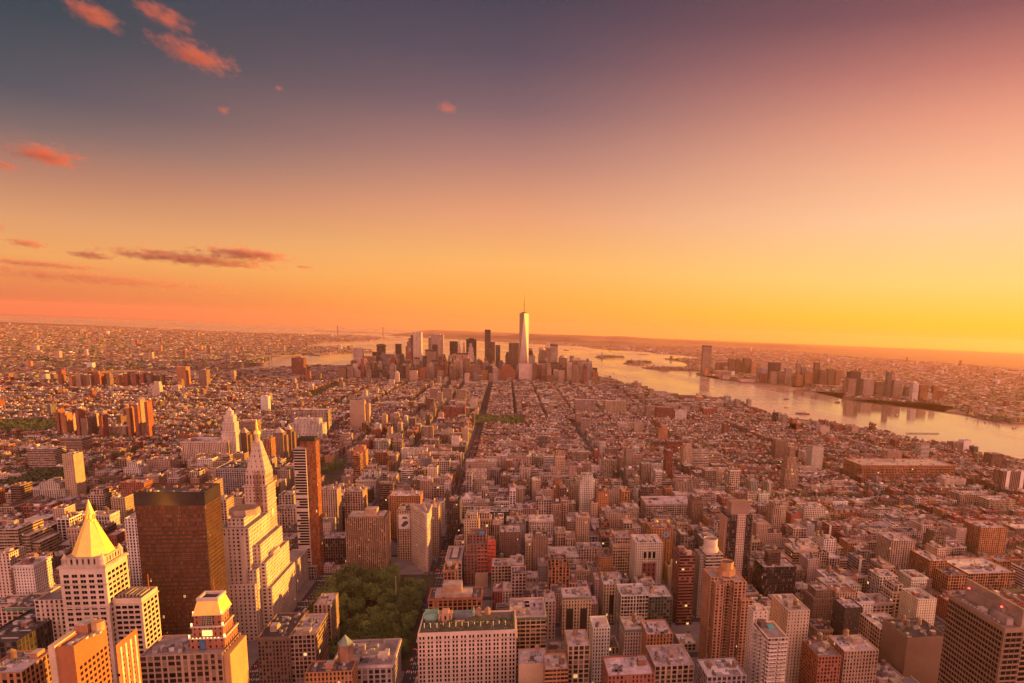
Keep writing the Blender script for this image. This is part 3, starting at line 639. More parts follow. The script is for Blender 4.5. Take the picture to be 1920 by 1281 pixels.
def clock_tower():
    x1 = -262; x0 = x1-23; y0, y1 = 772, 800; FOOT.append((x0-5, -243, 768, 850)); c = (.47, .34, .27)
    root = empty('campanile_tower', ((x0+x1)/2, y0, GZ)); tag(root, 'campanile clock tower with steep roof and golden cupola, a builders hoist up its front', 'building')
    ZT = 150; w = MB(); w.box(x0, x1, y0, y1, GZ, ZT, c, (3.8, 4.0, .38, .5, .2)); w.build('shaft', ['facade'], root)
    m = MB(); ring(m, x0, x1, y0, y1, 128, 1.2, .8, c); ring(m, x0, x1, y0, y1, ZT-1.5, 1.6, 1.4, c); ring(m, x0, x1, y0, y1, 96, .8, .5, c); m.build('balustrade', ['facade'], root)
    w = MB(); w.box(x0+1.5, x1-1.5, y0+1.5, y1-1.5, ZT, ZT+12, c, (3.6, 6, .45, .6)); w.build('belfry', ['facade'], root)
    m = MB()
    for (x, y, f) in ((( x0+x1)/2, y0, 'n'), (x1, (y0+y1)/2, 'w')):
        for k in range(20):
            a0, a1 = k*math.pi/10, (k+1)*math.pi/10; rr = 4.6; zc = 116
            if f == 'n': m.face([(x, y-.4, zc), (x+rr*math.cos(a0), y-.4, zc+rr*math.sin(a0)), (x+rr*math.cos(a1), y-.4, zc+rr*math.sin(a1))], 0, None, (.55, .45, .36, 0)); 
            else: m.face([(x+.4, y, zc), (x+.4, y+rr*math.cos(a0), zc+rr*math.sin(a0)), (x+.4, y+rr*math.cos(a1), zc+rr*math.sin(a1))], 0, None, (.55, .45, .36, 0))
            if f == 'w':
                m.face([(x+.1, y+rr*math.cos(a0), zc+rr*math.sin(a0)), (x+.1, y+rr*math.cos(a1), zc+rr*math.sin(a1)), (x+.4, y+rr*math.cos(a1), zc+rr*math.sin(a1)), (x+.4, y+rr*math.cos(a0), zc+rr*math.sin(a0))], 0, None, (.3, .24, .2, 0))
    m.build('clock_face', ['roof'], root)
    a, b = 10.5, 3.6; cx, cy = (x0+x1)/2, (y0+y1)/2; z0, z1 = ZT+12, ZT+46; m = MB()
    P0 = [(cx-a, cy-a*1.1), (cx+a, cy-a*1.1), (cx+a, cy+a*1.1), (cx-a, cy+a*1.1)]; P1 = [(cx-b, cy-b), (cx+b, cy-b), (cx+b, cy+b), (cx-b, cy+b)]
    for i in range(4): j = (i+1) % 4; m.face([(*P0[i], z0), (*P0[j], z0), (*P1[j], z1), (*P1[i], z1)], 0, [(0, 0), (4, 0), (4, 6), (0, 6)], (.44, .34, .27, .3), (.22, .3, .2, 0))
    m.build('pyramid_roof', ['facade'], root)
    m = MB(); m.cone(cx, cy, z1, z1+2, 5.2, 5, 8, (.4, .3, .24)); m.cone(cx, cy, z1+2, z1+10, 3, 2.8, 8, (.5, .36, .2)); m.build('lantern_drum', ['roof'], root)
    m = MB(); m.dome(cx, cy, z1+10, 3.6, 5, 12, (.6, .4, .1)); m.cone(cx, cy, z1+15, z1+20, 1.1, .8, 8, (.6, .4, .1)); m.cone(cx, cy, z1+20, z1+27, 1.1, .1, 8, (.6, .4, .1)); m.build('cupola', ['gold'], root)
    w, r = MB(), MB(); parapet(w, r, x1+.02, -244, 802, 848, 50, (.52, .43, .35), WIN['pier'], (.35, .3, .27)); parapet(w, r, x0-4, x0-.02, 775, 842, 60, c, None, (.3, .25, .2)); w.build('annex', ['facade'], root); r.build('annex_roof', ['roof'], root)
    # hoist
    m = MB(); hx0, hx1 = x1-11, x1-6
    for (a, b) in ((hx0, y0-3), (hx1, y0-3), (hx0, y0-.5), (hx1, y0-.5)): m.bar((a, b, GZ), (a, b, 168), .28, (.16, .07, .045))
    for k in range(52):
        z = GZ+2+k*3; m.box(hx0, hx1, y0-3, y0-.5, z, z+.5+(.9 if k % 4 == 0 else 0), (.18, .085, .055) if k % 3 else (.30, .16, .10), bottom=True)
        m.bar((hx0, y0-3, z), (hx1, y0-3, z+3), .14, (.2, .09, .05))
    m.build('builders_hoist', ['roof'], root)
    anchor('the campanile clock tower', 510, 1000)
clock_tower()
def slim_glass():
    Y = 855; x0, zt = at_Y(550, 842, Y); x1 = x_for(573, Y, zt); FOOT.append((x0-8, x1+16, Y-4, Y+32))
    root = empty('slim_glass_tower', (x0, Y, GZ)); tag(root, 'very slim glass tower with white floor bands and bronze side, right of the clock tower', 'building')
    w = MB(); w.box(x0, x1, Y, Y+17, GZ, zt, (.50, .42, .36), None); w.build('core_wall', ['facade'], root)
    n = 44
    for i in range(n):
        if R.random() < .12: continue
        m = MB(); z = GZ+14+i*(zt-GZ-14)/n; a = R.uniform(0, .35)*(x1-x0) if R.random() < .4 else .4
        m.box(x0+a, x1-.4, Y-.5, Y-.004, z+.9, z+3.0, (.04, .03, .03)); m.build('window_band', ['glass'], root)
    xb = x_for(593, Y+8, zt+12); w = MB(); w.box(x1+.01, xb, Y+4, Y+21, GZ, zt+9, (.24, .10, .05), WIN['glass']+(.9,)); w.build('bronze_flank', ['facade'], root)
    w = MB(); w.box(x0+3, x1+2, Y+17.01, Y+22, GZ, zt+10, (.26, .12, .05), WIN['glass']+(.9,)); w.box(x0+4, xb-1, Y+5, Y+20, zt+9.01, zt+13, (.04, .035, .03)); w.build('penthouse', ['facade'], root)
    w = MB(); w.box(x0-6, x1+8, Y-7, Y-.6, GZ, GZ+16, (.34, .28, .24), (3, 4, .8, .7)); w.build('podium', ['facade'], root)
    anchor('the slim banded glass tower', 572, 950)
slim_glass()
def square_apartment():
    Y = 866; x0, zt = at_Y(648, 972, Y); x1 = x_for(722, Y, zt); FOOT.append((x0-3, x1+3, Y-4, Y+40))
    root = empty('tan_pier_apartment_block', (x0, Y, GZ)); tag(root, 'brown apartment tower with close tan vertical piers facing the leafy square', 'building')
    w, r = MB(), MB(); parapet(w, r, x0, x1, Y, Y+36, zt, (.13, .09, .065), (2.9, 3.1, .62, .55, .3), (.14, .12, .10)); w.build('wall', ['facade'], root)
    for _ in range(14): a, b = R.uniform(x0+3, x1-6), R.uniform(Y+3, Y+30); r.box(a, a+3, b, b+3, zt-1.3, zt+R.uniform(-.5, 2), (.3, .2, .15))
    r.build('roof', ['roof'], root)
    n = 20
    for i in range(n+1):
        m = MB(); xx = x0+i*(x1-x0)/n; top = zt+.4; m.box(xx-.38, xx+.38, Y-.7, Y-.004, GZ+4, top, (.40, .25, .15)); m.build('pier', ['roof'], root)
    for i in range(12):
        m = MB(); yy = Y+1+i*3.05; m.box(x1+.004, x1+.6, yy-.4, yy+.4, GZ+4, zt, (.40, .25, .15)); m.build('pier', ['roof'], root)
    for _ in range(60):
        i = R.randrange(n); k = R.randrange(3, 26); m = MB(); xx = x0+(i+.5)*(x1-x0)/n; z = GZ+k*3.1
        m.box(xx-1.1, xx+1.1, Y-.5, Y-.01, z, z+1., (.46, .30, .2)); m.build('balcony_rail', ['roof'], root)
    bulkhead(x0+22, x0+37, Y+8, Y+22, zt-1.3, 11, (.38, .24, .15), root, 'plant_room'); bulkhead(x0+2, x1-2, Y+4, Y+30, zt-1.3, 2.6, (.28, .18, .12), root, 'roof_screen')
    anchor('the tan piered apartment tower', 685, 1030)
square_apartment()
def wedge():
    # triangular office block with a rounded prow
    zt = 93; (ax, ay), (bx0, by0), (bx1, by) = at_z(799, 963, zt), at_z(769, 945, zt), at_z(808.5, 947, zt); by = max(by, by0)
    FOOT.append((bx0-8, bx1+6, 838, by+3)); FOOT.append((ax-30, ax+34, 800, 845)); c = (.56, .45, .37)
    P = [(ax-2.0, ay+3.2), (ax-1.5, ay+1.3), (ax-.4, ay+.2), (ax+.9, ay+.2), (ax+1.9, ay+1.3), (ax+2.3, ay+3.4)] + [(bx1, by), (bx0, by)]
    root = empty('wedge_shaped_tower', (ax, 870, GZ)); tag(root, 'thin triangular wedge tower with rounded prow at the crossing of the avenues', 'building')
    w = MB(); w.poly(P, GZ, zt-1.3, c, (2.7, 4.1, .42, .52, .35), top=False); w.build('wall', ['facade'], root)
    r = MB(); r.face([(*p, zt-1.35) for p in P], 0, None, (.36, .3, .27, 0))
    for k in range(8): a = R.uniform(0, 1); yy = ay+14+k*5; r.box(ax-3-k*1.2, ax-1-k*1., yy, yy+2.5, zt-1.3, zt+R.uniform(0, 2), (.45, .3, .22))
    r.build('roof', ['roof'], root)
    def off(e):
        cx = cy = 0
        out = []; n = len(P)
        for i in range(n):
            p, q, s_ = Vector(P[i-1]), Vector(P[i]), Vector(P[(i+1) % n]); d = ((q-p).normalized()+(s_-q).normalized()).normalized(); out.append((q.x+d.y*e, q.y-d.x*e))
        return out
    for z, h, e in ((GZ+7, 1., .7), (GZ+18, .9, .6), (zt-22, 1., .8), (zt-6.5, .8, .7)):
        m = MB(); m.poly(off(e), z, z+h, (.44, .33, .26)); m.build('string_course', ['roof'], root)
    m = MB(); m.poly(off(1.1), zt-3.4, zt, (.50, .38, .30), top=False)
    A, B_ = off(1.1), off(-.6); n = len(A)
    for i in range(n): j = (i+1) % n; m.face([(*A[i], zt), (*A[j], zt), (*B_[j], zt), (*B_[i], zt)], 0, None, (.5, .4, .32, 0)); m.face([(*A[j], zt-3.4), (*A[i], zt-3.4), (*P[i], zt-4.4), (*P[j], zt-4.4)], 0, None, (.4, .3, .24, 0)); m.face([(*B_[i], zt), (*B_[j], zt), (*B_[j], zt-1.3), (*B_[i], zt-1.3)], 0, None, (.4, .3, .24, 0))
    m.build('main_cornice', ['roof'], root)
    sp = []
    a, b = Vector(P[-3]), Vector((bx1, by))
    m = MB(); m.poly([(ax-1, ay-3), (ax+1.5, ay-3), (ax+3, ay-1), (ax-3, ay-1)], GZ, GZ+4.5, (.2, .15, .12)); m.build('prow_kiosk', ['roof'], root)
    anchor('the wedge shaped tower', 800, 1010)
wedge()
def rooftop_bar():
    Y = 549; x0, zt = at_Y(783, 1188, Y); x1 = x_for(968, Y, zt); y1 = Y+42; FOOT.append((x0-2, x1+2, Y-2, y1+2)); c = (.56, .44, .36)
    root = empty('rooftop_garden_hotel', (x0, Y, GZ)); tag(root, 'cream stone block with paired windows and a crowded rooftop garden bar, bottom centre', 'building')
    w, r = MB(), MB(); parapet(w, r, x0, x1, Y, y1, zt, c, None, (.16, .13, .11), t=1.2); w.build('wall', ['facade'], root); r.build('roof', ['roof'], root)
    for z_, h_, e_ in ((zt-7.5, .9, 1.2), (zt-22, .6, .5), (zt-27, .6, .5)): m = MB(); ring(m, x0, x1, Y, y1, z_, h_, e_, c); m.build('cornice', ['roof'], root)
    n = 12; sp = []
    for i in range(n):
        xx = x0+(i+.5)*(x1-x0)/n
        for j in range(15):
            z = zt-4.5-j*4.0
            if z < 14: continue
            for d in (-1.45, 1.45): sp.append((xx+d, Y, z, 'n'))
    sp += [(x1, Y+4+3.4*i, zt-4.5-j*4.0, 'w') for i in range(11) for j in range(15)]
    facade_windows(root, sp, 1.55, 2.35)
    # roof houses
    m = MB(); m.box(x0+15, x0+27, Y+24, Y+33, zt-1.3, zt+6, (.42, .24, .16), (4, 7, .4, .5)); m.box(x0+18, x0+24, Y+24.5, Y+32, zt+6, zt+8.5, (.42, .26, .18)); m.build('lift_house', ['facade'], root)
    m = MB(); m.box(x0+2, x0+14, Y+28, Y+39, zt-1.3, zt+5, (.17, .33, .27)); m.build('green_glasshouse', ['roof'], root); m = MB(); m.box(x0+27, x0+44, Y+31, Y+38, zt-1.3, zt+3.5, (.13, .16, .18))
    for a in (x0+44, x0+49): m.face([(a, Y+33, zt-1), (a+3, Y+33, zt-1), (a+1.5, Y+34, zt+9)], 0, None, (.3, .5, .4, 0)); m.face([(a+3, Y+33, zt-1), (a+3, Y+37, zt-1), (a+1.5, Y+34, zt+9)], 0, None, (.3, .5, .4, 0)); m.face([(a, Y+37, zt-1), (a, Y+33, zt-1), (a+1.5, Y+34, zt+9)], 0, None, (.3, .5, .4, 0))
    m.build('green_fins', ['roof'], root)
    for k in (0, 1): tank(x0+50+k*8, Y+30, zt-1.3, 1.15, root, (.34, .17, .10))
    m = MB(); m.box(x0+30, x0+38, Y+16, Y+18, zt+2.2, zt+2.6, (.45, .3, .2), bottom=True)
    for a in (x0+31, x0+37.5): m.box(a, a+.5, Y+16.5, Y+17.5, zt-1.3, zt+2.2, (.45, .2, .1))
    m.build('pergola', ['roof'], root)
    m = MB()
    for i in range(14): m.bar((x0+4+i*5.4, Y+13, zt-1.3), (x0+4+i*5.4, Y+13, zt+3), .12, (.2, .1, .06))
    for i in range(16): m.dome(x0+4+i*4.6, Y+13, zt+2.9-.5*abs(math.sin(i*.7)), .2, .2, 4, (.8, .6, .3))
    m.build('string_lights', ['bulb'], root)
    # planting: hedges round the terrace
    m = MB()
    def clump(cx, cy, cz, rx, rz, n):
        for _ in range(n):
            u = Vector((R.gauss(0, 1), R.gauss(0, 1), R.gauss(0, 1))).normalized()*(R.random()**.4); p = Vector((cx+u.x*rx, cy+u.y*rx, cz+u.z*rz)); a = Vector((R.uniform(-1, 1), R.uniform(-1, 1), R.uniform(-1, 1))).normalized()*.38; b = a.orthogonal().normalized()*.3
            m.face([tuple(p-a), tuple(p+b), tuple(p+a), tuple(p-b)])
    for i in range(60): clump(x0+2+i*(x1-x0-4)/60, Y+2.1+R.uniform(-.3, .3), zt-.2, .9, .9, 34)
    for i in range(34): clump(x1-2.4, Y+3+i*1.1, zt-.2, .8, .9, 22); clump(x0+2.4, Y+3+i*1.0, zt-.2, .8, .9, 16)
    for i in range(150): clump(R.uniform(x0+4, x1-4), R.uniform(Y+5, Y+27), zt+R.uniform(-.2, .8), R.uniform(.7, 1.6), R.uniform(.7, 1.6), 26)
    tag(m.build('terrace_hedge', ['leaf_far'], root), kind='stuff')
    anchor('the rooftop garden block', 877, 1230)
    return x0, x1, Y, y1, zt
BAR = rooftop_bar()
def corner_office():
    # big dark-banded office slab at the bottom right with a wing and a roof screen
    zt = 150; x0, y0 = at_z(1884.6, 1179, zt); _, yb = at_z(1790, 1115, zt); x1 = x0+15; c = (.26, .17, .11)
    FOOT.append((x0-3, x0+80, y0-2, yb+4))
    root = empty('banded_office_slab', (x0, y0, GZ)); tag(root, 'large grey brown office slab with dark ribbon windows at the bottom right corner', 'building')
    w, r = MB(), MB(); parapet(w, r, x0, x1, y0, yb, zt, c, None, (.20, .16, .14), t=1.5, ph=.8); parapet(w, r, x1+.02, x1+50, y0+9, yb-4, zt-12, c, None, (.20, .16, .14)); w.build('wall', ['facade'], root)
    H = 3.95
    for i in range(22):
        z = zt-3.2-i*H
        if z < 40: break
        m = MB(); m.box(x0-.30, x0-.004, y0+.9, yb-.6, z-2.35, z, (.03, .022, .018)); m.box(x0+.9, x1-.9, y0-.30, y0-.004, z-2.35, z, (.03, .022, .018)); m.build('ribbon_window', ['glass'], root)
    m = MB()
    for i in range(20):
        z = zt-14-i*H; 
        if z > 40: m.box(x1+1.5, x1+49, y0+8.7, y0+8.99, z-2.35, z, (.03, .022, .018))
    m.build('wing_windows', ['glass'], root)
    m = MB()
    for i in range(20):
        yy = y0+1+i*(yb-y0-1)/20
        m.box(x0-.45, x0-.31, yy, yy+.35, 40, zt-3, c)
    for i in range(4): m.box(x0+1+i*4, x0+1.3+i*4, y0-.45, y0-.31, 40, zt-3, c)
    m.build('mullions', ['roof'], root)
    rr = MB(); rr.box(x0+6, x0+11, y0+6, y0+22, zt-.8, zt+4, (.33, .25, .2)); rr.box(x0+5, x0+9, y0+27, y0+33, zt-.8, zt+1.6, (.5, .42, .36))
    for k in range(10): rr.box(x0+3, x0+4.5, y0+10+k*4, y0+12+k*4, zt-.8, zt+.5, (.4, .32, .28))
    rr.build('roof_plant', ['roof'], root); r.build('roof', ['roof'], root)
    m = MB(); m.box(x1-1.2, x1+.6, y0+2, yb+1, zt+.01, zt+12, (.32, .23, .17)); m.build('roof_screen', ['roof'], root)
    m = MB(); m.box(x1-5, x1-1.25, y0+16, yb-4, zt-.8, zt+7, (.30, .21, .16)); m.build('machine_room', ['roof'], root)
    for a in (y0+18, yb-6):
        m = MB(); m.dome(x1-4, a, zt+7, .8, .9, 8, (1, 0, 0)); m.build('warning_light', ['red_light'], root)
    anchor('the banded office slab in the right corner', 1840, 1200)
corner_office()
def balcony_tower():
    # white tower with rows of balconies, penthouse block behind
    Y = 452; x0, zt = at_Y(1440, 1197, Y); x1 = x_for(1478, Y, zt); FOOT.append((x0-3, x1+3, Y-3, Y+42)); c = (.56, .46, .38)
    root = empty('balcony_apartment_tower', (x0, Y, GZ)); tag(root, 'cream apartment tower with curved white balconies and a small turquoise roof pool', 'building')
    w, r = MB(), MB(); parapet(w, r, x0, x1, Y, Y+30, zt, c, (3.0, 3.25, .86, .62, .2), (.36, .28, .25)); parapet(w, r, x0-1, x1-5, Y+30.02, Y+42, zt+9, c, (4, 3.2, .3, .4, .1), (.3, .24, .22)); w.build('wall', ['facade'], root); r.build('roof', ['roof'], root)
    for k in range(28):
        z = zt-4-k*3.25
        if z < 25: break
        m = MB(); m.box(x0+1, x0+(x1-x0)*.46, Y-1.6, Y-.01, z, z+1.15, (.60, .52, .45), bottom=True); m.build('balcony', ['roof'], root)
        m = MB(); m.box(x0+(x1-x0)*.54, x1-1, Y-1.6, Y-.01, z, z+1.15, (.60, .52, .45), bottom=True); m.build('balcony', ['roof'], root)
        for a in (4, 14, 23):
            m = MB(); m.box(x0-1.5, x0-.01, Y+a, Y+a+5.5, z, z+1.1, (.60, .52, .45), bottom=True); m.build('balcony', ['roof'], root) if k < 22 else None
    m = MB(); m.box(x0+8, x0+13, Y+18, Y+23, zt-1.29, zt+.2, (.05, .35, .42)); m.build('roof_pool', ['roof'], root)
    m = MB(); m.box(x0+2, x0+7, Y+20, Y+28, zt-1.3, zt+3, (.12, .08, .07)); m.build('roof_pavilion', ['roof'], root)
    bulkhead(x0+2, x0+8, Y+33, Y+40, zt+7.7, 4, c, root); anchor('the balcony tower', 1445, 1220)
balcony_tower()
def orange_tower():
    Y = 545; x0, zt = at_Y(1344, 1100, Y); x1 = x_for(1403, Y, zt); c = (.44, .23, .13); FOOT.append((x0-7, x1+3, Y-5, Y+44))
    root = empty('orange_brick_tower', (x0, Y, GZ)); tag(root, 'wide orange brick apartment tower with a round water tank house on its roof', 'building')
    w, r = MB(), MB(); xm = x0+(x1-x0)*.55
    for (a, b, y0, y1, z) in ((x0-2, x0+8, Y+12, Y+36, zt+4), (x0+8.02, xm, Y+5, Y+38, zt+4), (xm+.02, x1-2, Y, Y+36, zt+4), (x0, x0+7.9, Y+2, Y+11.9, zt+1), (xm+6, x1+3, Y-6, Y-.02, zt-12)): parapet(w, r, a, b, y0, y1, z, c, (3.4, 3.05, .66, .60, .45), (.42, .34, .30))
    w.build('wall', ['facade'], root); r.build('roof', ['roof'], root)
    for k in range(26):
        z = zt-3-k*3.05
        for (a, b, yy) in ((xm-6, xm-1, Y+5), (x0+9.5, x0+14, Y+5)):
            m = MB(); m.box(a, b, yy-1.2, yy-.01, z, z+1., (.36, .19, .11), bottom=True); m.build('balcony', ['roof'], root)
    m = MB(); cx, cy = xm-1, Y+20; m.cone(cx, cy, zt+4, zt+10, 8.5, 8.5, 8, (.42, .22, .10)); m.cone(cx, cy, zt+10, zt+17, 6, 6, 16, (.48, .26, .10), cap=False); m.cone(cx, cy, zt+15.5, zt+15.6, 5.8, 5.7, 16, (.15, .1, .08)); m.build('tank_house', ['roof'], root)
    anchor('the wide orange brick tower', 1365, 1160)
orange_tower()
def slim_white_tower():
    Y = 690; x0, zt = at_Y(1324, 1040, Y); x1 = x_for(1356, Y, zt); c = (.50, .42, .34); FOOT.append((x0-6, x1+2, Y-2, Y+34))
    root = empty('cylinder_topped_tower', (x0, Y, GZ)); tag(root, 'pale apartment tower crowned by a fat white cylinder, behind the wide orange tower', 'building')
    w, r = MB(), MB(); parapet(w, r, x0, x1, Y, Y+28, zt, c, WIN['rib'], (.36, .3, .27)); parapet(w, r, x0-5, x0-.02, Y+6, Y+28, zt-3, c, (2.5, 3.2, .7, .5, .4), (.36, .3, .27)); w.build('wall', ['facade'], root); r.build('roof', ['roof'], root)
    m = MB(); m.cone(x0+9, Y+14, zt-1, zt+4, 9.5, 9.5, 18, (.6, .5, .4)); m.cone(x0+9, Y+14, zt+4, zt+15, 8, 8, 18, (.6, .5, .4), cap=False); m.cone(x0+9, Y+14, zt+13, zt+13.1, 7.6, 7.6, 18, (.3, .25, .22)); m.build('crown_cylinder', ['roof'], root)
    anchor('the cylinder topped tower', 1335, 1050)
slim_white_tower()
def column_tower():
    Y = 742; x0, zt = at_Y(1366, 966, Y); x1 = x_for(1411, Y, zt); c = (.10, .075, .065); FOOT.append((x0-3, x1+3, Y-2, Y+30))
    root = empty('dark_column_tower', (x0, Y, GZ)); tag(root, 'dark glass apartment tower with one pale central column of windows and a blank brown top', 'building')
    w, r = MB(), MB(); parapet(w, r, x0, x1, Y, Y+26, zt, c, WIN['glass'], (.2, .16, .14)); w.build('wall', ['facade'], root); r.build('roof', ['roof'], root)
    a, b = x0+(x1-x0)*.38, x0+(x1-x0)*.72; m = MB(); m.box(a, b, Y-1, Y-.01, GZ, zt+1, (.46, .34, .27), (2.6, 3.1, .5, .52, .1)); m.build('pale_column', ['facade'], root)
    m = MB(); m.box(x1+.01, x1+4, Y+6, Y+22, GZ, zt-6, (.26, .17, .12), WIN['balc']); m.build('balcony_side', ['facade'], root)
    m = MB(); m.box(x0-2.5, x0-.01, Y+3, Y+23, GZ, zt-4, (.46, .28, .2), WIN['small']); m.build('side_bay', ['facade'], root)
    m = MB(); m.box(x0+5, x1-2, Y+5, Y+22, zt-1.3, zt+14, (.26, .17, .13)); m.build('plant_room', ['facade'], root)
    anchor('the dark tower with the pale column', 1388, 1010)
column_tower()
def curved_loft():
    # L shaped block with curved corner on the square, red netted building beside it
    Y = 800; x0, zt = at_Y(836, 1052, Y); x1 = x0+19; c = (.50, .37, .29); FOOT.append((x0-4, x1+2, Y-2, Y+60))
    root = empty('curved_corner_block', (x0, Y, GZ)); tag(root, 'cream arcaded block with a curved corner and sunken roof court facing the crossing', 'building')
    P = [(x0+5, Y), (x1, Y), (x1, Y+58), (x0, Y+58), (x0, Y+6), (x0+1.4, Y+2)]
    w = MB(); w.poly(P, GZ, zt, c, WIN['loft'], top=False); w.build('wall', ['facade'], root)
    m = MB(); m.poly([(x0+4.6, Y-1.3), (x1, Y-1.3), (x1, Y-.01), (x0+5, Y-.01), (x0+1.3, Y+2), (x0-.02, Y+6), (x0-.02, Y+58), (x0-1.4, Y+58), (x0-1.4, Y+5.6), (x0+.6, Y+1)], zt-3, zt, (.5, .38, .3)); m.build('cornice', ['roof'], root)
    r = MB(); r.face([(*p, zt-.8) for p in P], 0, None, (.4, .33, .3, 0)); r.box(x0+3.5, x1-4, Y+8, Y+50, zt-.8, zt+.4, (.10, .09, .085))
    for k in range(9): r.box(x0+6, x1-6, Y+11+k*4.2, Y+13+k*4.2, zt+.4, zt+1.6, (.45, .4, .36))
    r.build('roof', ['roof'], root)
    Y2 = 812; X0 = x1+2; X1 = x_for(914, Y2, 60); X2 = x_for(929, Y2, 60); c2 = (.20, .10, .075); FOOT.append((X0-1, X2+1, Y2-6, Y2+52)); z2 = at_Y(880, 1018, Y2+12)[1]
    root = empty('red_netted_building', (X0, Y2, GZ)); tag(root, 'brown stepped building wrapped in red builders netting beside the curved corner block', 'building')
    w, r = MB(), MB(); parapet(w, r, X0+3, X1, Y2+6, Y2+50, z2, c2, (4, 4, .6, .4, .5), (.2, .15, .13)); parapet(w, r, X0+6, X1-2, Y2+16, Y2+44, z2+9, c2, (4, 4, .6, .5, .5), (.15, .11, .1)); parapet(w, r, X0, X1, Y2, Y2+5.9, z2-12, c2, (4, 4, .6, .4, .5), (.4, .3, .26)); w.build('wall', ['facade'], root)
    r.box(X0+18, X0+24, Y2+20, Y2+26, z2+7.7, z2+10.5, (.06, .22, .40)); r.build('roof', ['roof'], root)
    m = MB()
    for i in range(6):
        z = GZ+30+i*5; m.box(X1+.3, X2, Y2+5, Y2+7, z, z+1.2, (.55, .12, .06), bottom=True); m.box(X1-12, X1+.2, Y2-.8, Y2-.02, z-9, z-8, (.55, .12, .06), bottom=True)
    for a in (X1+.5, (X1+X2)/2, X2-.5): m.box(a-.3, a+.3, Y2+4, Y2+4.6, GZ+10, z2+6, (.55, .13, .06))
    m.build('scaffold', ['netting'], root); m = MB(); m.box(X1+.2, X2, Y2+5, Y2+18, GZ+14, z2+2, (.50, .11, .06)); m.build('netting_sheet', ['netting'], root)
    m = MB(); m.box(X0+14, X1+1, Y2-9, Y2-.05, GZ, at_Y(900, 1078, Y2-9)[1], (.42, .29, .2)); m.build('blank_annex', ['facade'], root); FOOT.append((X0+12, X1+3, Y2-11, Y2))
    anchor('the red netted building', 895, 1050)
curved_loft()
def arcaded():
    o, b = hb(803, 903, 1124, 640, 30, 'orange', 'loft', 'tan arcaded loft with red trim and a boxy penthouse just behind the rooftop garden block', name='arcaded_loft', roof=3, cornice=(.40, .10, .06), tanks=0, bulks=0)
    x0, x1, y0, y1, z = b; bulkhead(x0+13, x0+32, y0+8, y0+20, z-1.3, 13, (.42, .27, .18), o, 'penthouse'); bulkhead(x0+6, x0+42, y0+5, y0+23, z-1.3, 4, (.40, .26, .17), o, 'penthouse')
    o, b = hb(956, 1024, 1158, 588, 46, 'sand', 'loft', 'sand coloured loft with arched top floor and green cornice right of the rooftop garden block', name='arcaded_loft', roof=1, cornice=(.10, .16, .13), tanks=0, bulks=1)
arcaded()
def twin_dome():
    Y = 855+60; x0, zt = at_Y(853, 985, 985); x1 = x_for(898, 985, zt); Y = 985; c = (.54, .42, .34); FOOT.append((x0-2, x1+2, Y-2, Y+34))
    root = empty('domed_white_block', (x0, Y, GZ)); tag(root, 'white mansard block with one gilded corner dome beside the avenue, behind the curved corner block', 'building')
    w, r = MB(), MB(); w.box(x0, x1, Y, Y+30, GZ, zt-4, c, (2.7, 3.7, .45, .5, .4)); w.build('wall', ['facade'], root)
    m = MB(); P0 = [(x0, Y), (x1, Y), (x1, Y+30), (x0, Y+30)]; P1 = [(x0+3, Y+3), (x1-3, Y+3), (x1-3, Y+27), (x0+3, Y+27)]
    for i in range(4): j = (i+1) % 4; m.face([(*P0[i], zt-4), (*P0[j], zt-4), (*P1[j], zt+2), (*P1[i], zt+2)], 0, None, (.10, .10, .10, 0))
    m.face([(*p, zt+2) for p in P1], 0, None, (.35, .3, .28, 0)); m.build('mansard_roof', ['roof'], root)
    m = MB(); m.cone(x0+2.5, Y+2.5, zt-5, zt+6, 3.6, 3.4, 10, c); m.build('corner_drum', ['facade'], root)
    m = MB(); m.dome(x0+2.5, Y+2.5, zt+6, 3.9, 5.5, 12, (.6, .4, .1)); m.cone(x0+2.5, Y+2.5, zt+11, zt+15, .6, .05, 6, (.6, .4, .1)); m.build('dome', ['gold'], root)
    anchor('the gold domed white block', 875, 995)
twin_dome()
def billboard_block():
    o, b = hb(744, 771, 958, 912, 40, 'sand', 'punch', 'tan loft with a white billboard on its front, left of the wedge shaped tower', name='billboard_loft', tanks=0, bulks=1)
    x0, x1, y0, y1, z = b; m = MB(); m.box(x0+2, x1-2, y0-.8, y0-.01, z-26, z-5, (.62, .56, .52)); p = m.build('billboard', ['roof'], o)
    m = MB()
    m.face([(x0+5, y0-.83, z-21), (x0+9, y0-.83, z-23), (x1-4, y0-.83, z-18), (x1-5, y0-.83, z-14), (x0+9, y0-.83, z-15)], 0, None, (.07, .06, .07, 0)); m.face([(x0+6, y0-.83, z-11), (x1-5, y0-.83, z-11.5), (x1-6, y0-.83, z-8.5), (x0+8, y0-.83, z-8)], 0, None, (.08, .06, .07, 0)); m.build('printed_shape', ['roof'], p)
billboard_block()
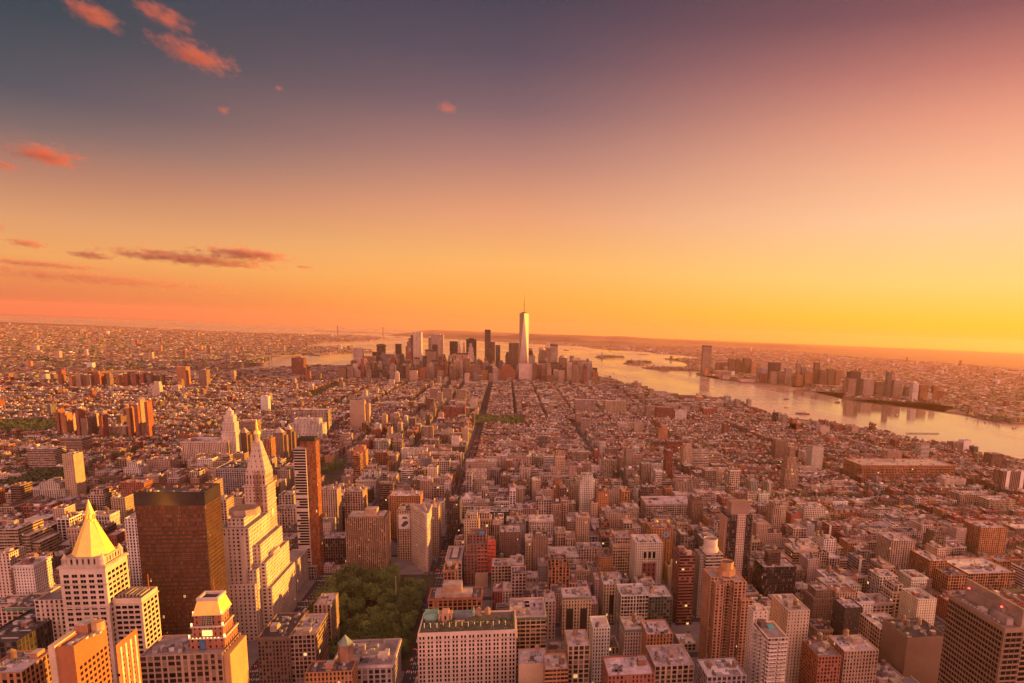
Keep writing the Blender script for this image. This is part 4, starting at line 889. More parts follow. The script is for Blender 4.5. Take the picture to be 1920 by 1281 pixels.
def deco_tower():
    o, b = hb(1468, 1500, 915, 1262, 32, 'tan', 'pier', 'tall stepped tan deco tower rising alone among low blocks on the right', name='deco_tower', roof=2, tanks=0, bulks=0, tiers=None)
    x0, x1, y0, y1, z = b; zt = at_Y(1485, 838, 1275)[1]; cx = (x0+x1)/2; w = x1-x0
    for k, (f, a) in enumerate(((.78, .45), (.55, .75), (.30, 1.))):
        m = MB(); hw = w*f/2; zz = z+(zt-z)*a; m.box(cx-hw, cx+hw, y0+4+k*3, y1-4-k*3, z-1+(0 if k == 0 else (zt-z)*(.45, .75)[k-1]), zz, (.38, .25, .17), WIN['pier']); m.build('setback_stage', ['facade'], o)
    m = MB(); m.box(x0-9, x0-.02, y0+6, y1+10, GZ, z-26, (.40, .28, .2), WIN['punch']); m.box(x1+.02, x1+9, y0+6, y1+10, GZ, z-32, (.40, .28, .2), WIN['punch']); m.build('wing', ['facade'], o)
    anchor('the stepped deco tower', 1485, 880)
deco_tower()
def twin_pyramids():
    for (xL, xR, yT, Y, lab) in ((447, 462, 812, 1600, 'leftmost brown brick tower with a small glass pyramid cap, left of the clock tower cupola'), (512, 530, 812, 1540, 'second brown tower with a pyramid cap, right of the clock tower cupola'), (532, 545, 806, 1590, 'third brown pyramid capped tower, standing just behind its neighbour')):
        o, (x0, x1, y0, y1, z) = hb(xL, xR, yT, Y, 24, 'brown', 'small', lab, name='pyramid_capped_tower', roof=3, tanks=0, bulks=0, clutter=False, group='brown pyramid capped apartment towers')
        m = MB(); cx, cy = (x0+x1)/2, (y0+y1)/2; P = [(x0+2, y0+2), (x1-2, y0+2), (x1-2, y1-2), (x0+2, y1-2)]
        for i in range(4): m.face([(*P[i], z), (*P[(i+1) % 4], z), (cx, cy, z+12)], 0, None, (.40, .30, .26, 0))
        m.build('pyramid_cap', ['roof'], o); m = MB(); m.box(x1+.01, x1+5, y0+7, y1-4, GZ, z-6, C['brown'], WIN['small']); m.build('side_bay', ['facade'], o)
    anchor('the pyramid capped towers', 530, 830)
twin_pyramids()
def coned():
    o, (x0, x1, y0, y1, z) = hb(338, 424, 828, 1530, 62, 'pink', 'pier', 'long pale block with tall window bays below the white tower with stepped crown', name='utility_headquarters', roof=0, tanks=0, bulks=3, cornice=True)
    cx, tz = at_Y(424, 764, 1545); Y = 1548; c = (.56, .46, .38)
    root = empty('stepped_crown_tower', (cx, Y, GZ)); tag(root, 'white tower with a stepped lantern crown, lit yellow on its right, behind the pale block', 'building'); FOOT.append((cx-16, cx+18, Y-2, Y+34))
    w, r = MB(), MB(); H = tz-GZ
    for k, (hw, f0, f1) in enumerate(((14, 0, .58), (12.3, .58, .74), (9.5, .74, .86), (6, .86, .93))): w.box(cx-hw, cx+hw, Y+14-hw, Y+14+hw, GZ+H*f0, GZ+H*f1, c, WIN['small'])
    w.build('shaft', ['facade'], root); m = MB(); m.cone(cx, Y+14, GZ+H*.93, tz, 5, .3, 4, c, rot=math.pi/4); m.build('lantern', ['roof'], root)
    anchor('the white stepped crown tower', 424, 800)
coned()
# ------------------------------------------------------------------ other buildings one can point at
# xL, xR, yTop (pixels of the front's top edge), downtown distance Y, depth, colour, windows, roof, label, options
ROWS = [
 # left foreground and middle
 (-18, 45, 993, 860, 45, 'tan', 'rib', 0, 'wide tan office block with stepped right side at the left edge', dict(tz=[(0, .8, 0, 1, 1), (.8, 1.05, .1, 1, .86), (1.05, 1.3, .15, 1, .72)])),
 (18, 62, 1068, 770, 36, 'brown', 'small', 4, 'plain dark brown block below the stepped tan office block', {}),
 (10, 76, 1140, 640, 34, 'sand', 'loft', 3, 'low tan loft with dark green roof and lit windows left of the gilded pyramid tower', dict(cornice=(.12, .20, .16))),
 (-50, 32, 1206, 520, 60, 'dark', 'loft', 4, 'dark roofed arcaded block in the bottom left corner', {}),
 (-40, 40, 1264, 430, 30, 'orange', 'loft', 0, 'orange tinted low roof at the very bottom left corner', {}),
 (116, 137, 852, 1235, 26, 'sand', 'small', 4, 'tall brown tower with a bright yellow side wall at the left', dict(bulks=1, tanks=0)),
 (113, 152, 822, 1650, 40, 'tan', 'rib', 0, 'broad tan hospital like block with dark top band behind the yellow sided tower', dict(cornice=(.08, .07, .06))),
 (50, 101, 842, 1480, 38, 'pink', 'rib', 0, 'long greyish pink slab left of the yellow sided tower', {}),
 (44, 120, 908, 1290, 40, 'white', 'punch', 0, 'stepped white block below the greyish pink slab', dict(tz=[(0, 1, 0, 1, .7), (.3, .8, .2, .9, 1), (.5, .65, .3, .8, 1.15)])),
 (200, 236, 800, 1880, 44, 'tan', 'pier', 0, 'square tan brick block with two roof huts, standing alone in the low blocks at left', dict(bulks=2)),
 (230, 262, 868, 1380, 30, 'white', 'punch', 0, 'small white stepped block left of the long pale block', dict(tz=[(0, 1, 0, 1, .75), (.15, .75, .2, 1, 1)])),
 (274, 318, 862, 1430, 38, 'tan', 'punch', 2, 'brown tan block with a bright right side behind the dark glass slab', {}),
 (306, 332, 885, 1320, 34, 'tan', 'punch', 0, 'low tan block just behind the dark glass slab', {}),
 (404, 468, 878, 1200, 60, 'grey', 'grid', 4, 'long grey block with green glazed bays and dark roof left of the clock tower', dict(cornice=True)),
 (385, 400, 905, 905, 28, 'tan', 'punch', 2, 'tan block with a yellow lit side showing over the dark glass slab', {}),
 (402, 424, 938, 880, 24, 'tan', 'punch', 2, 'lower tan block stepping down right of the dark glass slab', {}),
 (233, 256, 972, 800, 40, 'white', 'punch', 0, 'narrow white block seen between the gilded pyramid and the dark glass slab', {}),
 (448, 478, 790, 1730, 40, 'tan', 'rib', 0, 'boxy tan tower with bright side behind the clock tower cupola', dict(bulks=1)),
 (490, 521, 808, 1660, 30, 'white', 'grid', 4, 'white gridded block with dark windows between the pyramid capped towers', {}),
 (542, 604, 786, 1830, 44, 'white', 'pier', 0, 'white stepped block with broad shoulders behind the slim glass tower', dict(tz=[(0, 1, 0, 1, .8), (.12, .88, .2, .9, 1)])),
 (545, 615, 768, 1950, 34, 'pink', 'grid', 0, 'long white gridded block with a bright yellow right side', {}),
 (655, 683, 752, 2060, 26, 'tan', 'small', 3, 'tall brown double tower with orange right sides in the middle distance', dict(tanks=0, bulks=1)),
 (686, 692, 757, 2075, 24, 'tan', 'small', 3, 'narrow rear slab of the brown double tower', dict(tanks=0, bulks=0)),
 (643, 659, 814, 1740, 24, 'pink', 'rib', 0, 'slim pale pink tower with bright edge above the wooded square', dict(tanks=0)),
 (646, 680, 922, 1010, 34, 'tan', 'grid', 0, 'tan office block with open roof frames behind the tan piered apartment tower', dict(bulks=2)),
 (596, 646, 1010, 905, 30, 'brown', 'grid', 0, 'brown loft with big window bays between the slim glass tower and the piered tower', {}),
 (600, 622, 1062, 868, 16, 'pink', 'punch', 0, 'row house with bay windows on the north side of the leafy square', dict(bulks=0, tanks=0)),
 (623, 645, 1068, 868, 16, 'cream', 'punch', 2, 'cream row house next to the piered apartment tower', dict(bulks=0, tanks=0)),
 (482, 542, 1196, 560, 50, 'brown', 'punch', 4, 'brown brick office block with rooftop machinery at the foot of the white stepped block', dict(cornice=True)),
 (543, 590, 1192, 562, 44, 'tan', 'grid', 1, 'tan office block with pale roof terrace beside the brown brick office block', dict(bulks=2)),
 (588, 620, 1135, 640, 30, 'tan', 'pier', 0, 'taller tan slab corner overlooking the leafy park', {}),
 (620, 735, 1250, 500, 44, 'grey', 'loft', 2, 'low grey block with a sunken roof court and pale coping beside the park', dict(cornice=(.45, .36, .32), bulks=2)),
 (572, 660, 1262, 470, 18, 'orange', 'punch', 3, 'orange brick block with a cone capped stair turret at the bottom', dict(bulks=1)),
 (730, 788, 930, 1010, 34, 'orange', 'punch', 0, 'long tan loft behind the billboard loft', {}),
 (688, 743, 890, 1340, 26, 'white', 'grid', 0, 'long low white office block across from the wooded square', {}),
 (773, 812, 900, 1210, 30, 'tan', 'grid', 0, 'tan loft with big windows left of the long avenue', {}),
 (813, 846, 897, 1225, 30, 'sand', 'punch', 0, 'sand coloured loft corner on the long avenue', {}),
 (700, 728, 826, 1640, 30, 'white', 'grid', 0, 'white gridded block right of the slim pale pink tower', {}),
 (752, 800, 842, 1560, 24, 'white', 'punch', 0, 'long white block with arched top above the wooded square', {}),
 (808, 856, 850, 1500, 24, 'sand', 'loft', 0, 'wide sand block with tall window bays by the long avenue', dict(cornice=True)),
 (838, 862, 940, 880+80, 40, 'dark', 'punch', 4, 'dark block on the left side of the long avenue behind the wedge tower', {}),
 (806, 822, 952, 925, 36, 'tan', 'small', 0, 'narrow tan block hidden half behind the wedge shaped tower', {}),
 (830, 872, 763, 2330, 40, 'red', 'pier', 3, 'big dark red library block beside the green square', dict(tanks=0)),
 (862, 887, 937, 1095, 24, 'white', 'punch', 0, 'white loft with pyramid roof on the right side of the long avenue', {}),
 (888, 918, 942, 1090, 24, 'tan', 'punch', 0, 'tan loft next to the white pyramid roofed loft', {}),
 # centre right foreground
 (873, 932, 866, 1500, 34, 'tan', 'punch', 0, 'tall tan loft with regular windows where the long avenue begins', dict(bulks=2)),
 (874, 912, 884, 1400, 26, 'pink', 'punch', 0, 'pinkish loft in front of the tall tan loft', {}),
 (869, 926, 908, 1250, 30, 'pink', 'loft', 0, 'wide pinkish loft with small top row windows, right side of the avenue', dict(cornice=True)),
 (916, 954, 960, 1020, 30, 'green', 'grid', 0, 'greenish grey loft with large square window bays', {}),
 (993, 1037, 976, 960, 32, 'cream', 'punch', 0, 'tall cream block with triple windows and flat cornice', dict(cornice=True)),
 (986, 1010, 1013, 850, 28, 'sand', 'punch', 0, 'narrow cream loft with arched windows under its top', dict(cornice=True)),
 (937, 976, 998, 880, 34, 'brown', 'small', 0, 'plain brown brick warehouse left of the narrow cream loft', {}),
 (1010, 1084, 1042, 850, 36, 'white', 'grid', 0, 'wide low white block with ornate front', dict(cornice=True)),
 (1064, 1100, 978, 1000, 28, 'sand', 'punch', 0, 'sand coloured block right of the tall cream block', {}),
 (1084, 1130, 1030, 850, 30, 'pink', 'loft', 2, 'pinkish low loft with a brown roof terrace', {}),
 (1129, 1196, 1006, 880, 34, 'green', 'grid', 5, 'dark greenish loft with a red painted top storey', dict(cornice=(.34, .08, .05))),
 (1192, 1243, 1018, 760, 34, 'cream', 'small', 0, 'cream tower with a red brick centre and three tall arches at the top', {}),
 (1221, 1262, 992, 815, 30, 'orange', 'punch', 5, 'yellow orange block with a round blue emblem behind the cream tower', {}),
 (1275, 1304, 1042, 676, 30, 'red', 'rib', 4, 'red brick apartment tower with dark roof left of the cylinder topped tower', dict(bulks=2)),
 (1132, 1164, 1096, 690, 28, 'sand', 'punch', 0, 'tall sand block with a recessed dark window strip', {}),
 (1055, 1109, 1120, 650, 26, 'sand', 'punch', 0, 'tan loft with two dark recessed window bays', dict(cornice=(.16, .20, .15))),
 (1022, 1042, 1128, 655, 26, 'pink', 'punch', 0, 'narrow pinkish loft left of the tan loft with recessed bays', {}),
 (1065, 1106, 1212, 500, 30, 'sand', 'loft', 0, 'narrow tall sand loft with a dark roof lift house at the bottom', dict(bulks=2)),
 (1112, 1144, 1178, 560, 26, 'white', 'punch', 0, 'white gothic fronted loft with planted roof terrace', {}),
 (1172, 1213, 1180, 560, 28, 'pink', 'punch', 0, 'square tan loft with a clean pale roof', dict(cornice=(.15, .2, .15))),
 (973, 1026, 1246, 500, 26, 'tan', 'blank', 0, 'blank tan brick wall building beside the rooftop garden block', dict(bulks=1, tanks=1)),
 (1022, 1066, 1255, 480, 26, 'orange', 'rib', 0, 'low orange brick building at the bottom edge', dict(bulks=1, tanks=1)),
 (922, 958, 1062, 770, 28, 'sand', 'grid', 0, 'sand loft with wide window bays right of the red netted building', {}),
 (958, 981, 1056, 790, 28, 'cream', 'punch', 0, 'cream loft with an arched bay next to the sand loft', dict(cornice=True)),
 (1165, 1216, 1118, 640, 34, 'white', 'grid', 0, 'wide pale low loft with a clean pinkish roof', {}),
 (1217, 1262, 1120, 640, 34, 'green', 'grid', 0, 'dark fronted low loft with a pale roof next to the wide pale loft', {}),
 (1213, 1262, 1190, 540, 30, 'orange', 'punch', 0, 'orange brick loft with a roof garden behind the bottom centre', {}),
 (1228, 1302, 1250, 470, 36, 'tan', 'loft', 1, 'tan loft with two window bays at the bottom, left of the orange tower', {}),
 (1140, 1228, 1268, 440, 30, 'red', 'punch', 0, 'low red brick roof with a water tank at the bottom edge', {}),
 (1326, 1400, 1270, 440, 28, 'grey', 'loft', 6, 'low whitish roof carrying two tanks at the bottom below the orange tower', dict(tanks=2)),
 # right
 (1432, 1494, 1064, 712, 32, 'dark', 'glass', 1, 'dark glass and steel office box with a black roof hut', dict(bulks=0, tanks=0)),
 (1478, 1519, 1146, 520, 38, 'cream', 'small', 1, 'tall cream brick apartment tower right of the balcony tower', dict(tanks=1, bulks=2)),
 (1422, 1452, 948, 1060, 28, 'tan', 'pier', 0, 'tan loft pair member with tall bays behind the dark column tower', {}),
 (1455, 1480, 944, 1085, 26, 'sand', 'punch', 0, 'rounded sand coloured block under the deco tower', {}),
 (1508, 1548, 952, 1050, 34, 'cream', 'punch', 0, 'square cream hospital like block with even windows', {}),
 (1484, 1503, 965, 1040, 24, 'red', 'blank', 0, 'red gabled brick block left of the square cream block', {}),
 (1494, 1533, 1022, 870, 30, 'white', 'grid', 0, 'white loft with big black windows right of the dark glass box', {}),
 (1556, 1582, 986, 965, 26, 'red', 'rib', 0, 'small red apartment block with a white striped left flank', {}),
 (1612, 1624, 1050, 830, 30, 'grey', 'rib', 0, 'grey office block with a white left edge', {}),
 (1672, 1717, 1014, 905, 36, 'tan', 'pier', 0, 'tan apartment tower with vertical bays among low brown roofs', dict(bulks=1)),
 (1722, 1757, 1124, 610, 32, 'cream', 'small', 0, 'cream apartment tower with green window strip near the office slab', dict(bulks=1)),
 (1650, 1684, 1082, 700, 26, 'white', 'loft', 0, 'small white loft with a blue painted panel on its flank', {}),
 (1779, 1815, 1080, 730, 50, 'orange', 'grid', 3, 'huge orange warehouse block left part, dark roof', dict(bulks=1, tanks=0)),
 (1816, 1905, 1076, 735, 60, 'orange', 'grid', 0, 'long orange warehouse wing behind the banded office slab', dict(bulks=2)),
 (1745, 1776, 1052, 760, 44, 'orange', 'grid', 0, 'glowing orange warehouse tower stage left of the huge warehouse', dict(bulks=1, tanks=0)),
 (1702, 1776, 1196, 500, 40, 'brown', 'blank', 4, 'dark roofed brown block with round tanks left of the banded office slab', dict(tanks=3)),
 (1650, 1700, 1180, 540, 36, 'sand', 'loft', 0, 'pale roofed sand loft with ducts near the bottom right', {}),
 (1584, 1648, 1222, 480, 30, 'tan', 'punch', 0, 'tan loft with dark skylights near the bottom right', {}),
 (1535, 1578, 1232, 470, 30, 'red', 'punch', 2, 'red brick loft with white window bays at the bottom right of the cream tower', {}),
 (1585, 1618, 1140, 610, 26, 'dark', 'small', 0, 'dark brown loft with dotted windows right of the cream apartment tower', {}),
 (1553, 1615, 1100, 690, 30, 'cream', 'punch', 0, 'long pale loft row with striped front', {}),
 (1615, 1792, 872, 1366, 80, 'orange', 'grid', 1, 'enormous full block orange brown warehouse on the right', dict(bulks=4, tanks=2, cornice=True)),
 (1772, 1812, 898, 1310, 30, 'cream', 'small', 0, 'cream checkered school like block right of the enormous warehouse', {}),
 (1802, 1852, 928, 1200, 34, 'tan', 'loft', 0, 'long low tan block below the checkered block', {}),
 (1856, 1906, 938, 1160, 34, 'sand', 'grid', 0, 'sand coloured warehouse with big windows at the right edge', {}),
 (1882, 1935, 884, 1460, 30, 'brown', 'strip', 0, 'brown slab with two white vertical stripes at the right edge', {}),
 (1840, 1890, 990, 960, 40, 'orange', 'punch', 0, 'rust coloured block with turret like bays at the right edge', {}),
 (1788, 1806, 830, 1760, 30, 'tan', 'rib', 0, 'brown slab beside a bright lift tower on the waterfront', {}),
 (1808, 1822, 826, 1762, 26, 'white', 'blank', 0, 'bright white blank lift tower on the waterfront at right', dict(tanks=0, bulks=0)),
 (1728, 1744, 832, 1800, 26, 'white', 'rib', 2, 'white and brown stepped tower on the waterfront', {}),
 (1860, 1882, 852, 1640, 30, 'brown', 'pier', 2, 'dark pier shed building at the river edge on the right', {}),
 (1665, 1692, 846, 1760, 26, 'tan', 'punch', 0, 'long low yellowish riverside warehouse', {}),
 (1556, 1572, 822, 1850, 34, 'red', 'blank', 3, 'dark red brick block with a glowing side near the river', {}),
 (1538, 1556, 800, 2050, 30, 'cream', 'punch', 3, 'cream riverside loft with dark mansard roof and orange side', {}),
 (1565, 1580, 796, 2120, 30, 'red', 'punch', 2, 'red riverside block next to the cream mansard loft', {}),
 (1598, 1610, 800, 2080, 30, 'tan', 'punch', 1, 'square tan riverside block with bright orange side', {}),
 (1632, 1642, 816, 1960, 22, 'tan', 'punch', 0, 'small riverside block with yellow side wall', {}),
 (1508, 1530, 848, 1560, 34, 'cream', 'punch', 0, 'cream loft with yellow right end near the deco tower', {}),
 (1524, 1545, 838, 1480, 30, 'cream', 'small', 1, 'cream curved front apartment tower right of the deco tower', {}),
 (1455, 1478, 826, 1640, 28, 'brown', 'punch', 2, 'brown apartment slab left behind the deco tower', {}),
 (1486, 1500, 786, 2380, 20, 'red', 'small', 2, 'red ziggurat like riverside apartment tower', dict(tz=[(0, 1, 0, 1, .7), (0, .6, 0, 1, 1)])),
 (1452, 1457, 774, 2560, 18, 'dark', 'glass', 2, 'first of the small riverside glass towers', {}),
 (1460, 1466, 774, 2560, 18, 'white', 'glass', 2, 'second small riverside tower, pale and yellow lit', {}),
 (1468, 1477, 778, 2600, 18, 'cream', 'glass', 2, 'third small riverside tower, lowest of the three', {}),
 (1402, 1416, 770, 2560, 30, 'red', 'punch', 3, 'dark reddish riverside block with glowing windows by the piers', dict(tanks=0)),
 (1418, 1431, 768, 2580, 30, 'red', 'punch', 3, 'second reddish riverside block right beside the first', dict(tanks=0)),
 (1320, 1343, 766, 2520, 60, 'red', 'punch', 1, 'big red brick depot with a glowing orange right side near the piers', dict(tanks=0)),
 (1212, 1232, 762, 2700, 50, 'tan', 'grid', 4, 'tan loft with dark top near the river', dict(tanks=0)),
 (1232, 1264, 764, 2720, 50, 'red', 'rib', 2, 'long red brick loft right of the dark topped loft', dict(tanks=0)),
 (1266, 1288, 770, 2650, 30, 'white', 'punch', 0, 'lone white loft by the river piers', dict(tanks=0)),
 (1178, 1216, 738, 3050, 60, 'brown', 'rib', 2, 'bulky brown printing house like block with stepped shoulders near the river', dict(tanks=0, bulks=2)),
 (1309, 1319, 739, 3150, 40, 'pink', 'blank', 0, 'pale concrete vent tower standing in the river at the end of a pier', dict(tanks=0, bulks=0)),
 (1134, 1176, 752, 2900, 40, 'tan', 'grid', 0, 'long tan loft row with even windows downtown right', dict(tanks=0)),
 (1079, 1116, 750, 2950, 40, 'pink', 'grid', 0, 'pinkish gridded loft downtown', dict(tanks=0)),
 (1190, 1206, 794, 2350, 24, 'tan', 'punch', 0, 'white sided apartment tower with bright right face', {}),
 (1090, 1107, 786, 2250, 24, 'pink', 'rib', 0, 'plain pinkish apartment tower in the village blocks', {}),
 (1080, 1092, 776, 2350, 22, 'tan', 'rib', 0, 'yellow lit apartment tower in the village blocks', {}),
 (1236, 1253, 798, 2050, 22, 'orange', 'small', 0, 'orange stepped apartment tower glowing on its right side', dict(tz=[(0, 1, 0, 1, .8), (.3, .9, .2, 1, 1)])),
 (1010, 1027, 818, 1780, 18, 'grey', 'glass', 0, 'pale blue glass box on a dark base in the centre blocks', dict(tanks=0)),
 (1073, 1104, 848, 1560, 26, 'tan', 'grid', 0, 'tan square loft in the centre right blocks', {}),
 (1136, 1158, 842, 1620, 26, 'brown', 'punch', 2, 'dark brown apartment block beside a white one', {}),
 (1126, 1136, 830, 1640, 26, 'white', 'punch', 0, 'white slab next to the dark brown apartment block', {}),
 (1225, 1250, 828, 1760, 30, 'brown', 'rib', 2, 'dark box shaped hospital block on the right of centre', {}),
 (1252, 1284, 828, 1780, 30, 'red', 'rib', 2, 'long reddish block beside the dark box shaped one', {}),
 (1300, 1330, 846, 1600, 28, 'cream', 'rib', 0, 'cream sided pair tower right of the reddish block', {}),
 (1330, 1352, 850, 1620, 28, 'sand', 'rib', 0, 'sand coloured slab beside the cream sided tower', {}),
 (1212, 1300, 944, 1080, 50, 'cream', 'loft', 0, 'long low cream department store like block', dict(cornice=True)),
 (1228, 1266, 985, 1000, 34, 'white', 'punch', 2, 'white block with two small corner domes', {}),
 # downtown rim of mid blocks
 (806, 825, 729, 2560, 24, 'tan', 'rib', 0, 'leftmost of three tan apartment towers above the dark red library', dict(tanks=0)),
 (829, 847, 729, 2620, 22, 'tan', 'rib', 0, 'middle of three tan apartment towers', dict(tanks=0)),
 (855, 874, 731, 2640, 22, 'tan', 'rib', 0, 'rightmost of three tan apartment towers', dict(tanks=0)),
]
FIX = {(44, 908): 945, (830, 763): 790, (873, 866): 908, (874, 884): 926, (1612, 1050): 1100, (1672, 1014): 1078, (1802, 928): 955, (1856, 938): 970, (1882, 884): 928, (1840, 990): 1042, (1728, 832): 864, (1860, 852): 884, (1665, 846): 872, (1632, 816): 838, (1486, 786): 814, (1452, 774): 798, (1460, 774): 798, (1468, 778): 799, (1212, 762): 789, (1232, 764): 791, (1266, 770): 791, (1134, 752): 776, (1079, 750): 777, (1190, 794): 817, (1090, 786): 816, (1080, 776): 799, (1236, 798): 828, (1252, 828): 858, (1330, 850): 892, (1300, 846): 892, (1228, 985): 1012, (806, 729): 756, (829, 729): 757, (855, 731): 758,
 (740, 695): 724, (768, 695): 719, (572, 696): 718, (590, 700): 716, (634, 690): 713, (651, 688): 713, (871, 700): 722, (1097, 695): 714, (729, 712): 726}
def njbase(x): return 704 if x < 1420 else 720 if x < 1490 else 724 if x < 1580 else 744 if x < 1650 else 747 if x < 1705 else 753
GRP = 'mid rise city blocks one can pick out'
for (xL, xR, yT, Y, dep, col, win, rf, lab, opt) in ROWS:
    if (xL, yT) in FIX: Y = at_z(xL, FIX[(xL, yT)], GZ)[1]
    o, b = hb(xL, xR, yT, Y, dep, col, win, lab, roof=rf, group=None, name='city_building', **opt)
    x0, x1, y0, y1, z = b
    if 'blue emblem' in lab:
        m = MB(); cx = x1-9
        for rr_, cc, yy in ((4.6, (.10, .16, .32), .3), (3.4, (.30, .34, .42), .36), (2.2, (.10, .14, .30), .42)):
            m.face([(cx+rr_*math.cos(k*math.pi/10), y0-yy, z-8+rr_*math.sin(k*math.pi/10)) for k in range(20)], 0, None, (*cc, 0))
        m.build('round_emblem', ['roof'], o)
    if 'red brick centre' in lab:
        m = MB(); a, c_ = x0+(x1-x0)*.27, x0+(x1-x0)*.78; m.box(a, c_, y0-.5, y0-.01, 30, z-26, (.20, .08, .06), (6, 6, .4, .35)); m.build('brick_panel', ['facade'], o)
        for k in range(3):
            m = MB(); xx = a+(c_-a)*(k+.5)/3; m.box(xx-1.6, xx+1.6, y0-.45, y0-.01, z-20, z-12, (.03, .03, .03)); m.build('arched_window', ['glass'], o)
    if 'recessed dark' in lab or 'recessed window bays' in lab:
        for f in ((.35, .62),) if 'recessed dark' in lab else ((.14, .38), (.62, .86)):
            m = MB(); m.box(x0+(x1-x0)*f[0], x0+(x1-x0)*f[1], y0-.35, y0-.01, 20, z-13, (.03, .025, .025)); m.build('recessed_bay', ['tar'], o)
    if 'pyramid roof on the right' in lab or 'cone capped' in lab:
        if 'cone capped' in lab:
            cx, cz = at_Y(643, 1218, 480); m = MB(); m.cone(cx, 488, z-1, cz+1, 5.5, 5.5, 6, (.24, .13, .09)); m.cone(cx, 488, cz+1, cz+8, 5.8, 0, 6, (.20, .26, .22)); m.build('stair_turret', ['roof'], o)
        else:
            m = MB(); P = [(x0+2, y0+2), (x1-2, y0+2), (x1-2, y1-2), (x0+2, y1-2)]
            for i in range(4): m.face([(*P[i], z), (*P[(i+1) % 4], z), ((x0+x1)/2, (y0+y1)/2, z+9)], 0, None, (.55, .47, .42, 0))
            m.build('pyramid_roof', ['roof'], o)
    if 'black roof hut' in lab:
        m = MB(); m.box(x0+8, x0+24, y0+8, y0+20, z-1.3, z+15, (.10, .06, .05), (3, 3, .8, .4)); m.build('roof_hut', ['facade'], o)
    if 'corner domes' in lab:
        for a in (x0+3, x0+22):
            m = MB(); m.cone(a, y0+3, z, z+4, 2.6, 2.6, 10, (.5, .4, .34)); m.dome(a, y0+3, z+4, 2.9, 4, 10, (.5, .4, .2)); m.build('corner_dome', ['gold'], o)
    if 'blue painted' in lab:
        m = MB(); m.box(x1-7, x1-1, y0-.3, y0-.01, 20, z-18, (.16, .20, .34)); m.build('painted_panel', ['roof'], o)
    if 'white left edge' in lab or 'white striped left' in lab:
        m = MB(); m.box(x0-.5, x0+3, y0-.6, y0-.01, GZ, z+1, (.6, .52, .45)); m.build('white_pier', ['facade'], o)
    if 'two white vertical' in lab:
        for f in (.12, .62):
            m = MB(); m.box(x0+(x1-x0)*f, x0+(x1-x0)*(f+.12), y0-.6, y0-.01, GZ, z+1, (.6, .52, .45)); m.build('white_stripe', ['facade'], o)
for ph, x, y in (('the yellow sided tower', 130, 880), ('the long pale block', 385, 850), ('the brown double tower', 675, 780), ('the tall cream block', 1015, 1010), ('the red topped greenish loft', 1163, 1040), ('the cream tower with the red centre', 1217, 1070), ('the dark glass office box', 1462, 1100), ('the cream brick tower', 1498, 1200), ('the square cream block', 1528, 970), ('the enormous warehouse', 1700, 890), ('the huge orange warehouse', 1800, 1090), ('the tan bay fronted tower', 1695, 1040), ('the red brick apartment tower', 1288, 1100), ('the white loft with black windows', 1515, 1040), ('the wide white ornate block', 1047, 1055), ('the rounded pale loft corner', 900, 930), ('the stepped tan office block', 20, 1010), ('the greenish grey loft', 935, 980), ('the small red striped block', 1570, 1000), ('the long cream store', 1250, 950), ('the waterfront lift tower', 1815, 845), ('the wooded square', 640, 885), ('the sand warehouse at the right edge', 1880, 950), ('the sand loft with recessed strip', 1148, 1120), ('the narrow sand loft', 1085, 1230), ('the square tan loft', 1190, 1200), ('the brown tank block', 1738, 1210), ('the pale blue glass box', 1018, 835), ('the dark brown block at left', 40, 1085)): anchor(ph, x, y)
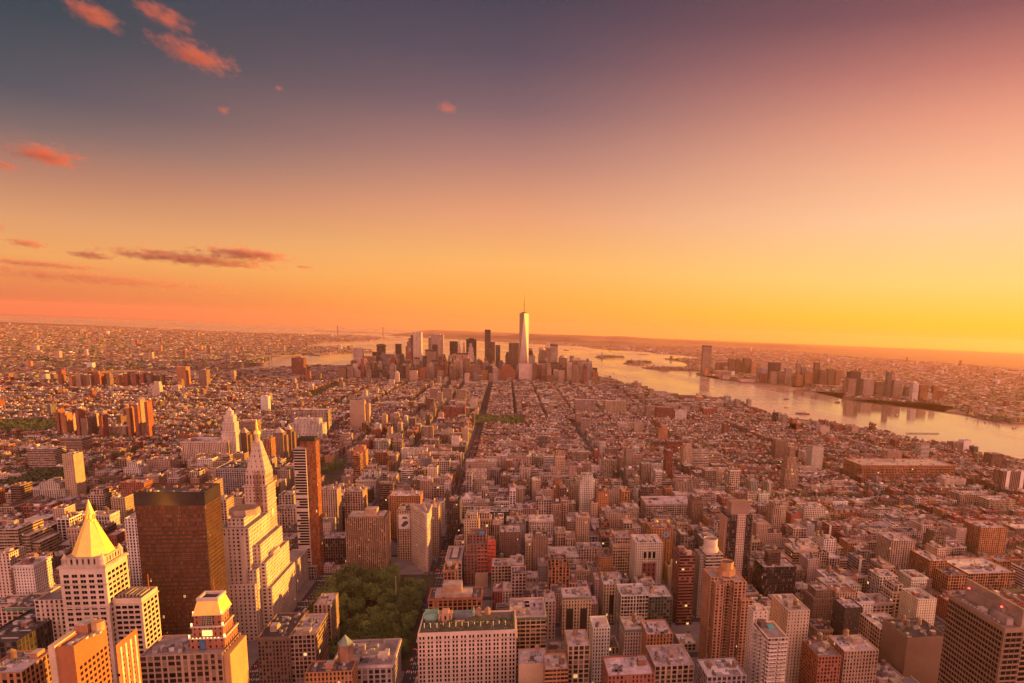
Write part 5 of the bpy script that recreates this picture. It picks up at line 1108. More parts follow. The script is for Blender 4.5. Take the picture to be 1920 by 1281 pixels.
# ------------------------------------------------------------------ towers of the southern tip: xL, xR, yTop, distance Y, colour, windows, crown, label
def tower(xL, xR, yT, Y, col, win, crown, label, group=None, rx=0, depth=None, name='downtown_tower', zbase=GZ, cat='skyscraper'):
    x0, zt = at_Y(xL, yT, Y); x1 = x_for(xR, Y, zt); w = x1-x0; d = depth or max(18, w*.8); c = C[col] if isinstance(col, str) else col
    FOOT.append((x0, x1, Y, Y+d)); root = empty(name, ((x0+x1)/2, Y, zbase)); tag(root, label, cat, group)
    wn = WIN[win]; m = MB(); r = MB(); z1 = zt
    if crown in ('pyr', 'dome', 'spire', 'mansard', 'step', 'round'): z1 = zbase+(zt-zbase)*{'pyr': .86, 'dome': .88, 'spire': .72, 'mansard': .90, 'step': .72, 'round': .9}[crown]
    m.box(x0, x1, Y, Y+d, zbase, z1, c, wn); m.build('shaft', ['facade'], root); cx, cy = (x0+x1)/2, Y+d/2
    m = MB(); cn = None
    if crown == 'pyr': m.cone(cx, cy, z1, zt, w*.62, 0, 4, c, rot=math.pi/4); cn = 'pyramid_crown'
    elif crown == 'dome': m.dome(cx, cy, z1, w*.46, zt-z1, 12, c); cn = 'dome_crown'
    elif crown == 'spire': m.box(cx-w*.32, cx+w*.32, cy-d*.3, cy+d*.3, z1, z1+(zt-z1)*.4, c, wn); m.cone(cx, cy, z1+(zt-z1)*.4, zt, w*.3, .5, 6, (.2, .26, .22)); cn = 'spire_crown'
    elif crown == 'mansard': m.cone(cx, cy, z1, zt, w*.68, w*.42, 4, c, rot=math.pi/4); cn = 'mansard_crown'
    elif crown == 'round': m.cone(cx, cy, z1, zt-(zt-z1)*.4, w*.68, w*.6, 8, c, rot=math.pi/8); m.cone(cx, cy, zt-(zt-z1)*.4, zt, w*.6, w*.3, 8, c, rot=math.pi/8); cn = 'rounded_crown'
    elif crown == 'step': m.box(x0+w*.14, x1-w*.14, Y+d*.14, Y+d*.86, z1, z1+(zt-z1)*.55, c, wn); m.box(x0+w*.3, x1-w*.3, Y+d*.3, Y+d*.7, z1+(zt-z1)*.55, zt, c, wn); cn = 'stepped_crown'
    elif crown == 'band': m.box(x0-.4, x1+.4, Y-.4, Y+d+.4, zt-9, zt+.5, (.06, .045, .04)); cn = 'dark_top_band'
    elif crown == 'hut': m.box(x0+w*.25, x1-w*.25, Y+d*.2, Y+d*.8, zt, zt+7, c); cn = 'roof_hut'
    elif crown == 'mast': m.box(x0+w*.25, x1-w*.25, Y+d*.2, Y+d*.8, zt, zt+5, c); m.bar((cx, cy, zt), (cx, cy, zt+32), .8); cn = 'mast'
    if cn: m.build(cn, ['facade'], root)
    ALLB.append(dict(root=root, label=label, px=proj(cx, Y, zt)[0], py=yT, Y=Y))
    return root, (x0, x1, Y, Y+d, zt)
DT = [
 (662, 680, 653, 4300, 'pink', 'strip', 'hut', 'tall pale slab with dark vertical strips, leftmost of the downtown skyline', dict(depth=30)),
 (682, 702, 668, 4420, 'tan', 'rib', None, 'plain tan office slab right of the leftmost pale slab', {}),
 (706, 721, 645, 5150, 'dark', 'rib', 'round', 'dark rounded top tower standing before the harbour', {}),
 (698, 716, 660, 5050, 'dark', 'glass', None, 'dark low slab below the rounded top tower', {}),
 (713, 736, 664, 4950, 'grey', 'rib', None, 'grey slab left of the pointed federal tower', {}),
 (741, 752, 645, 5200, 'dark', 'glass', 'band', 'dark slender tower with slanted top before the harbour', {}),
 (737, 742, 657, 4330, 'tan', 'small', 'pyr', 'court tower with pyramid top and yellow right side', dict(depth=18)),
 (732, 747, 672, 4320, 'tan', 'small', None, 'shoulders of the yellow sided court tower', {}),
 (752, 757, 662, 5100, 'green', 'small', 'pyr', 'thin green pyramid topped tower between dark slabs', {}),
 (760, 777, 634, 5050, 'brown', 'small', 'step', 'brown tower with stepped crown left of the rippled golden tower', {}),
 (751, 771, 674, 4500, 'pink', 'pier', None, 'pinkish gridded slab with bright right edge', {}),
 (766, 776, 652, 4800, 'tan', 'small', None, 'tan slab in front of the brown stepped tower', {}),
 (808, 831, 627, 5200, 'pink', 'pier', 'mast', 'broad pale slab with a roof mast, widest of the skyline', {}),
 (803, 809, 634, 5230, 'tan', 'rib', None, 'left shoulder slab of the broad pale slab', {}),
 (797, 817, 656, 4350, 'tan', 'rib', 'band', 'tan slab with a dark right side below the broad pale slab', {}),
 (810, 820, 646, 4700, 'dark', 'glass', None, 'dark slab behind the tan dark sided slab', {}),
 (821, 832, 665, 4380, 'tan', 'rib', None, 'tan stepped office tower right of the dark sided slab', {}),
 (843, 858, 640, 4950, 'black', 'glass', None, 'black box tower, left one of two', {}),
 (874, 893, 636, 4900, 'black', 'glass', 'hut', 'black box tower, right one of two', {}),
 (858, 864, 634, 4400, 'pink', 'small', 'spire', 'ornate white tower with green spire between the two black boxes', {}),
 (867, 872, 641, 4700, 'tan', 'small', 'step', 'thin tan stepped tower beside the ornate spire', {}),
 (877, 888, 644, 4500, 'pink', 'small', 'step', 'pinkish stepped tower in front of the right black box', {}),
 (855, 878, 662, 4250, 'tan', 'strip', 'band', 'brown slab with pale vertical piers and orange right edge', dict(depth=35)),
 (909, 920, 618, 4760, 'dark', 'glass', None, 'tall thin glass tower, second tallest of the skyline', dict(depth=38)),
 (909, 928, 641, 4740, 'brown', 'glass', None, 'lower glass slab joined to the tall thin glass tower', {}),
 (929, 938, 647, 4900, 'grey', 'glass', None, 'small grey tower right of the joined glass slabs', {}),
 (954, 973, 643, 4480, 'brown', 'glass', None, 'dark glass slab just left of the tallest tower', dict(depth=45)),
 (949, 956, 660, 4600, 'brown', 'rib', None, 'low brown slab behind the dark glass slab', {}),
 (991, 999, 653, 4700, 'brown', 'rib', 'round', 'rounded brown tower right behind the tallest tower', {}),
 (984, 992, 664, 4650, 'brown', 'rib', None, 'brown block at the foot of the tallest tower', {}),
 (1011, 1022, 651, 4620, 'tan', 'rib', 'round', 'tan tower with rounded stepped left shoulder', {}),
 (1021, 1032, 644, 4640, 'tan', 'rib', 'pyr', 'tan tower with copper pyramid top', dict(depth=34)),
 (1032, 1046, 646, 4450, 'pink', 'rib', 'band', 'broad pale pink office tower with a dark top edge', dict(depth=45)),
 (1010, 1025, 678, 4300, 'tan', 'strip', 'band', 'lower tan slab with dark top in front of the pyramid topped tower', {}),
 (1048, 1064, 666, 4500, 'tan', 'rib', 'dome', 'tan tower with a domed top', dict(depth=40)),
 (1047, 1063, 690, 4350, 'brown', 'rib', None, 'brown slab below the domed tower', {}),
 (1072, 1092, 672, 4420, 'tan', 'pier', 'mansard', 'stout tan tower with a flat mansard crown', dict(depth=40)),
 (1066, 1073, 677, 4460, 'grey', 'rib', None, 'grey shoulder slab left of the stout mansard tower', {}),
 (1101, 1110, 680, 4500, 'tan', 'rib', 'round', 'rightmost downtown tower with a rounded silo top', {}),
 (1097, 1114, 695, 4480, 'orange', 'small', None, 'orange base blocks of the rightmost downtown tower', {}),
 (1029, 1037, 691, 4250, 'black', 'glass', None, 'small black slab between tan towers', {}),
 (1038, 1046, 693, 4250, 'white', 'small', None, 'small white slab next to the small black one', {}),
 (879, 903, 681, 3950, 'brown', 'small', 'step', 'big reddish brown ziggurat block with a round stepped crown', dict(depth=50)),
 (903, 914, 695, 3960, 'orange', 'small', None, 'orange lit wing of the brown ziggurat block', {}),
 (936, 966, 684, 4000, 'red', 'small', 'step', 'massive red stepped telephone building like block', dict(depth=50)),
 (973, 999, 682, 4050, 'pink', 'blank', None, 'pale windowless slab at the foot of the tallest tower', dict(depth=40)),
 (912, 934, 684, 4100, 'pink', 'punch', 'step', 'pinkish stepped block between the two brown ziggurats', {}),
 (871, 880, 700, 3900, 'pink', 'small', None, 'small pale block left of the brown ziggurat', {}),
 (740, 748, 695, 3900, 'cream', 'small', 'pyr', 'slim cream tower with bright right side before the court tower', {}),
 (729, 739, 712, 3850, 'pink', 'small', None, 'low pink block left of the slim cream tower', {}),
 (768, 782, 695, 4100, 'tan', 'small', None, 'tan court block with bright right edge', {}),
 (820, 833, 695, 3900, 'tan', 'rib', None, 'tan slab with a long bright edge below the downtown cluster', {}),
 (546, 569, 671, 3950, 'red', 'rib', 'hut', 'broad dark red slab left of the skyline before the river', {}),
 (572, 581, 696, 3900, 'red', 'small', None, 'lower red slab right of the broad dark red slab', {}),
 (590, 601, 700, 4300, 'brown', 'small', None, 'brown housing slab by the river', {}),
 (634, 648, 690, 4250, 'brown', 'small', None, 'brown housing slab left of the pale strip tower', {}),
 (651, 662, 688, 4200, 'tan', 'rib', None, 'tan slab hugging the pale strip tower', {}),
]
for (a, b, yt, Y, col, win, cr, lab, opt) in DT:
    if (a, yt) in FIX: Y = at_z(a, FIX[(a, yt)], GZ)[1]
    tower(a, b, yt, Y, col, win, cr, lab, **opt)
def rippled():
    Y = 4466; x0, zt = at_Y(774, 623, Y); x1 = x_for(791, Y, zt); root = empty('rippled_steel_tower', (x0, Y, GZ)); tag(root, 'tall rippled steel apartment tower shining gold downtown', 'skyscraper'); FOOT.append((x0-20, x1, Y, Y+34))
    P = []; n = 44
    for i in range(n+1): u = i/n; P.append((x0+(x1-x0)*u, Y+4.6*math.sin(u*19)))
    for i in range(12): P.append((x1+2.6*math.sin(i*1.5), Y+3+i*2.6))
    P += [(x0, Y+34)]
    m = MB(); m.poly(P, GZ, zt, (.52, .42, .32), (3, 3.4, .3, .4, .1)); m.build('shaft', ['facade'], root)
    m = MB(); m.box(x0-14, x0-.05, Y+4, Y+30, GZ, zt*.93, (.14, .10, .08), WIN['rib']); m.build('setback_wing', ['facade'], root)
    m = MB(); m.box(x0+5, x1-5, Y+8, Y+26, zt, zt+3, (.3, .25, .2)); m.build('roof_hut', ['roof'], root)
rippled()
def tallest():
    # chamfered prism: square base, rotated square top, antenna
    X, Y = 119, 4563; x_, _z = at_Y(983, 585, Y); X = x_; b = 31.; zb, zt = 66, 417+GZ-4
    root = empty('tallest_glass_tower', (X, Y, GZ)); tag(root, 'tallest tower of all, a tapering chamfered glass prism with a spire', 'skyscraper'); FOOT.append((X-34, X+34, Y-34, Y+34))
    B = [(X-b, Y-b), (X+b, Y-b), (X+b, Y+b), (X-b, Y+b)]; r = b; T = [(X, Y-r), (X+r, Y), (X, Y+r), (X-r, Y)]
    def ro(P, a=.04): return [(X+(x-X)*math.cos(a)+(y-Y)*math.sin(a), Y-(x-X)*math.sin(a)+(y-Y)*math.cos(a)) for x, y in P]
    B2, T = ro(B), ro(T)
    m = MB(); m.box(X-b, X+b, Y-b, Y+b, GZ, zb, (.22, .17, .15), (3, 4, .5, .8)); m.build('base', ['facade'], root)
    for i in range(4):
        m = MB(); j = (i+1) % 4; m.face([(*B2[i], zb), (*B2[j], zb), (*T[i], zt)]); m.build('glass_face', ['wtcglass'], root)
        m = MB(); m.face([(*B2[j], zb), (*T[j], zt), (*T[i], zt)]); m.build('glass_face', ['wtcglass'], root)
    m = MB(); m.poly(T[::1], zt+.01, zt+2, (.2, .16, .14)); m.cone(X, Y, zt+2, zt+8, 17, 17, 16, (.14, .08, .07)); m.build('roof_ring', ['roof'], root)
    m = MB(); m.cone(X, Y, zt+8, zt+60, 2.6, 1.8, 8, (.25, .15, .1)); m.cone(X, Y, zt+60, 546+GZ-4, 1.8, .4, 8, (.25, .15, .1)); m.cone(X, Y, zt+55, zt+60, 4, 4, 8, (.25, .15, .1)); m.build('spire', ['roof'], root)
MT['wtcglass'] = simple('tower_mirror_glass', (.30, .23, .20), .25, .6, .03, .06)
tallest()
# ------------------------------------------------------------------ housing slabs of the east side (pixel, distance), brick towers with sunlit right sides
EH = [
 (112, 124, 772, 2500), (126, 138, 777, 2420), (140, 148, 772, 2560), (150, 164, 782, 2380), (168, 176, 778, 2500), (184, 192, 777, 2480), (218, 228, 780, 2460), (236, 244, 768, 2560), (250, 259, 760, 2600), (270, 277, 765, 2560), (258, 264, 740, 2820), (104, 110, 768, 2620),
 (108, 117, 697, 3550), (128, 136, 702, 3500), (140, 152, 704, 3480), (174, 186, 700, 3560), (188, 194, 702, 3600), (200, 207, 700, 3620), (216, 224, 702, 3600), (230, 240, 700, 3650), (246, 256, 703, 3620), (262, 270, 701, 3660), (276, 284, 703, 3640), (288, 298, 702, 3600), (300, 306, 703, 3650), (0, 5, 717, 3200), (7, 14, 716, 3180),
 (150, 160, 703, 3700), (160, 170, 706, 3720), (338, 342, 711, 3300), (330, 350, 690, 3950), (372, 388, 694, 3900), (432, 441, 698, 3700), (375, 383, 728, 2900),
]
for i, (a, b, yt, Y) in enumerate(EH):
    Y = at_z(a, 822 if (yt > 735 and a < 290 and i < 12) else 728 if i < 32 else yt+18, GZ)[1]
    if i in (9, 10): yt = 752
    hb(a, b-2, yt+R.uniform(-3, 3), Y+R.uniform(-60, 60), 26 if b-a < 14 else 40, R.choice(['brown', 'tan', 'red', 'orange']), 'small', None, roof=R.choice([2, 3, 1]), group='brick housing towers on the east side', name='housing_tower', tanks=0, clutter=False, bulks=1)
hb(284, 298, 716, at_z(290, 747, GZ)[1], 24, 'cream', 'small', None, roof=1, name='housing_tower', tanks=0, clutter=False, bulks=1, tz=[(0, 1, 0, 1, .8), (.2, .9, .2, 1, 1)], group='brick housing towers on the east side')
hb(488, 502, 743, at_z(490, 776, GZ)[1], 24, 'white', 'small', 'white tower with a bright yellow side left of the white gridded blocks', roof=1, name='city_building', tanks=0, clutter=False, bulks=1)
# ------------------------------------------------------------------ far shore towers (New Jersey) and the tall waterfront tower
NJT = [
 (1319, 1335, 648, 5380, 'tan', 'rib', 'band', 'tallest tower of the far shore, standing alone at the waterfront', dict(depth=42)),
 (1343, 1352, 681, 5600, 'brown', 'rib', None, '', {}), (1354, 1366, 680, 5650, 'brown', 'rib', None, '', {}), (1368, 1379, 671, 5500, 'brown', 'rib', 'round', '', {}), (1381, 1389, 671, 5550, 'brown', 'glass', 'round', '', {}), (1384, 1394, 680, 5400, 'dark', 'glass', 'hut', '', {}), (1396, 1411, 670, 5450, 'brown', 'rib', 'round', '', {}),
 (1343, 1372, 696, 5300, 'pink', 'rib', None, '', {}), (1446, 1465, 680, 5200, 'dark', 'glass', None, '', {}), (1446, 1458, 697, 5050, 'tan', 'rib', None, '', {}), (1459, 1473, 697, 5050, 'brown', 'rib', None, '', {}), (1474, 1484, 690, 4950, 'pink', 'rib', None, '', {}),
 (1495, 1502, 681, 5100, 'tan', 'rib', None, '', {}), (1504, 1512, 688, 5100, 'grey', 'rib', None, '', {}), (1494, 1506, 704, 4900, 'orange', 'rib', None, '', {}), (1510, 1525, 699, 4950, 'orange', 'rib', None, '', {}), (1529, 1538, 680, 5200, 'brown', 'rib', None, '', {}), (1539, 1552, 694, 5050, 'brown', 'rib', None, '', {}), (1554, 1566, 692, 5050, 'brown', 'rib', None, '', {}), (1568, 1578, 695, 5000, 'orange', 'rib', None, '', {}),
 (1596, 1615, 698, 4700, 'dark', 'rib', 'hut', '', {}), (1592, 1606, 710, 4450, 'tan', 'rib', None, '', {}), (1620, 1640, 711, 4450, 'pink', 'pier', None, '', {}), (1645, 1660, 716, 4500, 'tan', 'rib', None, '', {}), (1665, 1673, 698, 4800, 'grey', 'glass', 'hut', '', {}), (1677, 1694, 713, 4500, 'pink', 'rib', 'hut', '', {}), (1699, 1709, 725, 4450, 'grey', 'rib', None, '', {}), (1713, 1724, 718, 4300, 'white', 'strip', 'hut', '', {}), (1727, 1742, 722, 4350, 'orange', 'rib', None, '', {}), (1734, 1748, 737, 4150, 'white', 'rib', None, '', {}), (1751, 1759, 724, 4450, 'orange', 'rib', None, '', {}), (1587, 1597, 738, 4200, 'pink', 'rib', 'hut', '', {}),
]
NJC = {'tan': 'tan', 'brown': 'brown', 'dark': 'dark', 'grey': 'grey', 'pink': 'pale', 'orange': 'orange', 'white': 'white'}
cnt = {}
NJT = [NJT[0]]+sorted(NJT[1:], key=lambda q: q[0])
ORD = ['first', 'second', 'third', 'fourth', 'fifth', 'sixth', 'seventh', 'eighth', 'ninth', 'tenth', 'eleventh', 'twelfth', 'thirteenth', 'fourteenth']
for (a, b, yt, Y, col, win, cr, lab, opt) in NJT:
    if a > 1340: Y = at_z(a, njbase(a)-(3 if yt < 690 else 0), 5)[1]
    if not lab:
        nc = NJC[col]; cnt[nc] = cnt.get(nc, 0)+1
        lab = '%s %s tower from the left on the far river shore%s' % (ORD[cnt[nc]-1], nc, {'round': ', rounded top', 'hut': ', with a roof hut', 'band': ', dark topped'}.get(cr, ''))
    tower(a, b, yt, Y, col, win, cr, lab, group='towers on the far river shore', name='riverfront_tower', zbase=5., cat='tower', **opt)

# packed middle storeys of the two skylines: look-alike blocks that share a label
rs = random.Random(404)
for k in range(620):
    px = rs.choice((rs.uniform(655, 830), rs.uniform(820, 1000), rs.uniform(990, 1112), rs.uniform(730, 960))); Y = rs.uniform(3850, 5000); yt = rs.gauss(690, 14)-(8 if 720 < px < 900 else 0)
    yt = min(max(yt, 656), 713); wd = rs.uniform(5, 13)
    if proj(*at_z(px, 700, GZ), GZ)[0] < 0: continue
    x0, zt = at_Y(px, yt, Y)
    if zt < 22 or zt > 150: continue
    if any(x0 < b and x0+wd*Y/FPX > a and Y < d+6 and Y+26 > c for (a, b, c, d) in FOOT): continue
    tower(px, px+wd, yt, Y, rs.choice(['tan', 'brown', 'brown', 'tan', 'grey', 'red', 'pink', 'dark']), rs.choice(['small', 'rib', 'punch', 'pier']), rs.choice([None, None, 'step', 'hut', 'step', 'band']), 'mid height block packed among the towers of the downtown skyline', group='mid height blocks of the downtown cluster', name='downtown_block', cat='building', depth=rs.uniform(18, 34))
for k in range(70):
    px = rs.uniform(1338, 1770); base = njbase(px); Y = at_z(px, base-rs.uniform(1, 9), 5)[1]; yt = base-rs.uniform(12, 32); wd = rs.uniform(6, 14)
    x0, zt = at_Y(px, yt, Y)
    if zt < 22 or zt > 105 or not inpoly([x0], [Y], NJ)[0]: continue
    if any(x0 < b and x0+wd*Y/FPX > a and Y < d+6 and Y+26 > c for (a, b, c, d) in FOOT): continue
    tower(px, px+wd, yt, Y, rs.choice(['tan', 'pink', 'brown', 'orange', 'cream', 'red', 'grey']), rs.choice(['small', 'rib', 'pier']), rs.choice([None, None, 'hut', 'step']), 'hazy mid height block among the far shore towers', group='mid height blocks of the far shore', name='riverfront_block', cat='building', zbase=5., depth=rs.uniform(18, 34))
# ================================================================== city fabric
AV = [-2400, -2200, -2000, -1800, -1560, -1350, -1150, -955, -755, -560, -425, -292, -142, 0, 311, 585, 859, 1133, 1407, 1681, 1940, 2160, 2370]
def bway(s):       # offset of the diagonal avenue from the long avenue at street s
    pts = [(34, 311), (23, 5), (17, -250), (14, -250), (8, -215), (-60, -215)]
    for (s0, a0), (s1, a1) in zip(pts, pts[1:]):
        if s <= s0 and s >= s1: return a0+(a1-a0)*(s0-s)/(s0-s1)
    return -215
PARKS = [(23, 26.0, -131, -6), (14.1, 17, -385, -262), (3.9, 6.3, -128, 150), (15.3, 17, -830, -700), (7, 10, -1300, -1110), (0.1, 1.0, -560, -420), (-12, -2, -760, -700)]
def in_park(x, y, pad=0):
    for (s0, s1, a0, a1) in PARKS:
        if AXX(a0)-pad < x < AXX(a1)+pad and SY(s1)-pad < y < SY(s0)+pad: return True
    return False
def blocked(x0, x1, y0, y1):
    for (a, b, c, d) in FOOT:
        if x0 < b+1 and x1 > a-1 and y0 < d+1 and y1 > c-1: return True
    return False
rg = random.Random(21)
HZ = []
def zone(s, a):
    """mean height, spread, chance of a tall block, frontage range, palette"""
    if s > 20:
        if a < -100: return (34, 13, .08, (12, 32), 'loft')
        return (32, 14, .05, (10, 26), 'loft') if a < 250 else (25, 10, .05, (9, 26), 'loft') if a < 700 else (17, 5, .04, (8, 22), 'low')
    if s > 14:
        if -600 < a < 560: return (30, 12, .07, (9, 26), 'loft')
        return (15, 3., .014, (7, 18), 'low')
    if s > 0:
        if -330 < a < 60: return (25, 8, .06, (9, 26), 'loft')
        return (13, 2.0, .006, (6, 15), 'low')
    if s > -14:
        if -500 < a < 700: return (17, 4, .012, (9, 26), 'loft')
        if a >= 700: return (22, 7, .05, (20, 44), 'loft')
        return (15, 3, .012, (9, 22), 'low')
    return (13, 3, .01, (12, 30), 'loft')
gen = []    # x0 x1 y0 y1 z col win roof
COLW = {'loft': (['tan', 'cream', 'white', 'pink', 'brown', 'red', 'sand', 'grey', 'orange'], [6, 4, 3, 6, 4, 3, 4, 2, 2]), 'low': (['tan', 'cream', 'white', 'pink', 'brown', 'red', 'orange', 'grey'], [4, 2, 3, 3, 5, 7, 3, 2])}
MA = np.array(MANH)
def seen(x, y, z=20, mg=40):
    q = proj(x, y, z); return -mg < q[0] < 1920+mg and 560 < q[1] < 1281+mg*2
AV0 = AV
AV6 = [a for a in AV0 if a <= 0]+[118, 226, 338, 452, 560, 676, 790, 905, 1018, 1135, 1250, 1400, 1560, 1700, 1850, 2000]
for si in range(31, -30, -1):
    AV = AV6 if si < 5 else AV0; gp = 6 if si < 5 else 14
    yb0, yb1 = SY(si+1)+9, SY(si)-9          # block between street si+1 (near) and si (far)
    for ai in range(len(AV)-1):
        a0, a1 = AV[ai]+(14 if AV[ai] <= 0 else gp), AV[ai+1]-(14 if AV[ai+1] <= 0 else gp); ac = (a0+a1)/2
        xb0, xb1 = AXX(a0), AXX(a1)
        if not (seen(xb0, yb1) or seen(xb1, yb1) or seen((xb0+xb1)/2, (yb0+yb1)/2, 60, 80)): continue
        for row in (0, 1):
            yc0 = yb0 if row == 0 else (yb0+yb1)/2+R.uniform(.5, 3); yc1 = (yb0+yb1)/2-2.5 if row == 0 else yb1
            x = xb0; rowh = None; pc = pr = None
            while x < xb1-5:
                mu, sg, pt, fr, pal = zone(si, ac)
                w = rg.uniform(*fr)*(rg.uniform(1.8, 2.6) if rg.random() < .10 else 1); w = min(w, xb1-x)
                if xb1-(x+w) < 5: w = xb1-x
                x2 = x+w; xc = (x+x2)/2; a = xc+82
                end = (x == xb0 or x2 >= xb1-1)
                if rowh is None or rg.random() < .07: rowh = rg.gauss(mu, sg)
                h = max(9, rowh+rg.gauss(0, 1.3) if pal == 'low' else rg.gauss(mu, sg))+(4 if end else 0)
                if rg.random() < pt and w < 26: h = rg.uniform(mu*1.5, mu*2.2+12)
                if w > 34: h = min(h, mu+14)
                y0, y1 = yc0, yc1
                if row == 0: y1 -= rg.uniform(0, 6)
                else: y0 += rg.uniform(0, 6)
                if h < 18 and rg.random() < .75: (y1, y0) = (y0+16, y0) if row == 0 else (y1, y1-16)
                st = x2; x = x2 if rg.random() > .06 else x2+rg.uniform(2, 8)
                s_mid = 33.55-(y0+y1)/2/80.5
                if in_park(xc, (y0+y1)/2, 2): continue
                if abs(a-bway(s_mid)) < w/2+12 and s_mid < 31: continue
                if blocked(st-w, st, y0, y1): continue
                if abs(xc) > 3000 or not (inpoly([xc], [(y0+y1)/2], MANH)[0]): continue
                if not seen(xc, y0, GZ+h, 30): continue
                if y0 < 640:      # nothing may stand in front of the modelled foreground blocks
                    qx, qy = proj(xc, y1, GZ+h+5); lim = 1215 if 985 < qx < 1300 else 1150 if 1520 < qx < 1700 else 1262
                    for f_ in (.6, .6, .5, .4):
                        if qy < lim: h = max(7, h*f_); qx, qy = proj(xc, y1, GZ+h+3)
                    if qy < lim-45: continue
                cs, ws = COLW[pal]; col = rg.choices(cs, ws)[0]
                if pal == 'low' and pc and rg.random() < .4: col = pc
                pc = col
                wk = rg.choices(['punch', 'loft', 'rib', 'grid', 'small', 'pier'], [6, 4, 1, 2, 3, 2])[0]
                ri = rg.choices(range(7), (5, 5, 5, 5, 4, 1.2, 4))[0]
                gen.append((st-w+.02, st-.02, y0, y1, GZ+h, col, wk, ri))
AV = AV0
print('generic', len(gen))
def size_key(g):
    d2 = ((g[0]+g[1])/2)**2+g[2]**2+(CZ-g[4])**2; px, py = proj((g[0]+g[1])/2, g[2], g[4])
    vis = 1 if (-5 < px < 1925 and py < 1278) else .02
    return -vis*((g[1]-g[0])*(g[4]-GZ+ (g[3]-g[2])*.6))/d2
gen.sort(key=size_key)
NIND = 205
for g in gen[:NIND]:
    x0, x1, y0, y1, z, col, wk, ri = g
    h = z-GZ; opt = {}
    if h > 45 and rg.random() < .5: opt['tiers'] = [(0, 1, 0, 1, z-8), (.12, .88, .1, .9, z)]
    building(x0, x1, y0, y1, z, col, wk, roof=ri, group='ordinary city blocks of the near streets', name='city_block', cornice=(rg.random() < .5), foot=False, tanks=(rg.choice((0, 1, 1, 2)) if x1-x0 > 10 else 0), **opt)
# the rest of the fabric
boxes = []; mbt = MB()
def add_box(x0, x1, y0, y1, z0, z1, col, wk, rc, seed=None):
    wn = WIN[wk] if wk else None
    if wn: nx, ny, nv = max(1, round((x1-x0)/wn[0])), max(1, round((y1-y0)/wn[0])), max(1, round((z1-z0)/wn[1])); fw, fh, con = wn[2:5]
    else: nx = ny = nv = 1; fw = fh = con = 0
    boxes.append((x0, x1, y0, y1, z0, z1, *col, rg.random() if seed is None else seed, nx, ny, nv, fw, fh, con, *rc))
def vr(c, k=.14):
    f = 1+rg.uniform(-k, k); return tuple(v*f*(1+rg.uniform(-.06, .06)) for v in c)
for g in gen[NIND:]:
    x0, x1, y0, y1, z, col, wk, ri = g; c = vr(C[col]); dk = rg.choice((1., .8, .6, .45)) if y0 > 1200 else 1.; rc = tuple(q*dk for q in vr(ROOFS[ri][0])); c = tuple(q*(.5+.5*dk) for q in c)
    add_box(x0, x1, y0, y1, GZ, z, c, wk, rc)
    dist = y0; w, d = x1-x0, y1-y0
    if dist < 3400:
        if w > 7 and d > 7:
            for _ in range(rg.choice((1, 1, 2, 2, 3))):
                bw, bd = rg.uniform(2, min(8, w*.5)), rg.uniform(2, min(7, d*.5)); bx, by = rg.uniform(x0+1, x1-1-bw), rg.uniform(y0+1, y1-1-bd)
                add_box(bx, bx+bw, by, by+bd, z, z+rg.uniform(1.5, 5), vr(rg.choice([c, C['tan'], C['red'], C['grey'], C['white']])), None, vr(rg.choice(ROOFS)[0]))
    if dist < 1900:   # parapet
        t = .7; cc = tuple(v*1.1 for v in c)
        add_box(x0, x1, y0, y0+t, z, z+1.2, cc, None, cc); add_box(x0, x0+t, y0+t, y1, z, z+1.2, cc, None, cc); add_box(x1-t, x1, y0+t, y1, z, z+1.2, cc, None, cc)
        for _ in range(rg.choice((0, 1, 2, 3, 4))):
            if w > 6 and d > 6: bx, by = rg.uniform(x0+1.5, x1-4), rg.uniform(y0+1.5, y1-4); add_box(bx, bx+rg.uniform(.8, 2.5), by, by+rg.uniform(.8, 2.5), z, z+rg.uniform(.6, 2), rg.choice([(.3, .27, .26), (.5, .45, .42), (.12, .1, .1)]), None, rg.choice([(.3, .27, .26), (.5, .45, .42)]))
    if dist < 2600 and rg.random() < .33 and w > 8:
        s = rg.uniform(.75, 1.1); cx, cy = rg.uniform(x0+3, x1-3), rg.uniform(y0+3, y1-3); wc = rg.choice([(.16, .085, .05), (.26, .14, .08), (.30, .2, .14)])
        mbt.cone(cx, cy, z+2.5*s, z+7*s, 2.2*s, 2.1*s, 7, wc, cap=False); mbt.cone(cx, cy, z+7*s, z+8.8*s, 2.3*s, 0, 7, (.28, .19, .13))
tag(mbt.build('water_tanks', ['roof']), 'far rooftop water tanks scattered over the city', 'water tank', kind='stuff')
tag(vbox(boxes, 'city_fabric', ['facade', 'roof']), 'endless mass of far city buildings between the river banks', 'buildings', kind='stuff')
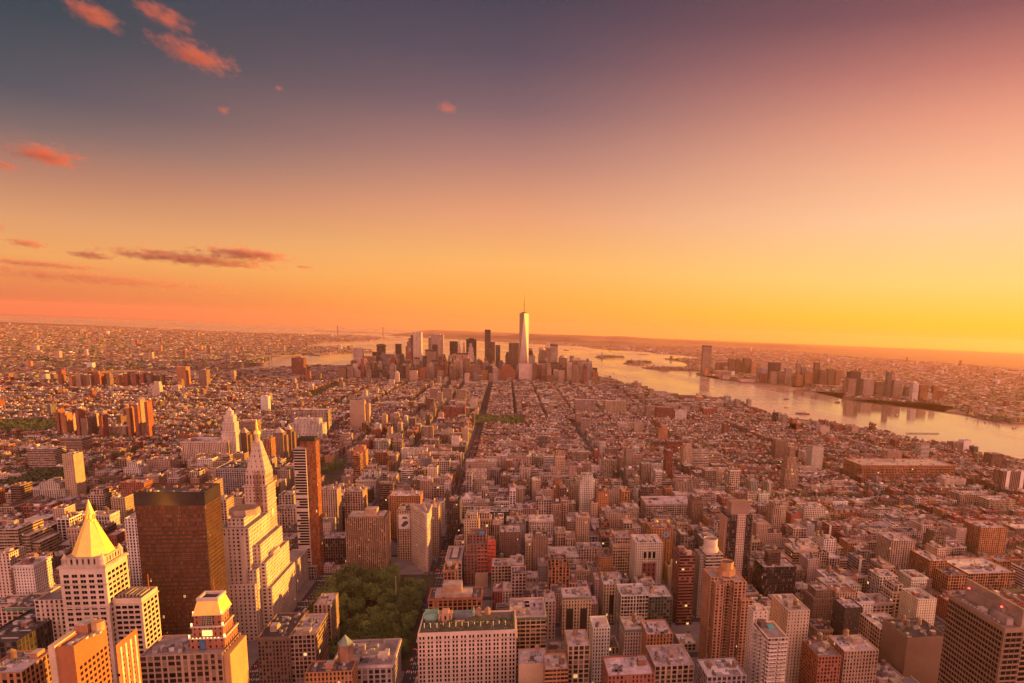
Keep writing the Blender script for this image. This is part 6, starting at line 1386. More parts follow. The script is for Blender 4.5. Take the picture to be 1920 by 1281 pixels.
# Brooklyn and New Jersey fabric
def scatter(P, n, d0, d1, hmin, hmax, wmin, wmax, seed, ang, name, label, rate=.5, cols=('tan', 'brown', 'red', 'white', 'pink', 'orange'), tall=.01, tallh=(40, 90), z0=5.):
    r = random.Random(seed); bx = []; ca, sa = math.cos(ang), math.sin(ang); got = 0; tries = 0
    xs = []; 
    while got < n and tries < n*12:
        tries += 1
        px = r.uniform(-30, 1950); dd = d0*(d1/d0)**(r.random()**rate); rr = ray(px, 640); k = dd/math.hypot(rr[0], rr[1]); x, y = rr[0]*k, rr[1]*k
        xs.append((x, y, dd)); got += 1
    A = np.array(xs); ok = inpoly(A[:, 0], A[:, 1], P)
    # stay off the banks
    for dx, dy in ((70, 0), (-22, 0), (0, 22), (0, -22)): ok &= inpoly(A[:, 0]+dx, A[:, 1]+dy, P)
    for (x, y, dd) in A[ok]:
        u, v = x*ca+y*sa, -x*sa+y*ca; u = round(u/62)*62+r.uniform(-16, 16); v = round(v/105)*105+r.uniform(-36, 36)
        x, y = u*ca-v*sa, u*sa+v*ca
        if not inpoly([x, x+60, x, x+60], [y, y, y-30, y+70], P).all(): continue
        if blocked(x-25, x+25, y-25, y+25): continue
        k = 1+dd/9000
        if r.random() < tall:
            h = r.uniform(*tallh); w = d = r.uniform(16, 30); c = vr(C[r.choice(cols)]); rc = vr(r.choice(ROOFS)[0])
            bx.append((x, x+w, y, y+d, z0, z0+h, *c, r.random(), 5, 5, max(1, round(h/3.6)), .34, .42, .3, *rc)); continue
        n_ = r.choice((3, 4, 5, 6)); xx = x; hh = r.uniform(hmin, hmax); d = r.uniform(10, 17)*k; big = r.random() < .12
        if big: n_ = 1; d *= 2
        for _ in range(n_):
            w = r.uniform(wmin, wmax)*k*(2.6 if big else 1); h = max(5, hh+r.gauss(0, 1.2)); dk = .5 if r.random() < .85 else 1.; c = tuple(q*(dk+.15) for q in vr(C[r.choice(cols)], .2)); rc = tuple(q*dk for q in vr(r.choice(ROOFS)[0])); near = dd < 5200
            bx.append((xx, xx+w-.05, y, y+d, z0, z0+h, *c, r.random(), max(1, round(w/5)), max(1, round(d/5)), max(1, round(h/3.6)), .34 if near else 0, .42 if near else 0, .3, *rc)); xx += w
    tag(vbox(bx, name, ['facade', 'roof']), label, 'buildings', kind='stuff'); print(name, len(bx))
scatter(BROOK, 34000, 3900, 17000, 6, 12, 6, 13, 5, .6, 'brooklyn_buildings', 'hazy carpet of low buildings beyond the east river', rate=.8, tall=.005, tallh=(30, 60))
scatter(NJ, 20000, 3000, 12000, 6, 14, 8, 18, 6, .2, 'far_shore_buildings', 'low buildings spread behind the far shore towers', rate=.7, tall=.012, tallh=(30, 60))
scatter(FARL, 15000, 9500, 27000, 6, 12, 12, 26, 8, .2, 'mainland_buildings', 'tiny buildings on the hazy land toward the horizon', rate=.7, tall=.004)

# ------------------------------------------------------------------ pavements, markings
def sheets():
    m = MB(); k = MB()
    for si in range(33, 1, -1):
        y0, y1 = SY(si+1)+5.5, SY(si)-5.5
        for ai in range(6, 20):
            x0, x1 = AXX(AV[ai]+10), AXX(AV[ai+1]-10)
            if AV[ai] == -142 and 23 <= si < 26: x1 = AXX(-6)
            if not (seen(x0, y1, 10, 200) or seen(x1, y1, 10, 200)): continue
            if not inpoly([x0, x1, x1], [y1, y1, y0], MANH).all(): continue
            # cut by the diagonal avenue: build the block as strips
            n = 8
            for q in range(n):
                ya, yb = y0+(y1-y0)*q/n, y0+(y1-y0)*(q+1)/n; sm = 33.55-(ya+yb)/2/80.5; bx = AXX(bway(sm))
                segs = [(x0, x1)]
                if x0 < bx+11 and x1 > bx-11: segs = [(x0, bx-11), (bx+11, x1)]
                for (a, b) in segs:
                    if b-a > 2:
                        m.face([(a, ya, GZ+.15), (b, ya, GZ+.15), (b, yb, GZ+.15), (a, yb, GZ+.15)])
                        m.face([(a, yb, GZ), (a, ya, GZ), (a, ya, GZ+.15), (a, yb, GZ+.15)]); m.face([(b, ya, GZ), (b, yb, GZ), (b, yb, GZ+.15), (b, ya, GZ+.15)])
            m.face([(x0, y0, GZ), (x1, y0, GZ), (x1, y0, GZ+.15), (x0, y0, GZ+.15)])
    # triangular islands by the crossing
    for P in ([(-62-4, 862-42), (-62-18, 862-10), (-62-2, 862-20)], [(AXX(2), SY(24.6)), (AXX(22), SY(24.9)), (AXX(8), SY(23.9))]):
        m.poly(P, GZ, GZ+.18, (.2, .2, .2))
    tag(m.build('pavement', ['pave']), kind='structure')
    for ax in (-142, 0, 311, 585, 859, 1133, -292, -425):
        for lane in (-3.4, 0, 3.4):
            y = SY(29)
            while y < 2600:
                X = AXX(ax)+lane
                if seen(X, y, 10, 20): k.face([(X-.2, y, GZ+.008), (X+.2, y, GZ+.008), (X+.2, y+4, GZ+.008), (X-.2, y+4, GZ+.008)])
                y += 10
        for si in range(29, 8, -1):
            for e in (-7.5, 7.5):
                for q in range(9): X = AXX(ax)-8+q*2; Y = SY(si)+e; k.face([(X-.4, Y-1.6, GZ+.008), (X+.4, Y-1.6, GZ+.008), (X+.4, Y+1.6, GZ+.008), (X-.4, Y+1.6, GZ+.008)])
    for i in range(170):
        s = 29-i*.085; x = AXX(bway(s)); y = SY(s); k.face([(x-.2, y, GZ+.012), (x+.2, y, GZ+.012), (x+1.3, y+3.4, GZ+.012), (x+.9, y+3.4, GZ+.012)])
    tag(k.build('road_markings', ['paint']), kind='structure')
    a = MB()
    for (s0, s1, a0, a1) in PARKS: a.face([(AXX(a0), SY(s1), GZ+.17), (AXX(a1), SY(s1), GZ+.17), (AXX(a1), SY(s0), GZ+.17), (AXX(a0), SY(s0), GZ+.17)])
    tag(a.build('park_ground', ['grass']), kind='structure')
sheets()
# ------------------------------------------------------------------ trees
def crown_mesh(seed, r, h, n, ls):
    rt = random.Random(seed); m = MB(); cl = []
    for _ in range(13):
        a = rt.uniform(0, 6.28); q = rt.uniform(.1, .8)*r; cl.append((q*math.cos(a), q*math.sin(a), rt.uniform(.28, 1)*h, rt.uniform(.30, .52)*r))
    for _ in range(n):
        cx, cy, cz, cr = rt.choice(cl); d = Vector((rt.gauss(0, 1), rt.gauss(0, 1), rt.gauss(0, .8))).normalized()*cr*rt.uniform(.65, 1.08)
        p = Vector((cx, cy, cz))+d; a = Vector((rt.uniform(-1, 1), rt.uniform(-1, 1), rt.uniform(-1, 1))).normalized(); b = a.orthogonal().normalized(); s = ls*rt.uniform(.6, 1.3)
        m.face([tuple(p-a*s), tuple(p+b*s*.7), tuple(p+a*s), tuple(p-b*s*.7)])
    return m.build('crown', ['leaf'])
def trunk_mesh(seed, H):
    rt = random.Random(seed); m = MB(); m.cone(0, 0, 0, H*.55, .45, .28, 7, (.1, .07, .05), cap=False)
    for k in range(5): a = k*1.26+rt.random(); m.bar((0, 0, H*(.4+.03*k)), (math.cos(a)*H*.28, math.sin(a)*H*.28, H*.85), .13, (.1, .07, .05))
    return m.build('trunk', ['bark'])
PROT = []
for k in range(5):
    c = crown_mesh(100+k, 6.2, 9.5, 900, .62); t = trunk_mesh(50+k, 12.5); PROT.append((c, t))
tused = [False]*5
def tree(x, y, s, label, group, cat='tree'):
    k = R.randrange(5); root = empty('park_tree', (x, y, GZ+.17)); tag(root, label, cat, group); root.rotation_euler.z = R.uniform(0, 6.28); root.scale = (s, s, s*R.uniform(.85, 1.15))
    for q, off in ((0, 4.2), (1, 0)):
        p = PROT[k][q]
        o = p if not tused[k] else p.copy()
        if tused[k]: COL.objects.link(o)
        o.parent = root; o.location = (0, 0, off)
    tused[k] = True
ntree = 0
s0, s1, a0, a1 = PARKS[0]; pts = []
xa, xb, ya, yb = AXX(a0)+3, AXX(a1)-8, SY(s1)+4, SY(s0)-4
tries = 0
while len(pts) < 270 and tries < 16000:
    tries += 1; x, y = R.uniform(xa, xb), R.uniform(ya, yb)
    if x > AXX(bway(33.55-y/80.5))-14: continue
    if abs(x-(xa+xb)/2-4) < 8 and abs(y-(ya+yb)/2) < 24: continue
    if any((x-p[0])**2+(y-p[1])**2 < 27 for p in pts): continue
    if blocked(x-2, x+2, y-2, y+2): continue
    pts.append((x, y))
for (x, y) in pts: tree(x, y, R.uniform(.85, 1.35), 'leafy green tree in the park below the clock tower and wedge tower', 'trees of the near park')
s0, s1, a0, a1 = PARKS[1]
for _ in range(46): tree(R.uniform(AXX(a0)+5, AXX(a1)-5), R.uniform(SY(s1)+4, SY(s0)-4), R.uniform(.9, 1.3), 'dark green tree in the small square beyond the piered tower', 'trees of the second square')
for k in range(5):
    if not tused[k]: bpy.data.objects.remove(PROT[k][0]); bpy.data.objects.remove(PROT[k][1])
# massed distant trees
m = MB(); rt = random.Random(9)
def puff(x, y, z, r, n):
    for _ in range(n):
        d = Vector((rt.gauss(0, 1), rt.gauss(0, 1), abs(rt.gauss(0, .8)))).normalized(); p = Vector((x, y, z))+Vector((d.x*r, d.y*r, d.z*r*.9)); a = Vector((rt.uniform(-1, 1), rt.uniform(-1, 1), rt.uniform(-1, 1))).normalized(); b = a.orthogonal().normalized(); s = r*.42
        m.face([tuple(p-a*s), tuple(p+b*s), tuple(p+a*s), tuple(p-b*s)])
for (s0, s1, a0, a1) in PARKS[2:]:
    n = int((AXX(a1)-AXX(a0))*(SY(s0)-SY(s1))/110)
    for _ in range(n): puff(rt.uniform(AXX(a0), AXX(a1)), rt.uniform(SY(s1), SY(s0)), GZ+7, rt.uniform(4, 7), 14)
for _ in range(17000):   # street and backyard trees
    px = rt.uniform(-20, 1940); d = 1100*(3.4**rt.random()); r_ = ray(px, 700); k = d/math.hypot(r_[0], r_[1]); x, y = r_[0]*k, r_[1]*k; s = 33.55-y/80.5; a = x+82
    mid = -500 < a < 560
    if mid and rt.random() < .82: continue
    if mid: continue
    # snap to street sides or block middles
    q = rt.random(); sn = round(s)
    yy = SY(sn)+rt.choice((-6.5, 6.5)) if q < .3 else SY(math.floor(s)+.5)+rt.uniform(-7, 7)
    if not inpoly([x], [yy], MANH)[0] or blocked(x-2, x+2, yy-2, yy+2): continue
    puff(x, yy, GZ+rt.uniform(7, 12), rt.uniform(3., 5.5), 7)
tag(m.build('distant_trees', ['leaf_far']), 'scattered dark green trees among the low blocks and small parks', 'trees', kind='stuff')
m = MB()
for (P, n, hz) in ((W([(1115, 670.5), (1150, 671.8), (1170, 671.5), (1170, 670.3), (1150, 669.7), (1130, 669.3)]), 120, 12), (W([(1170, 682), (1200, 683), (1221, 682.6), (1222, 681.2), (1200, 679.8), (1180, 679.8)]), 140, 14), (W([(1116, 711), (1160, 721), (1155, 717), (1112, 707)]), 90, 9), (W([(1230, 692), (1310, 696), (1310, 692), (1240, 689.5)]), 80, 8)):
    xs = [p[0] for p in P]; ys = [p[1] for p in P]; g = 0
    while g < n:
        x, y = rt.uniform(min(xs), max(xs)), rt.uniform(min(ys), max(ys)); g += .2
        if inpoly([x], [y], P)[0]: puff(x, y, 8+hz*.3, rt.uniform(.7, 1.3)*hz, 8); g += .8
for (P, n) in ((BROOK, 4200), (NJ, 3600)):
    for _ in range(n):
        px = rt.uniform(-10, 1930); d = 3300*(4.2**rt.random()); r_ = ray(px, 660); k = d/math.hypot(r_[0], r_[1]); x, y = r_[0]*k, r_[1]*k
        if inpoly([x], [y], P)[0]: puff(x, y, 8, rt.uniform(9, 24), 6)
tag(m.build('shore_trees', ['leaf_far']), 'dark woods on the islands and far shores', 'trees', kind='stuff')
# ------------------------------------------------------------------ harbour things
def liberty():
    x, y = at_z(1128.5, 670.8, 5); root = empty('harbour_statue', (x, y, 5)); tag(root, 'tiny statue on a tall pedestal on the harbour island', 'statue')
    m = MB(); m.box(x-26, x+26, y-26, y+26, 5, 20, (.2, .15, .12)); m.cone(x, y, 20, 52, 13, 8, 4, (.22, .16, .13), rot=math.pi/4); m.build('pedestal', ['roof'], root)
    m = MB(); m.cone(x, y, 52, 70, 6, 5, 8, (.14, .2, .17)); m.cone(x, y, 70, 82, 5, 3.4, 8, (.14, .2, .17)); m.dome(x, y, 83, 2.6, 5, 8, (.14, .2, .17)); m.cone(x, y, 82, 84, 2, 2.4, 8, (.14, .2, .17)); m.bar((x+3, y, 80), (x+6, y, 96), 1.3, (.14, .2, .17)); m.cone(x+6, y, 96, 100, 1.6, .4, 6, (.3, .3, .2)); m.build('robed_figure', ['roof'], root)
liberty()
def shed(px, py, w, d, h, c, label, roofh=0, zb=5, tower=None):
    x, y = at_z(px, py, zb); root = empty('waterfront_building', (x, y, zb)); tag(root, label, 'building'); m = MB(); m.box(x-w/2, x+w/2, y, y+d, zb, zb+h, c, (6, 5, .4, .5, .3)); m.build('wall', ['facade'], root)
    m = MB(); m.face([(x-w/2, y, zb+h+.01), (x+w/2, y, zb+h+.01), (x+w/2, y+d/2, zb+h+roofh+1), (x-w/2, y+d/2, zb+h+roofh+1)], 0, None, (.25, .17, .13, 0)); m.face([(x+w/2, y+d, zb+h+.01), (x-w/2, y+d, zb+h+.01), (x-w/2, y+d/2, zb+h+roofh+1), (x+w/2, y+d/2, zb+h+roofh+1)], 0, None, (.25, .17, .13, 0)); m.face([(x+w/2, y, zb+h), (x+w/2, y+d, zb+h), (x+w/2, y+d/2, zb+h+roofh+1)], 0, None, (.3, .2, .15, 0)); m.face([(x-w/2, y+d, zb+h), (x-w/2, y, zb+h), (x-w/2, y+d/2, zb+h+roofh+1)], 0, None, (.3, .2, .15, 0)); m.build('roof', ['roof'], root)
    if tower: m = MB(); m.box(x-4, x+4, y+2, y+10, zb+h, zb+h+tower, c); m.cone(x, y+6, zb+h+tower, zb+h+tower+8, 5, 0, 4, c); m.build('clock_turret', ['roof'], root)
    return root
shed(1245, 693, 90, 40, 16, (.28, .17, .12), 'old terminal shed with a small clock turret on the far spit', 8, tower=20)
shed(1196, 682.2, 110, 40, 18, (.30, .17, .12), 'long low hall on the second harbour island', 8, tower=14)
shed(1205, 683.2, 60, 26, 12, (.30, .2, .15), 'smaller hall right of the long hall on the second island', 6)
shed(1412, 717, 190, 60, 22, (.45, .33, .27), 'long pale pier warehouse on the far shore', 2)
shed(1370, 711, 130, 50, 26, (.42, .30, .25), 'pale low terminal below the far shore towers', 2)
shed(1775, 752, 30, 30, 8, (.5, .3, .2), 'small pier hut on the far shore', 3)
def chimney():
    x, y = at_z(1836, 775, 5); root = empty('brick_chimney', (x, y, 5)); tag(root, 'single brick chimney on the far shore at right', 'chimney'); m = MB(); m.cone(x, y, 5, 52, 4.4, 3.2, 12, (.30, .14, .09)); m.build('stack', ['roof'], root); m = MB(); m.cone(x, y, 52, 54, 4, 4, 12, (.2, .1, .07)); m.build('rim', ['roof'], root)
chimney()
def pier(px0, py0, px1, py1, w, label, arch=False):
    a = Vector((*at_z(px0, py0, 2.5), 0)); b = Vector((*at_z(px1, py1, 2.5), 0)); d = (b-a).normalized(); n = Vector((-d.y, d.x, 0))*w/2; m = MB()
    P = [a-n, b-n, b+n, a+n]; root = empty('river_pier', (a.x, a.y, 0)); tag(root, label, 'pier')
    m.poly([(p.x, p.y) for p in P], 1.6, 3, (.24, .19, .17)); m.build('deck', ['roof'], root)
    m = MB(); L = (b-a).length; k = 0
    while k*14 < L:
        for s in (-1, 1): q = a+d*(k*14+2)+n*s*.85; m.cone(q.x, q.y, 0, 1.6, .6, .6, 6, (.12, .09, .08), cap=False)
        k += 1
    m.build('piles', ['roof'], root)
pier(1236, 752, 1312, 751, 22, 'long pier reaching the pale vent tower'); pier(1340, 752, 1412, 769, 16, 'first of two parallel long piers right of the vent tower'); pier(1330, 757, 1400, 777, 14, 'second long pier nearer the shore'); pier(1496, 787, 1528, 789.5, 26, 'short pier with trees below the red riverside tower'); pier(1884, 862, 1898, 857, 14, 'thin jetty at the right edge of the river'); pier(1700, 812, 1760, 812.5, 10, 'low jetty near the waterfront stepped tower')
def bridge():
    # suspension bridge over the east river, dark and hazy
    (x0, y0), (x1, y1) = at_z(429, 690, 0), at_z(507, 676, 0); A, B = Vector((x0, y0, 0)), Vector((x1, y1, 0)); d = (B-A).normalized(); L = (B-A).length
    root = empty('suspension_bridge', tuple((A+B)/2)); tag(root, 'dark suspension bridge with two tall towers crossing the east river', 'bridge'); n = Vector((-d.y, d.x, 0))
    S = A-d*700; E = B+d*600; m = MB()
    for (p, q, za, zb) in ((S, A, 18, 42), (A, B, 42, 42), (B, E, 42, 16)):
        nn = n*9; m.face([tuple(p-nn+Vector((0, 0, za))), tuple(q-nn+Vector((0, 0, zb))), tuple(q+nn+Vector((0, 0, zb))), tuple(p+nn+Vector((0, 0, za)))], 0, None, (.12, .10, .10, 0))
        for s in (-1, 1): m.face([tuple(p+nn*s+Vector((0, 0, za-6))), tuple(q+nn*s+Vector((0, 0, zb-6))), tuple(q+nn*s+Vector((0, 0, zb))), tuple(p+nn*s+Vector((0, 0, za)))], 0, None, (.12, .10, .10, 0))
    m.build('deck', ['roof'], root)
    for T in (A, B):
        m = MB()
        for s in (-1, 1): q = T+n*9*s; m.box(q.x-3, q.x+3, q.y-3, q.y+3, 0, 100, (.14, .11, .11))
        for z in (50, 74, 96): m.bar(tuple(T-n*9+Vector((0, 0, z))), tuple(T+n*9+Vector((0, 0, z))), 2.2, (.14, .11, .11))
        m.build('bridge_tower', ['roof'], root)
    for s in (-1, 1):
        m = MB(); pts = []
        for i in range(25): u = i/24; pts.append(A+(B-A)*u+n*9*s+Vector((0, 0, 46+54*(2*u-1)**2)))
        pts = [S+n*9*s+Vector((0, 0, 20))]+pts+[E+n*9*s+Vector((0, 0, 18))]
        for a, b in zip(pts, pts[1:]): m.bar(tuple(a), tuple(b), .9, (.14, .11, .11))
        m.build('main_cable', ['roof'], root)
bridge()
def far_bridge():
    zs = 211.; pts = []
    for px, py, lab in ((633, 612, 0), (718, 615, 1)):
        r_ = ray(px, py+1); t = 15800/r_[1]; pts.append((r_[0]*t, 15800.))
    A, B = Vector((*pts[0], 0)), Vector((*pts[1], 0)); root = empty('far_narrows_bridge', tuple((A+B)/2)); tag(root, 'very distant suspension bridge with two thin towers on the horizon left of the skyline', 'bridge')
    d = (B-A).normalized(); n = Vector((-d.y, d.x, 0))*14
    for T in (A, B):
        m = MB()
        for s in (-1, 1): q = T+n*s*.7; m.box(q.x-6, q.x+6, q.y-6, q.y+6, 0, 207, (.12, .09, .09))
        m.box(T.x-9, T.x+9, T.y-5, T.y+5, 190, 205, (.12, .09, .09)); m.build('bridge_tower', ['roof'], root)
    m = MB(); P = [A-d*500, B+d*500]; m.poly([(P[0].x, P[0].y-8), (P[1].x, P[1].y-8), (P[1].x, P[1].y+8), (P[0].x, P[0].y+8)], 66, 74, (.15, .12, .12)); m.build('deck', ['roof'], root)
    m = MB(); q = [A+(B-A)*(i/20)+Vector((0, 0, 80+122*(2*i/20-1)**2)) for i in range(21)]
    for a, b in zip(q, q[1:]): m.bar(tuple(a), tuple(b), 1.6, (.15, .12, .12))
    m.build('main_cable', ['roof'], root)
far_bridge()
def boat(px, py, L, label, ang=0.4, decks=2, wake=True):
    x, y = at_z(px, py, 0); root = empty('boat', (x, y, 0)); root.rotation_euler.z = ang; tag(root, label, 'boat'); b = L*.13
    def P(mb, z0, z1, l0, l1, w0, w1, c): 
        lo = [(-l0, -w0), (l0*.7, -w0), (l0, 0), (l0*.7, w0), (-l0, w0)]; hi = [(-l1, -w1), (l1*.75, -w1), (l1*1.04, 0), (l1*.75, w1), (-l1, w1)]
        for i in range(5): j = (i+1) % 5; mb.face([(*lo[i], z0), (*lo[j], z0), (*hi[j], z1), (*hi[i], z1)], 0, None, (*c, 0))
        mb.face([(*p, z1) for p in hi], 0, None, (*c, 0))
    m = MB(); P(m, -.6, L*.07+1, L*.46, L*.5, b*.8, b, (.10, .07, .06)); h = m.build('hull', ['roof']); h.parent = root
    m = MB(); z = L*.07+1
    for k in range(decks): s_ = 1-.25*k; m.box(-L*.32*s_, L*.26*s_, -b*.75*s_, b*.75*s_, z, z+3, (.5, .4, .33), (2.5, 3, .5, .4, 0)); z += 3
    o = m.build('deckhouse', ['facade']); o.parent = root
    m = MB(); m.cone(-L*.1, 0, z, z+3, 1, .8, 8, (.25, .1, .07)); m.bar((L*.1, 0, z), (L*.1, 0, z+6), .15); o = m.build('funnel', ['roof']); o.parent = root
for a in ((1475, 749, 44, 'dark ferry in mid river above the red riverside tower', .5), (1571, 755, 40, 'dark ferry further right in mid river'  , .4), (1505, 777, 62, 'larger white ferry nearest the near shore', 2.6), (1475, 765, 26, 'small faint boat below the left ferry', .4), (1336, 729, 22, 'small boat left of mid river near the tall far shore tower', 1.), (1138, 705, 30, 'reddish boat off the park point', .6), (1145, 711, 24, 'small boat just off the point of the park', .6), (1181, 684.6, 44, 'boat leaving the second harbour island', .2), (1682, 780, 20, 'tiny boat in the wide river at right', .3), (1901, 803, 22, 'tiny boat near the right edge of the river', .3), (981, 631, 60, 'far ship behind the tallest tower', .2), (1152, 701.5, 26, 'little boat with pale hull off the park', .7), (747, 632.5, 120, 'pale cargo ship near the distant narrows', .1), (1062, 657, 90, 'dark barge in the upper bay', .2)): boat(*a)
# ------------------------------------------------------------------ traffic, people, street things
def car_mesh(col, kind):
    m = MB(); L, w, h = (4.6, 1.85, 1.45) if kind == 'car' else (11.5, 2.5, 3.1)
    if kind == 'car':
        prof = [(-L/2, .35), (L/2, .35), (L/2, .8), (L*.28, .95), (L*.12, h), (-L*.28, h), (-L*.42, .98), (-L/2, .9)]
    else: prof = [(-L/2, .5), (L/2, .5), (L/2, 2.2), (L*.48, h), (-L*.49, h), (-L/2, h-.2)]
    n = len(prof)
    for i in range(n):
        a, b = prof[i], prof[(i+1) % n]; dark = (kind == 'car' and i in (3, 5)) or (kind != 'car' and i == 2)
        m.face([(-w/2, a[0], a[1]), (w/2, a[0], a[1]), (w/2, b[0], b[1]), (-w/2, b[0], b[1])], 0, None, (*((.02, .02, .02) if dark else col), 0))
    m.face([(w/2, p[0], p[1]) for p in prof], 0, None, (*col, 0)); m.face([(-w/2, p[0], p[1]) for p in prof[::-1]], 0, None, (*col, 0))
    for s in (-1, 1):
        for yy in (-L*.3, L*.3):
            m.face([(s*(w/2+.02), yy+.34*math.cos(k*math.pi/4), .34+.34*math.sin(k*math.pi/4)) for k in range(8)], 0, None, (.02, .02, .02, 0))
        m.face([(s*(w/2+.015), -L*.25, h*.68), (s*(w/2+.015), L*.14, h*.68), (s*(w/2+.015), L*.08, h*.93), (s*(w/2+.015), -L*.22, h*.93)], 0, None, (.02, .02, .025, 0))
        m.face([(s*w*.42-.2, -L/2-.02, h*.45), (s*w*.42+.2, -L/2-.02, h*.45), (s*w*.42+.2, -L/2-.02, h*.6), (s*w*.42-.2, -L/2-.02, h*.6)], 1, None, (.5, .02, .02, 0))
    return m
CK = [('yellow_taxi', (.62, .36, .05), 'car', 'small yellow taxi in the street traffic far below', 'taxi', 5), ('white_car', (.55, .5, .46), 'car', 'small white car in the street traffic far below', 'car', 4), ('dark_car', (.05, .04, .04), 'car', 'small dark car in the street traffic far below', 'car', 5), ('red_car', (.32, .04, .03), 'car', 'small red car in the street traffic far below', 'car', 1), ('city_bus', (.55, .50, .48), 'bus', 'white city bus on the avenue', 'bus', .7)]
CM = {}
for nm, c, kd, lab, cat, wt in CK:
    o = car_mesh(c, kd).build(nm, ['roof', 'red_light'], link=False); CM[nm] = o.data
rv = random.Random(77); nveh = 0
def put_car(x, y, ang):
    global nveh
    if blocked(x-1, x+1, y-1, y+1): return
    k = rv.choices(CK, [c[5] for c in CK])[0]; o = bpy.data.objects.new(k[0], CM[k[0]]); COL.objects.link(o); o.location = (x, y, GZ+.01); o.rotation_euler.z = ang; tag(o, k[3], k[4], {'taxi': 'yellow taxis in the avenues', 'bus': 'buses in the avenues'}.get(k[4], k[0].replace('_', ' ')+'s in the avenues')); nveh += 1
for (ax, s0, s1, n) in ((0, 27, 9, 150), (-142, 27, 23, 22), (311, 25, 13, 50), (585, 22, 15, 20)):
    for _ in range(n): y = rv.uniform(SY(s0), SY(s1)); put_car(AXX(ax)+rv.choice((-6.5, -3.4, 0, 3.4, 6.5)), y, 0 if rv.random() < .9 else math.pi)
for _ in range(46): s = rv.uniform(20, 26.5); a = math.atan2(bway(s-1)-bway(s), 80.5); put_car(AXX(bway(s))+rv.choice((-4.5, -1.5, 1.5, 4.5)), SY(s), -a)
for _ in range(26): s = rv.choice((23, 22, 24, 26, 21)); put_car(rv.uniform(AXX(-150), AXX(280)), SY(s)+rv.choice((-1.8, 1.8)), math.pi/2)
def person_mesh(top, leg):
    m = MB(); sk = (.36, .22, .16)
    def rings(R_):
        n = 8
        for (z0, rx0, ry0, c0), (z1, rx1, ry1, c1) in zip(R_, R_[1:]):
            for i in range(n):
                a, b = 2*math.pi*i/n, 2*math.pi*(i+1)/n
                m.face([(rx0*math.cos(a), ry0*math.sin(a), z0), (rx0*math.cos(b), ry0*math.sin(b), z0), (rx1*math.cos(b), ry1*math.sin(b), z1), (rx1*math.cos(a), ry1*math.sin(a), z1)], 0, None, (*c1, 0))
    rings([(.0, .14, .10, leg), (.45, .15, .10, leg), (.88, .19, .13, leg), (1.05, .17, .12, top), (1.4, .23, .13, top), (1.47, .08, .08, top), (1.53, .06, .06, sk), (1.58, .085, .09, sk), (1.68, .09, .1, sk), (1.75, .07, .08, (.05, .03, .02)), (1.78, .0, .0, (.05, .03, .02))])
    for s in (-1, 1): m.bar((s*.22, 0, 1.4), (s*.29, .05, 1.1), .05, top); m.bar((s*.29, .05, 1.1), (s*.27, .16, .84), .04, sk)
    return m.build('person', ['roof'], link=False).data
PM = [person_mesh(t, l) for t, l in (((.5, .45, .42), (.05, .05, .08)), ((.06, .05, .06), (.05, .05, .06)), ((.4, .06, .05), (.06, .06, .1)), ((.08, .12, .25), (.2, .17, .14)))]
PN = ['person in a pale top standing among guests on the rooftop garden', 'person in dark clothes standing among guests on the rooftop garden', 'person in a red top standing among guests on the rooftop garden', 'person in a blue top standing among guests on the rooftop garden']
x0, x1, y0, y1, zt = BAR
for i in range(110):
    k = i % 4; o = bpy.data.objects.new('person', PM[k]); COL.objects.link(o); u = rv.random()
    o.location = (rv.uniform(x0+4, x1-3.6) if u < .6 else rv.uniform(x1-28, x1-3.6), rv.uniform(y0+3.4, y0+24), zt-1.3); o.rotation_euler.z = rv.uniform(0, 6.28); tag(o, PN[k], 'person', ['guests in pale tops', 'guests in dark clothes', 'guests in red tops', 'guests in blue tops'][k]+' on the rooftop garden')
# flagpole in the park, plaza parasols
m = MB(); x, y = at_z(743, 1128, GZ+8); r_ = empty('flagpole', (x, y, GZ)); tag(r_, 'white flagpole rising over the park trees', 'flagpole')
m.bar((x, y, GZ), (x, y, GZ+38), .28, (.6, .55, .5), n=6); m.build('pole', ['roof'], r_); m = MB(); m.dome(x, y, GZ+38, .5, .5, 6, (.6, .4, .1)); m.build('finial', ['gold'], r_)
um = MB(); um.bar((0, 0, 0), (0, 0, 2.4), .05, (.3, .3, .3)); um.cone(0, 0, 2.1, 2.9, 1.6, .05, 8, (.08, .13, .34), cap=False); um.cone(0, 0, .7, .76, .5, .5, 8, (.4, .35, .3)); umo = um.build('parasol', ['roof'], link=False).data
for i in range(34):
    px, py = rv.uniform(782, 801), rv.uniform(1102, 1150); x, y = at_z(px, py, GZ); o = bpy.data.objects.new('parasol', umo); COL.objects.link(o); o.location = (x, y, GZ+.2); tag(o, 'blue parasol over a cafe table on the plaza left of the arcaded loft', 'parasol', 'blue parasols on the plaza')
# ------------------------------------------------------------------ automatic labels for the ordinary blocks: attributes + nearest landmark, made unique by rank
def size_word(b):
    return 'tall' if b['z'] > 62 else ('mid height' if b['z'] > 34 else 'low')
auto = [b for b in ALLB if not b.get('label')]
key = {}
for b in auto:
    b['zone'] = min(ANCH, key=lambda a: math.hypot((a[1]-b['px']), (a[2]-b['py'])*1.3))
    dx, dy = b['px']-b['zone'][1], b['py']-b['zone'][2]
    rel = ('right of' if dx > 0 else 'left of') if abs(dx) > abs(dy) else ('in front of' if dy > 0 else 'behind')
    col = NAMES[b['col']]; feat = ('roof tank' if b['nt'] else b['rn']+' roof')
    b['k'] = (size_word(b), col, feat, rel, b['zone'][0]); b['dist'] = math.hypot(dx, dy)
    key.setdefault(b['k'], []).append(b)
RNK = ['nearest', 'second nearest', 'third nearest', 'fourth nearest', 'fifth nearest', 'sixth nearest', 'seventh nearest', 'eighth nearest', 'ninth nearest']
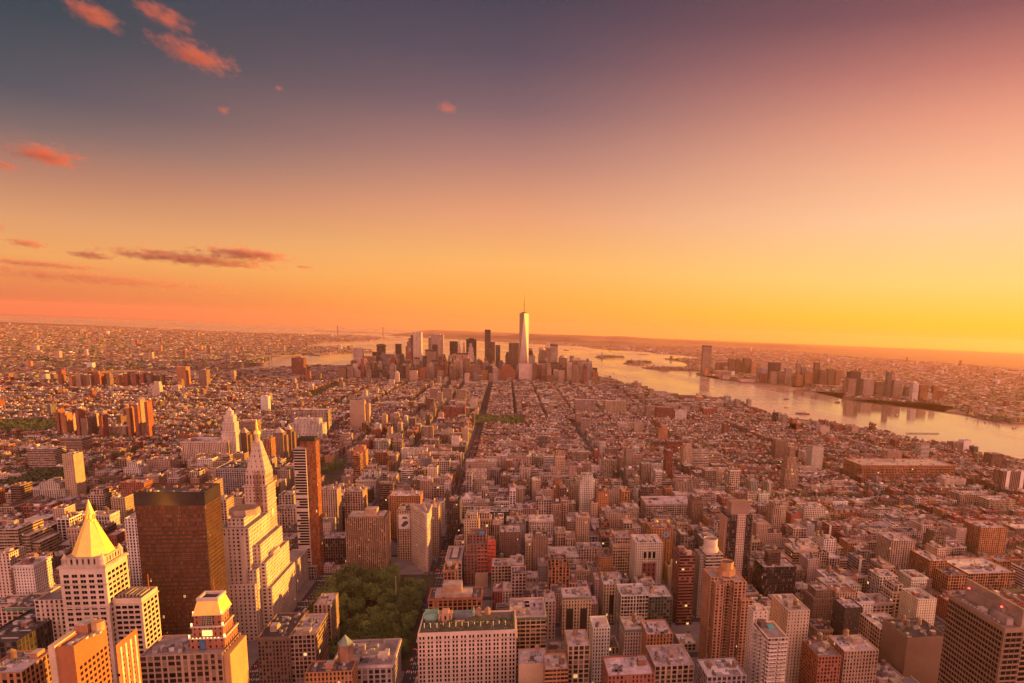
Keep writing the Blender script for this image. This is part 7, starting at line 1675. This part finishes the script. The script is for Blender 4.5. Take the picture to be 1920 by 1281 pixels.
for k, L in key.items():
    L.sort(key=lambda b: b['dist'])
    for i, b in enumerate(L):
        sz, col, feat, rel, zn = k
        noun = 'housing tower' if b['root'].name.startswith('housing') else 'block'
        lab = '%s%s %s %s with %s, %s %s' % ((RNK[min(i, 8)]+' ') if len(L) > 1 else '', sz, col, noun, feat, rel, zn)
        ws = lab.split()
        for a_, b_ in (('mid height ', ''), (' with the red centre', ' with red centre'), ('with the pale column', 'with pale column'), ('pinkish grey roof', 'grey roof'), ('dark brown brick', 'dark brick'), ('in front of', 'before'), (' brick', ''), (' stone', ''), ('white stepped crown tower', 'stepped crown tower')):
            if len(ws) > 16: lab = lab.replace(a_, b_); ws = lab.split()
        if len(ws) > 16:
            lab = '%s%s %s with %s, %s %s' % ((RNK[min(i, 8)]+' ') if len(L) > 1 else '', col, noun, feat, rel, zn)
        tag(b['root'], lab, b['cat'], b.get('group'))
# ------------------------------------------------------------------ clouds: real volumes high in the sky, outside the haze
def cloud_mat(dens, seed, sz, colr):
    m = bpy.data.materials.new('cloud_vapour'); m.use_nodes = True; nt = m.node_tree; nt.nodes.clear(); t = NT(nt)
    out = t.N.new('ShaderNodeOutputMaterial'); v = t.N.new('ShaderNodeVolumePrincipled'); t.L.new(v.outputs[0], out.inputs['Volume'])
    v.inputs['Color'].default_value = (*colr, 1); v.inputs['Anisotropy'].default_value = .2
    tc = t.N.new('ShaderNodeTexCoord'); o = tc.outputs['Object']
    ln = t.N.new('ShaderNodeVectorMath'); ln.operation = 'LENGTH'; t.L.new(o, ln.inputs[0])
    mp = t.N.new('ShaderNodeMapping'); t.L.new(o, mp.inputs[0]); mp.inputs['Scale'].default_value = sz; mp.inputs['Location'].default_value = (seed*3.1, seed, 0)
    n = t.noise(mp.outputs[0], 1.5, 6, .66)
    e = t.m('SUBTRACT', t.m('MULTIPLY', n, 1.9), t.m('ADD', t.m('MULTIPLY', ln.outputs['Value'], .8), .42))
    t.L.new(t.m('MULTIPLY', t.m('MAXIMUM', e, 0.), dens), v.inputs['Density'])
    return m
CL = [ # px0, px1, py0, py1, distance, tilt(px slope), density, label
 (108, 242, -8, 64, 11000, .42, 2.2, 'red wisp cloud nearest the top left corner'), (232, 372, -6, 64, 11500, .45, 1.6, 'thin red wisp cloud right of the topmost one'), (272, 462, 66, 142, 11500, .30, 2.4, 'long ragged red cloud in the upper left sky'),
 (10, 166, 268, 316, 14000, .06, 3.0, 'puffy orange red cloud at the left edge half way up the sky'), (-20, 44, 300, 322, 14000, .1, 1.6, 'faint dark cloud scrap below the puffy cloud'), (404, 434, 196, 218, 14000, 0, 1.6, 'tiny red cloud puff alone in the left sky'), (812, 864, 188, 216, 15000, .1, 1.3, 'tiny pink cloud puff in the upper middle sky'), (512, 534, 158, 172, 14500, 0, 1.2, 'smallest red puff near the upper left middle'),
 (226, 486, 470, 500, 20000, .05, 2.0, 'long flat mauve cloud low over the left horizon'), (388, 540, 462, 492, 20000, .05, 2.2, 'orange topped flat cloud just right of the long flat one'), (134, 202, 470, 488, 20000, .08, 1.5, 'short mauve cloud left of the long flat one'), (-60, 400, 506, 538, 22000, .05, .8, 'broad thin grey cloud band lowest in the left sky'), (-40, 180, 486, 504, 22000, .03, 1.0, 'thin cloud streak above the lowest band'), (22, 78, 446, 466, 20000, .08, 1.4, 'small mauve cloud near the left edge'), (-30, 16, 414, 436, 20000, .1, 1.4, 'small cloud cut by the left edge'), (556, 586, 496, 506, 20000, 0, .8, 'faint thin cloud streak right of the flat clouds'),
]
for i, (a, b, c, d, D, tl, dn, lab) in enumerate(CL):
    cx, cy = (a+b)/2, (c+d)/2; r_ = ray(cx, cy); k = D/math.hypot(r_[0], r_[1]); P = Vector((0, 0, CZ))+Vector(r_.tolist())*k
    wx = (b-a)/2*k/FPX*1.12; wz = (d-c)/2*k/FPX*1.15
    low = cy > 440
    if abs(tl) > .2: wz *= .62
    if low: wx *= 1.35
    else: wx *= .88; wz *= .9
    import bmesh
    bm = bmesh.new(); bmesh.ops.create_icosphere(bm, subdivisions=3, radius=1.0); me = bpy.data.meshes.new('cloud'); bm.to_mesh(me); bm.free()
    o = bpy.data.objects.new('cloud', me); COL.objects.link(o)
    az = math.atan2(r_[0], r_[1])
    tilt = -math.atan(tl*.6)
    o.matrix_world = Matrix.Translation(P) @ Matrix.Rotation(-az, 4, 'Z') @ Matrix.Rotation(-tilt*-1 if 0 else tilt+.0, 4, 'Y').inverted() @ Matrix.Diagonal((wx, min(wx, wz*3), wz, 1))
    me.materials.append(cloud_mat(dn*(1.4 if low else .6)/wz, i+1.7, (max(1.2, wx/wz*.62), 1.6, 1.3), (.66, .40, .40) if low else (.60, .27, .27)))
    tag(o, lab, 'cloud')
# ------------------------------------------------------------------ haze
HAZE = 1.7e-5
if HAZE > 0:
    m = MB(); S = 42000.; m.box(-S, S, -3000, S, -2., 640., (.5, .5, .5), bottom=True)
    hm = bpy.data.materials.new('haze'); hm.use_nodes = True; nt = hm.node_tree; nt.nodes.clear(); t = NT(nt)
    out = t.N.new('ShaderNodeOutputMaterial'); v = t.N.new('ShaderNodeVolumePrincipled'); t.L.new(v.outputs[0], out.inputs['Volume'])
    v.inputs['Color'].default_value = (1, .54, .45, 1); v.inputs['Density'].default_value = HAZE; v.inputs['Anisotropy'].default_value = .35
    hz = m.build('haze', [hm]); tag(hz, kind='stuff'); 
print('objects', len(bpy.data.objects), 'auto labels', len(auto), 'veh', nveh)
scn.cycles.volume_bounces = 1; scn.cycles.max_bounces = 5; scn.cycles.diffuse_bounces = 3; scn.cycles.glossy_bounces = 3; scn.cycles.transparent_max_bounces = 8
scn.cycles.use_denoising = True; scn.cycles.volume_step_rate = 1.0; scn.cycles.sample_clamp_indirect = 6

for o in bpy.data.objects:
    l = o.get('label')
    if l and not (4 <= len(l.split()) <= 16): print('LABEL', len(l.split()), o.name, l); sys.stderr.write('LABEL %s %s\n' % (o.name, l))
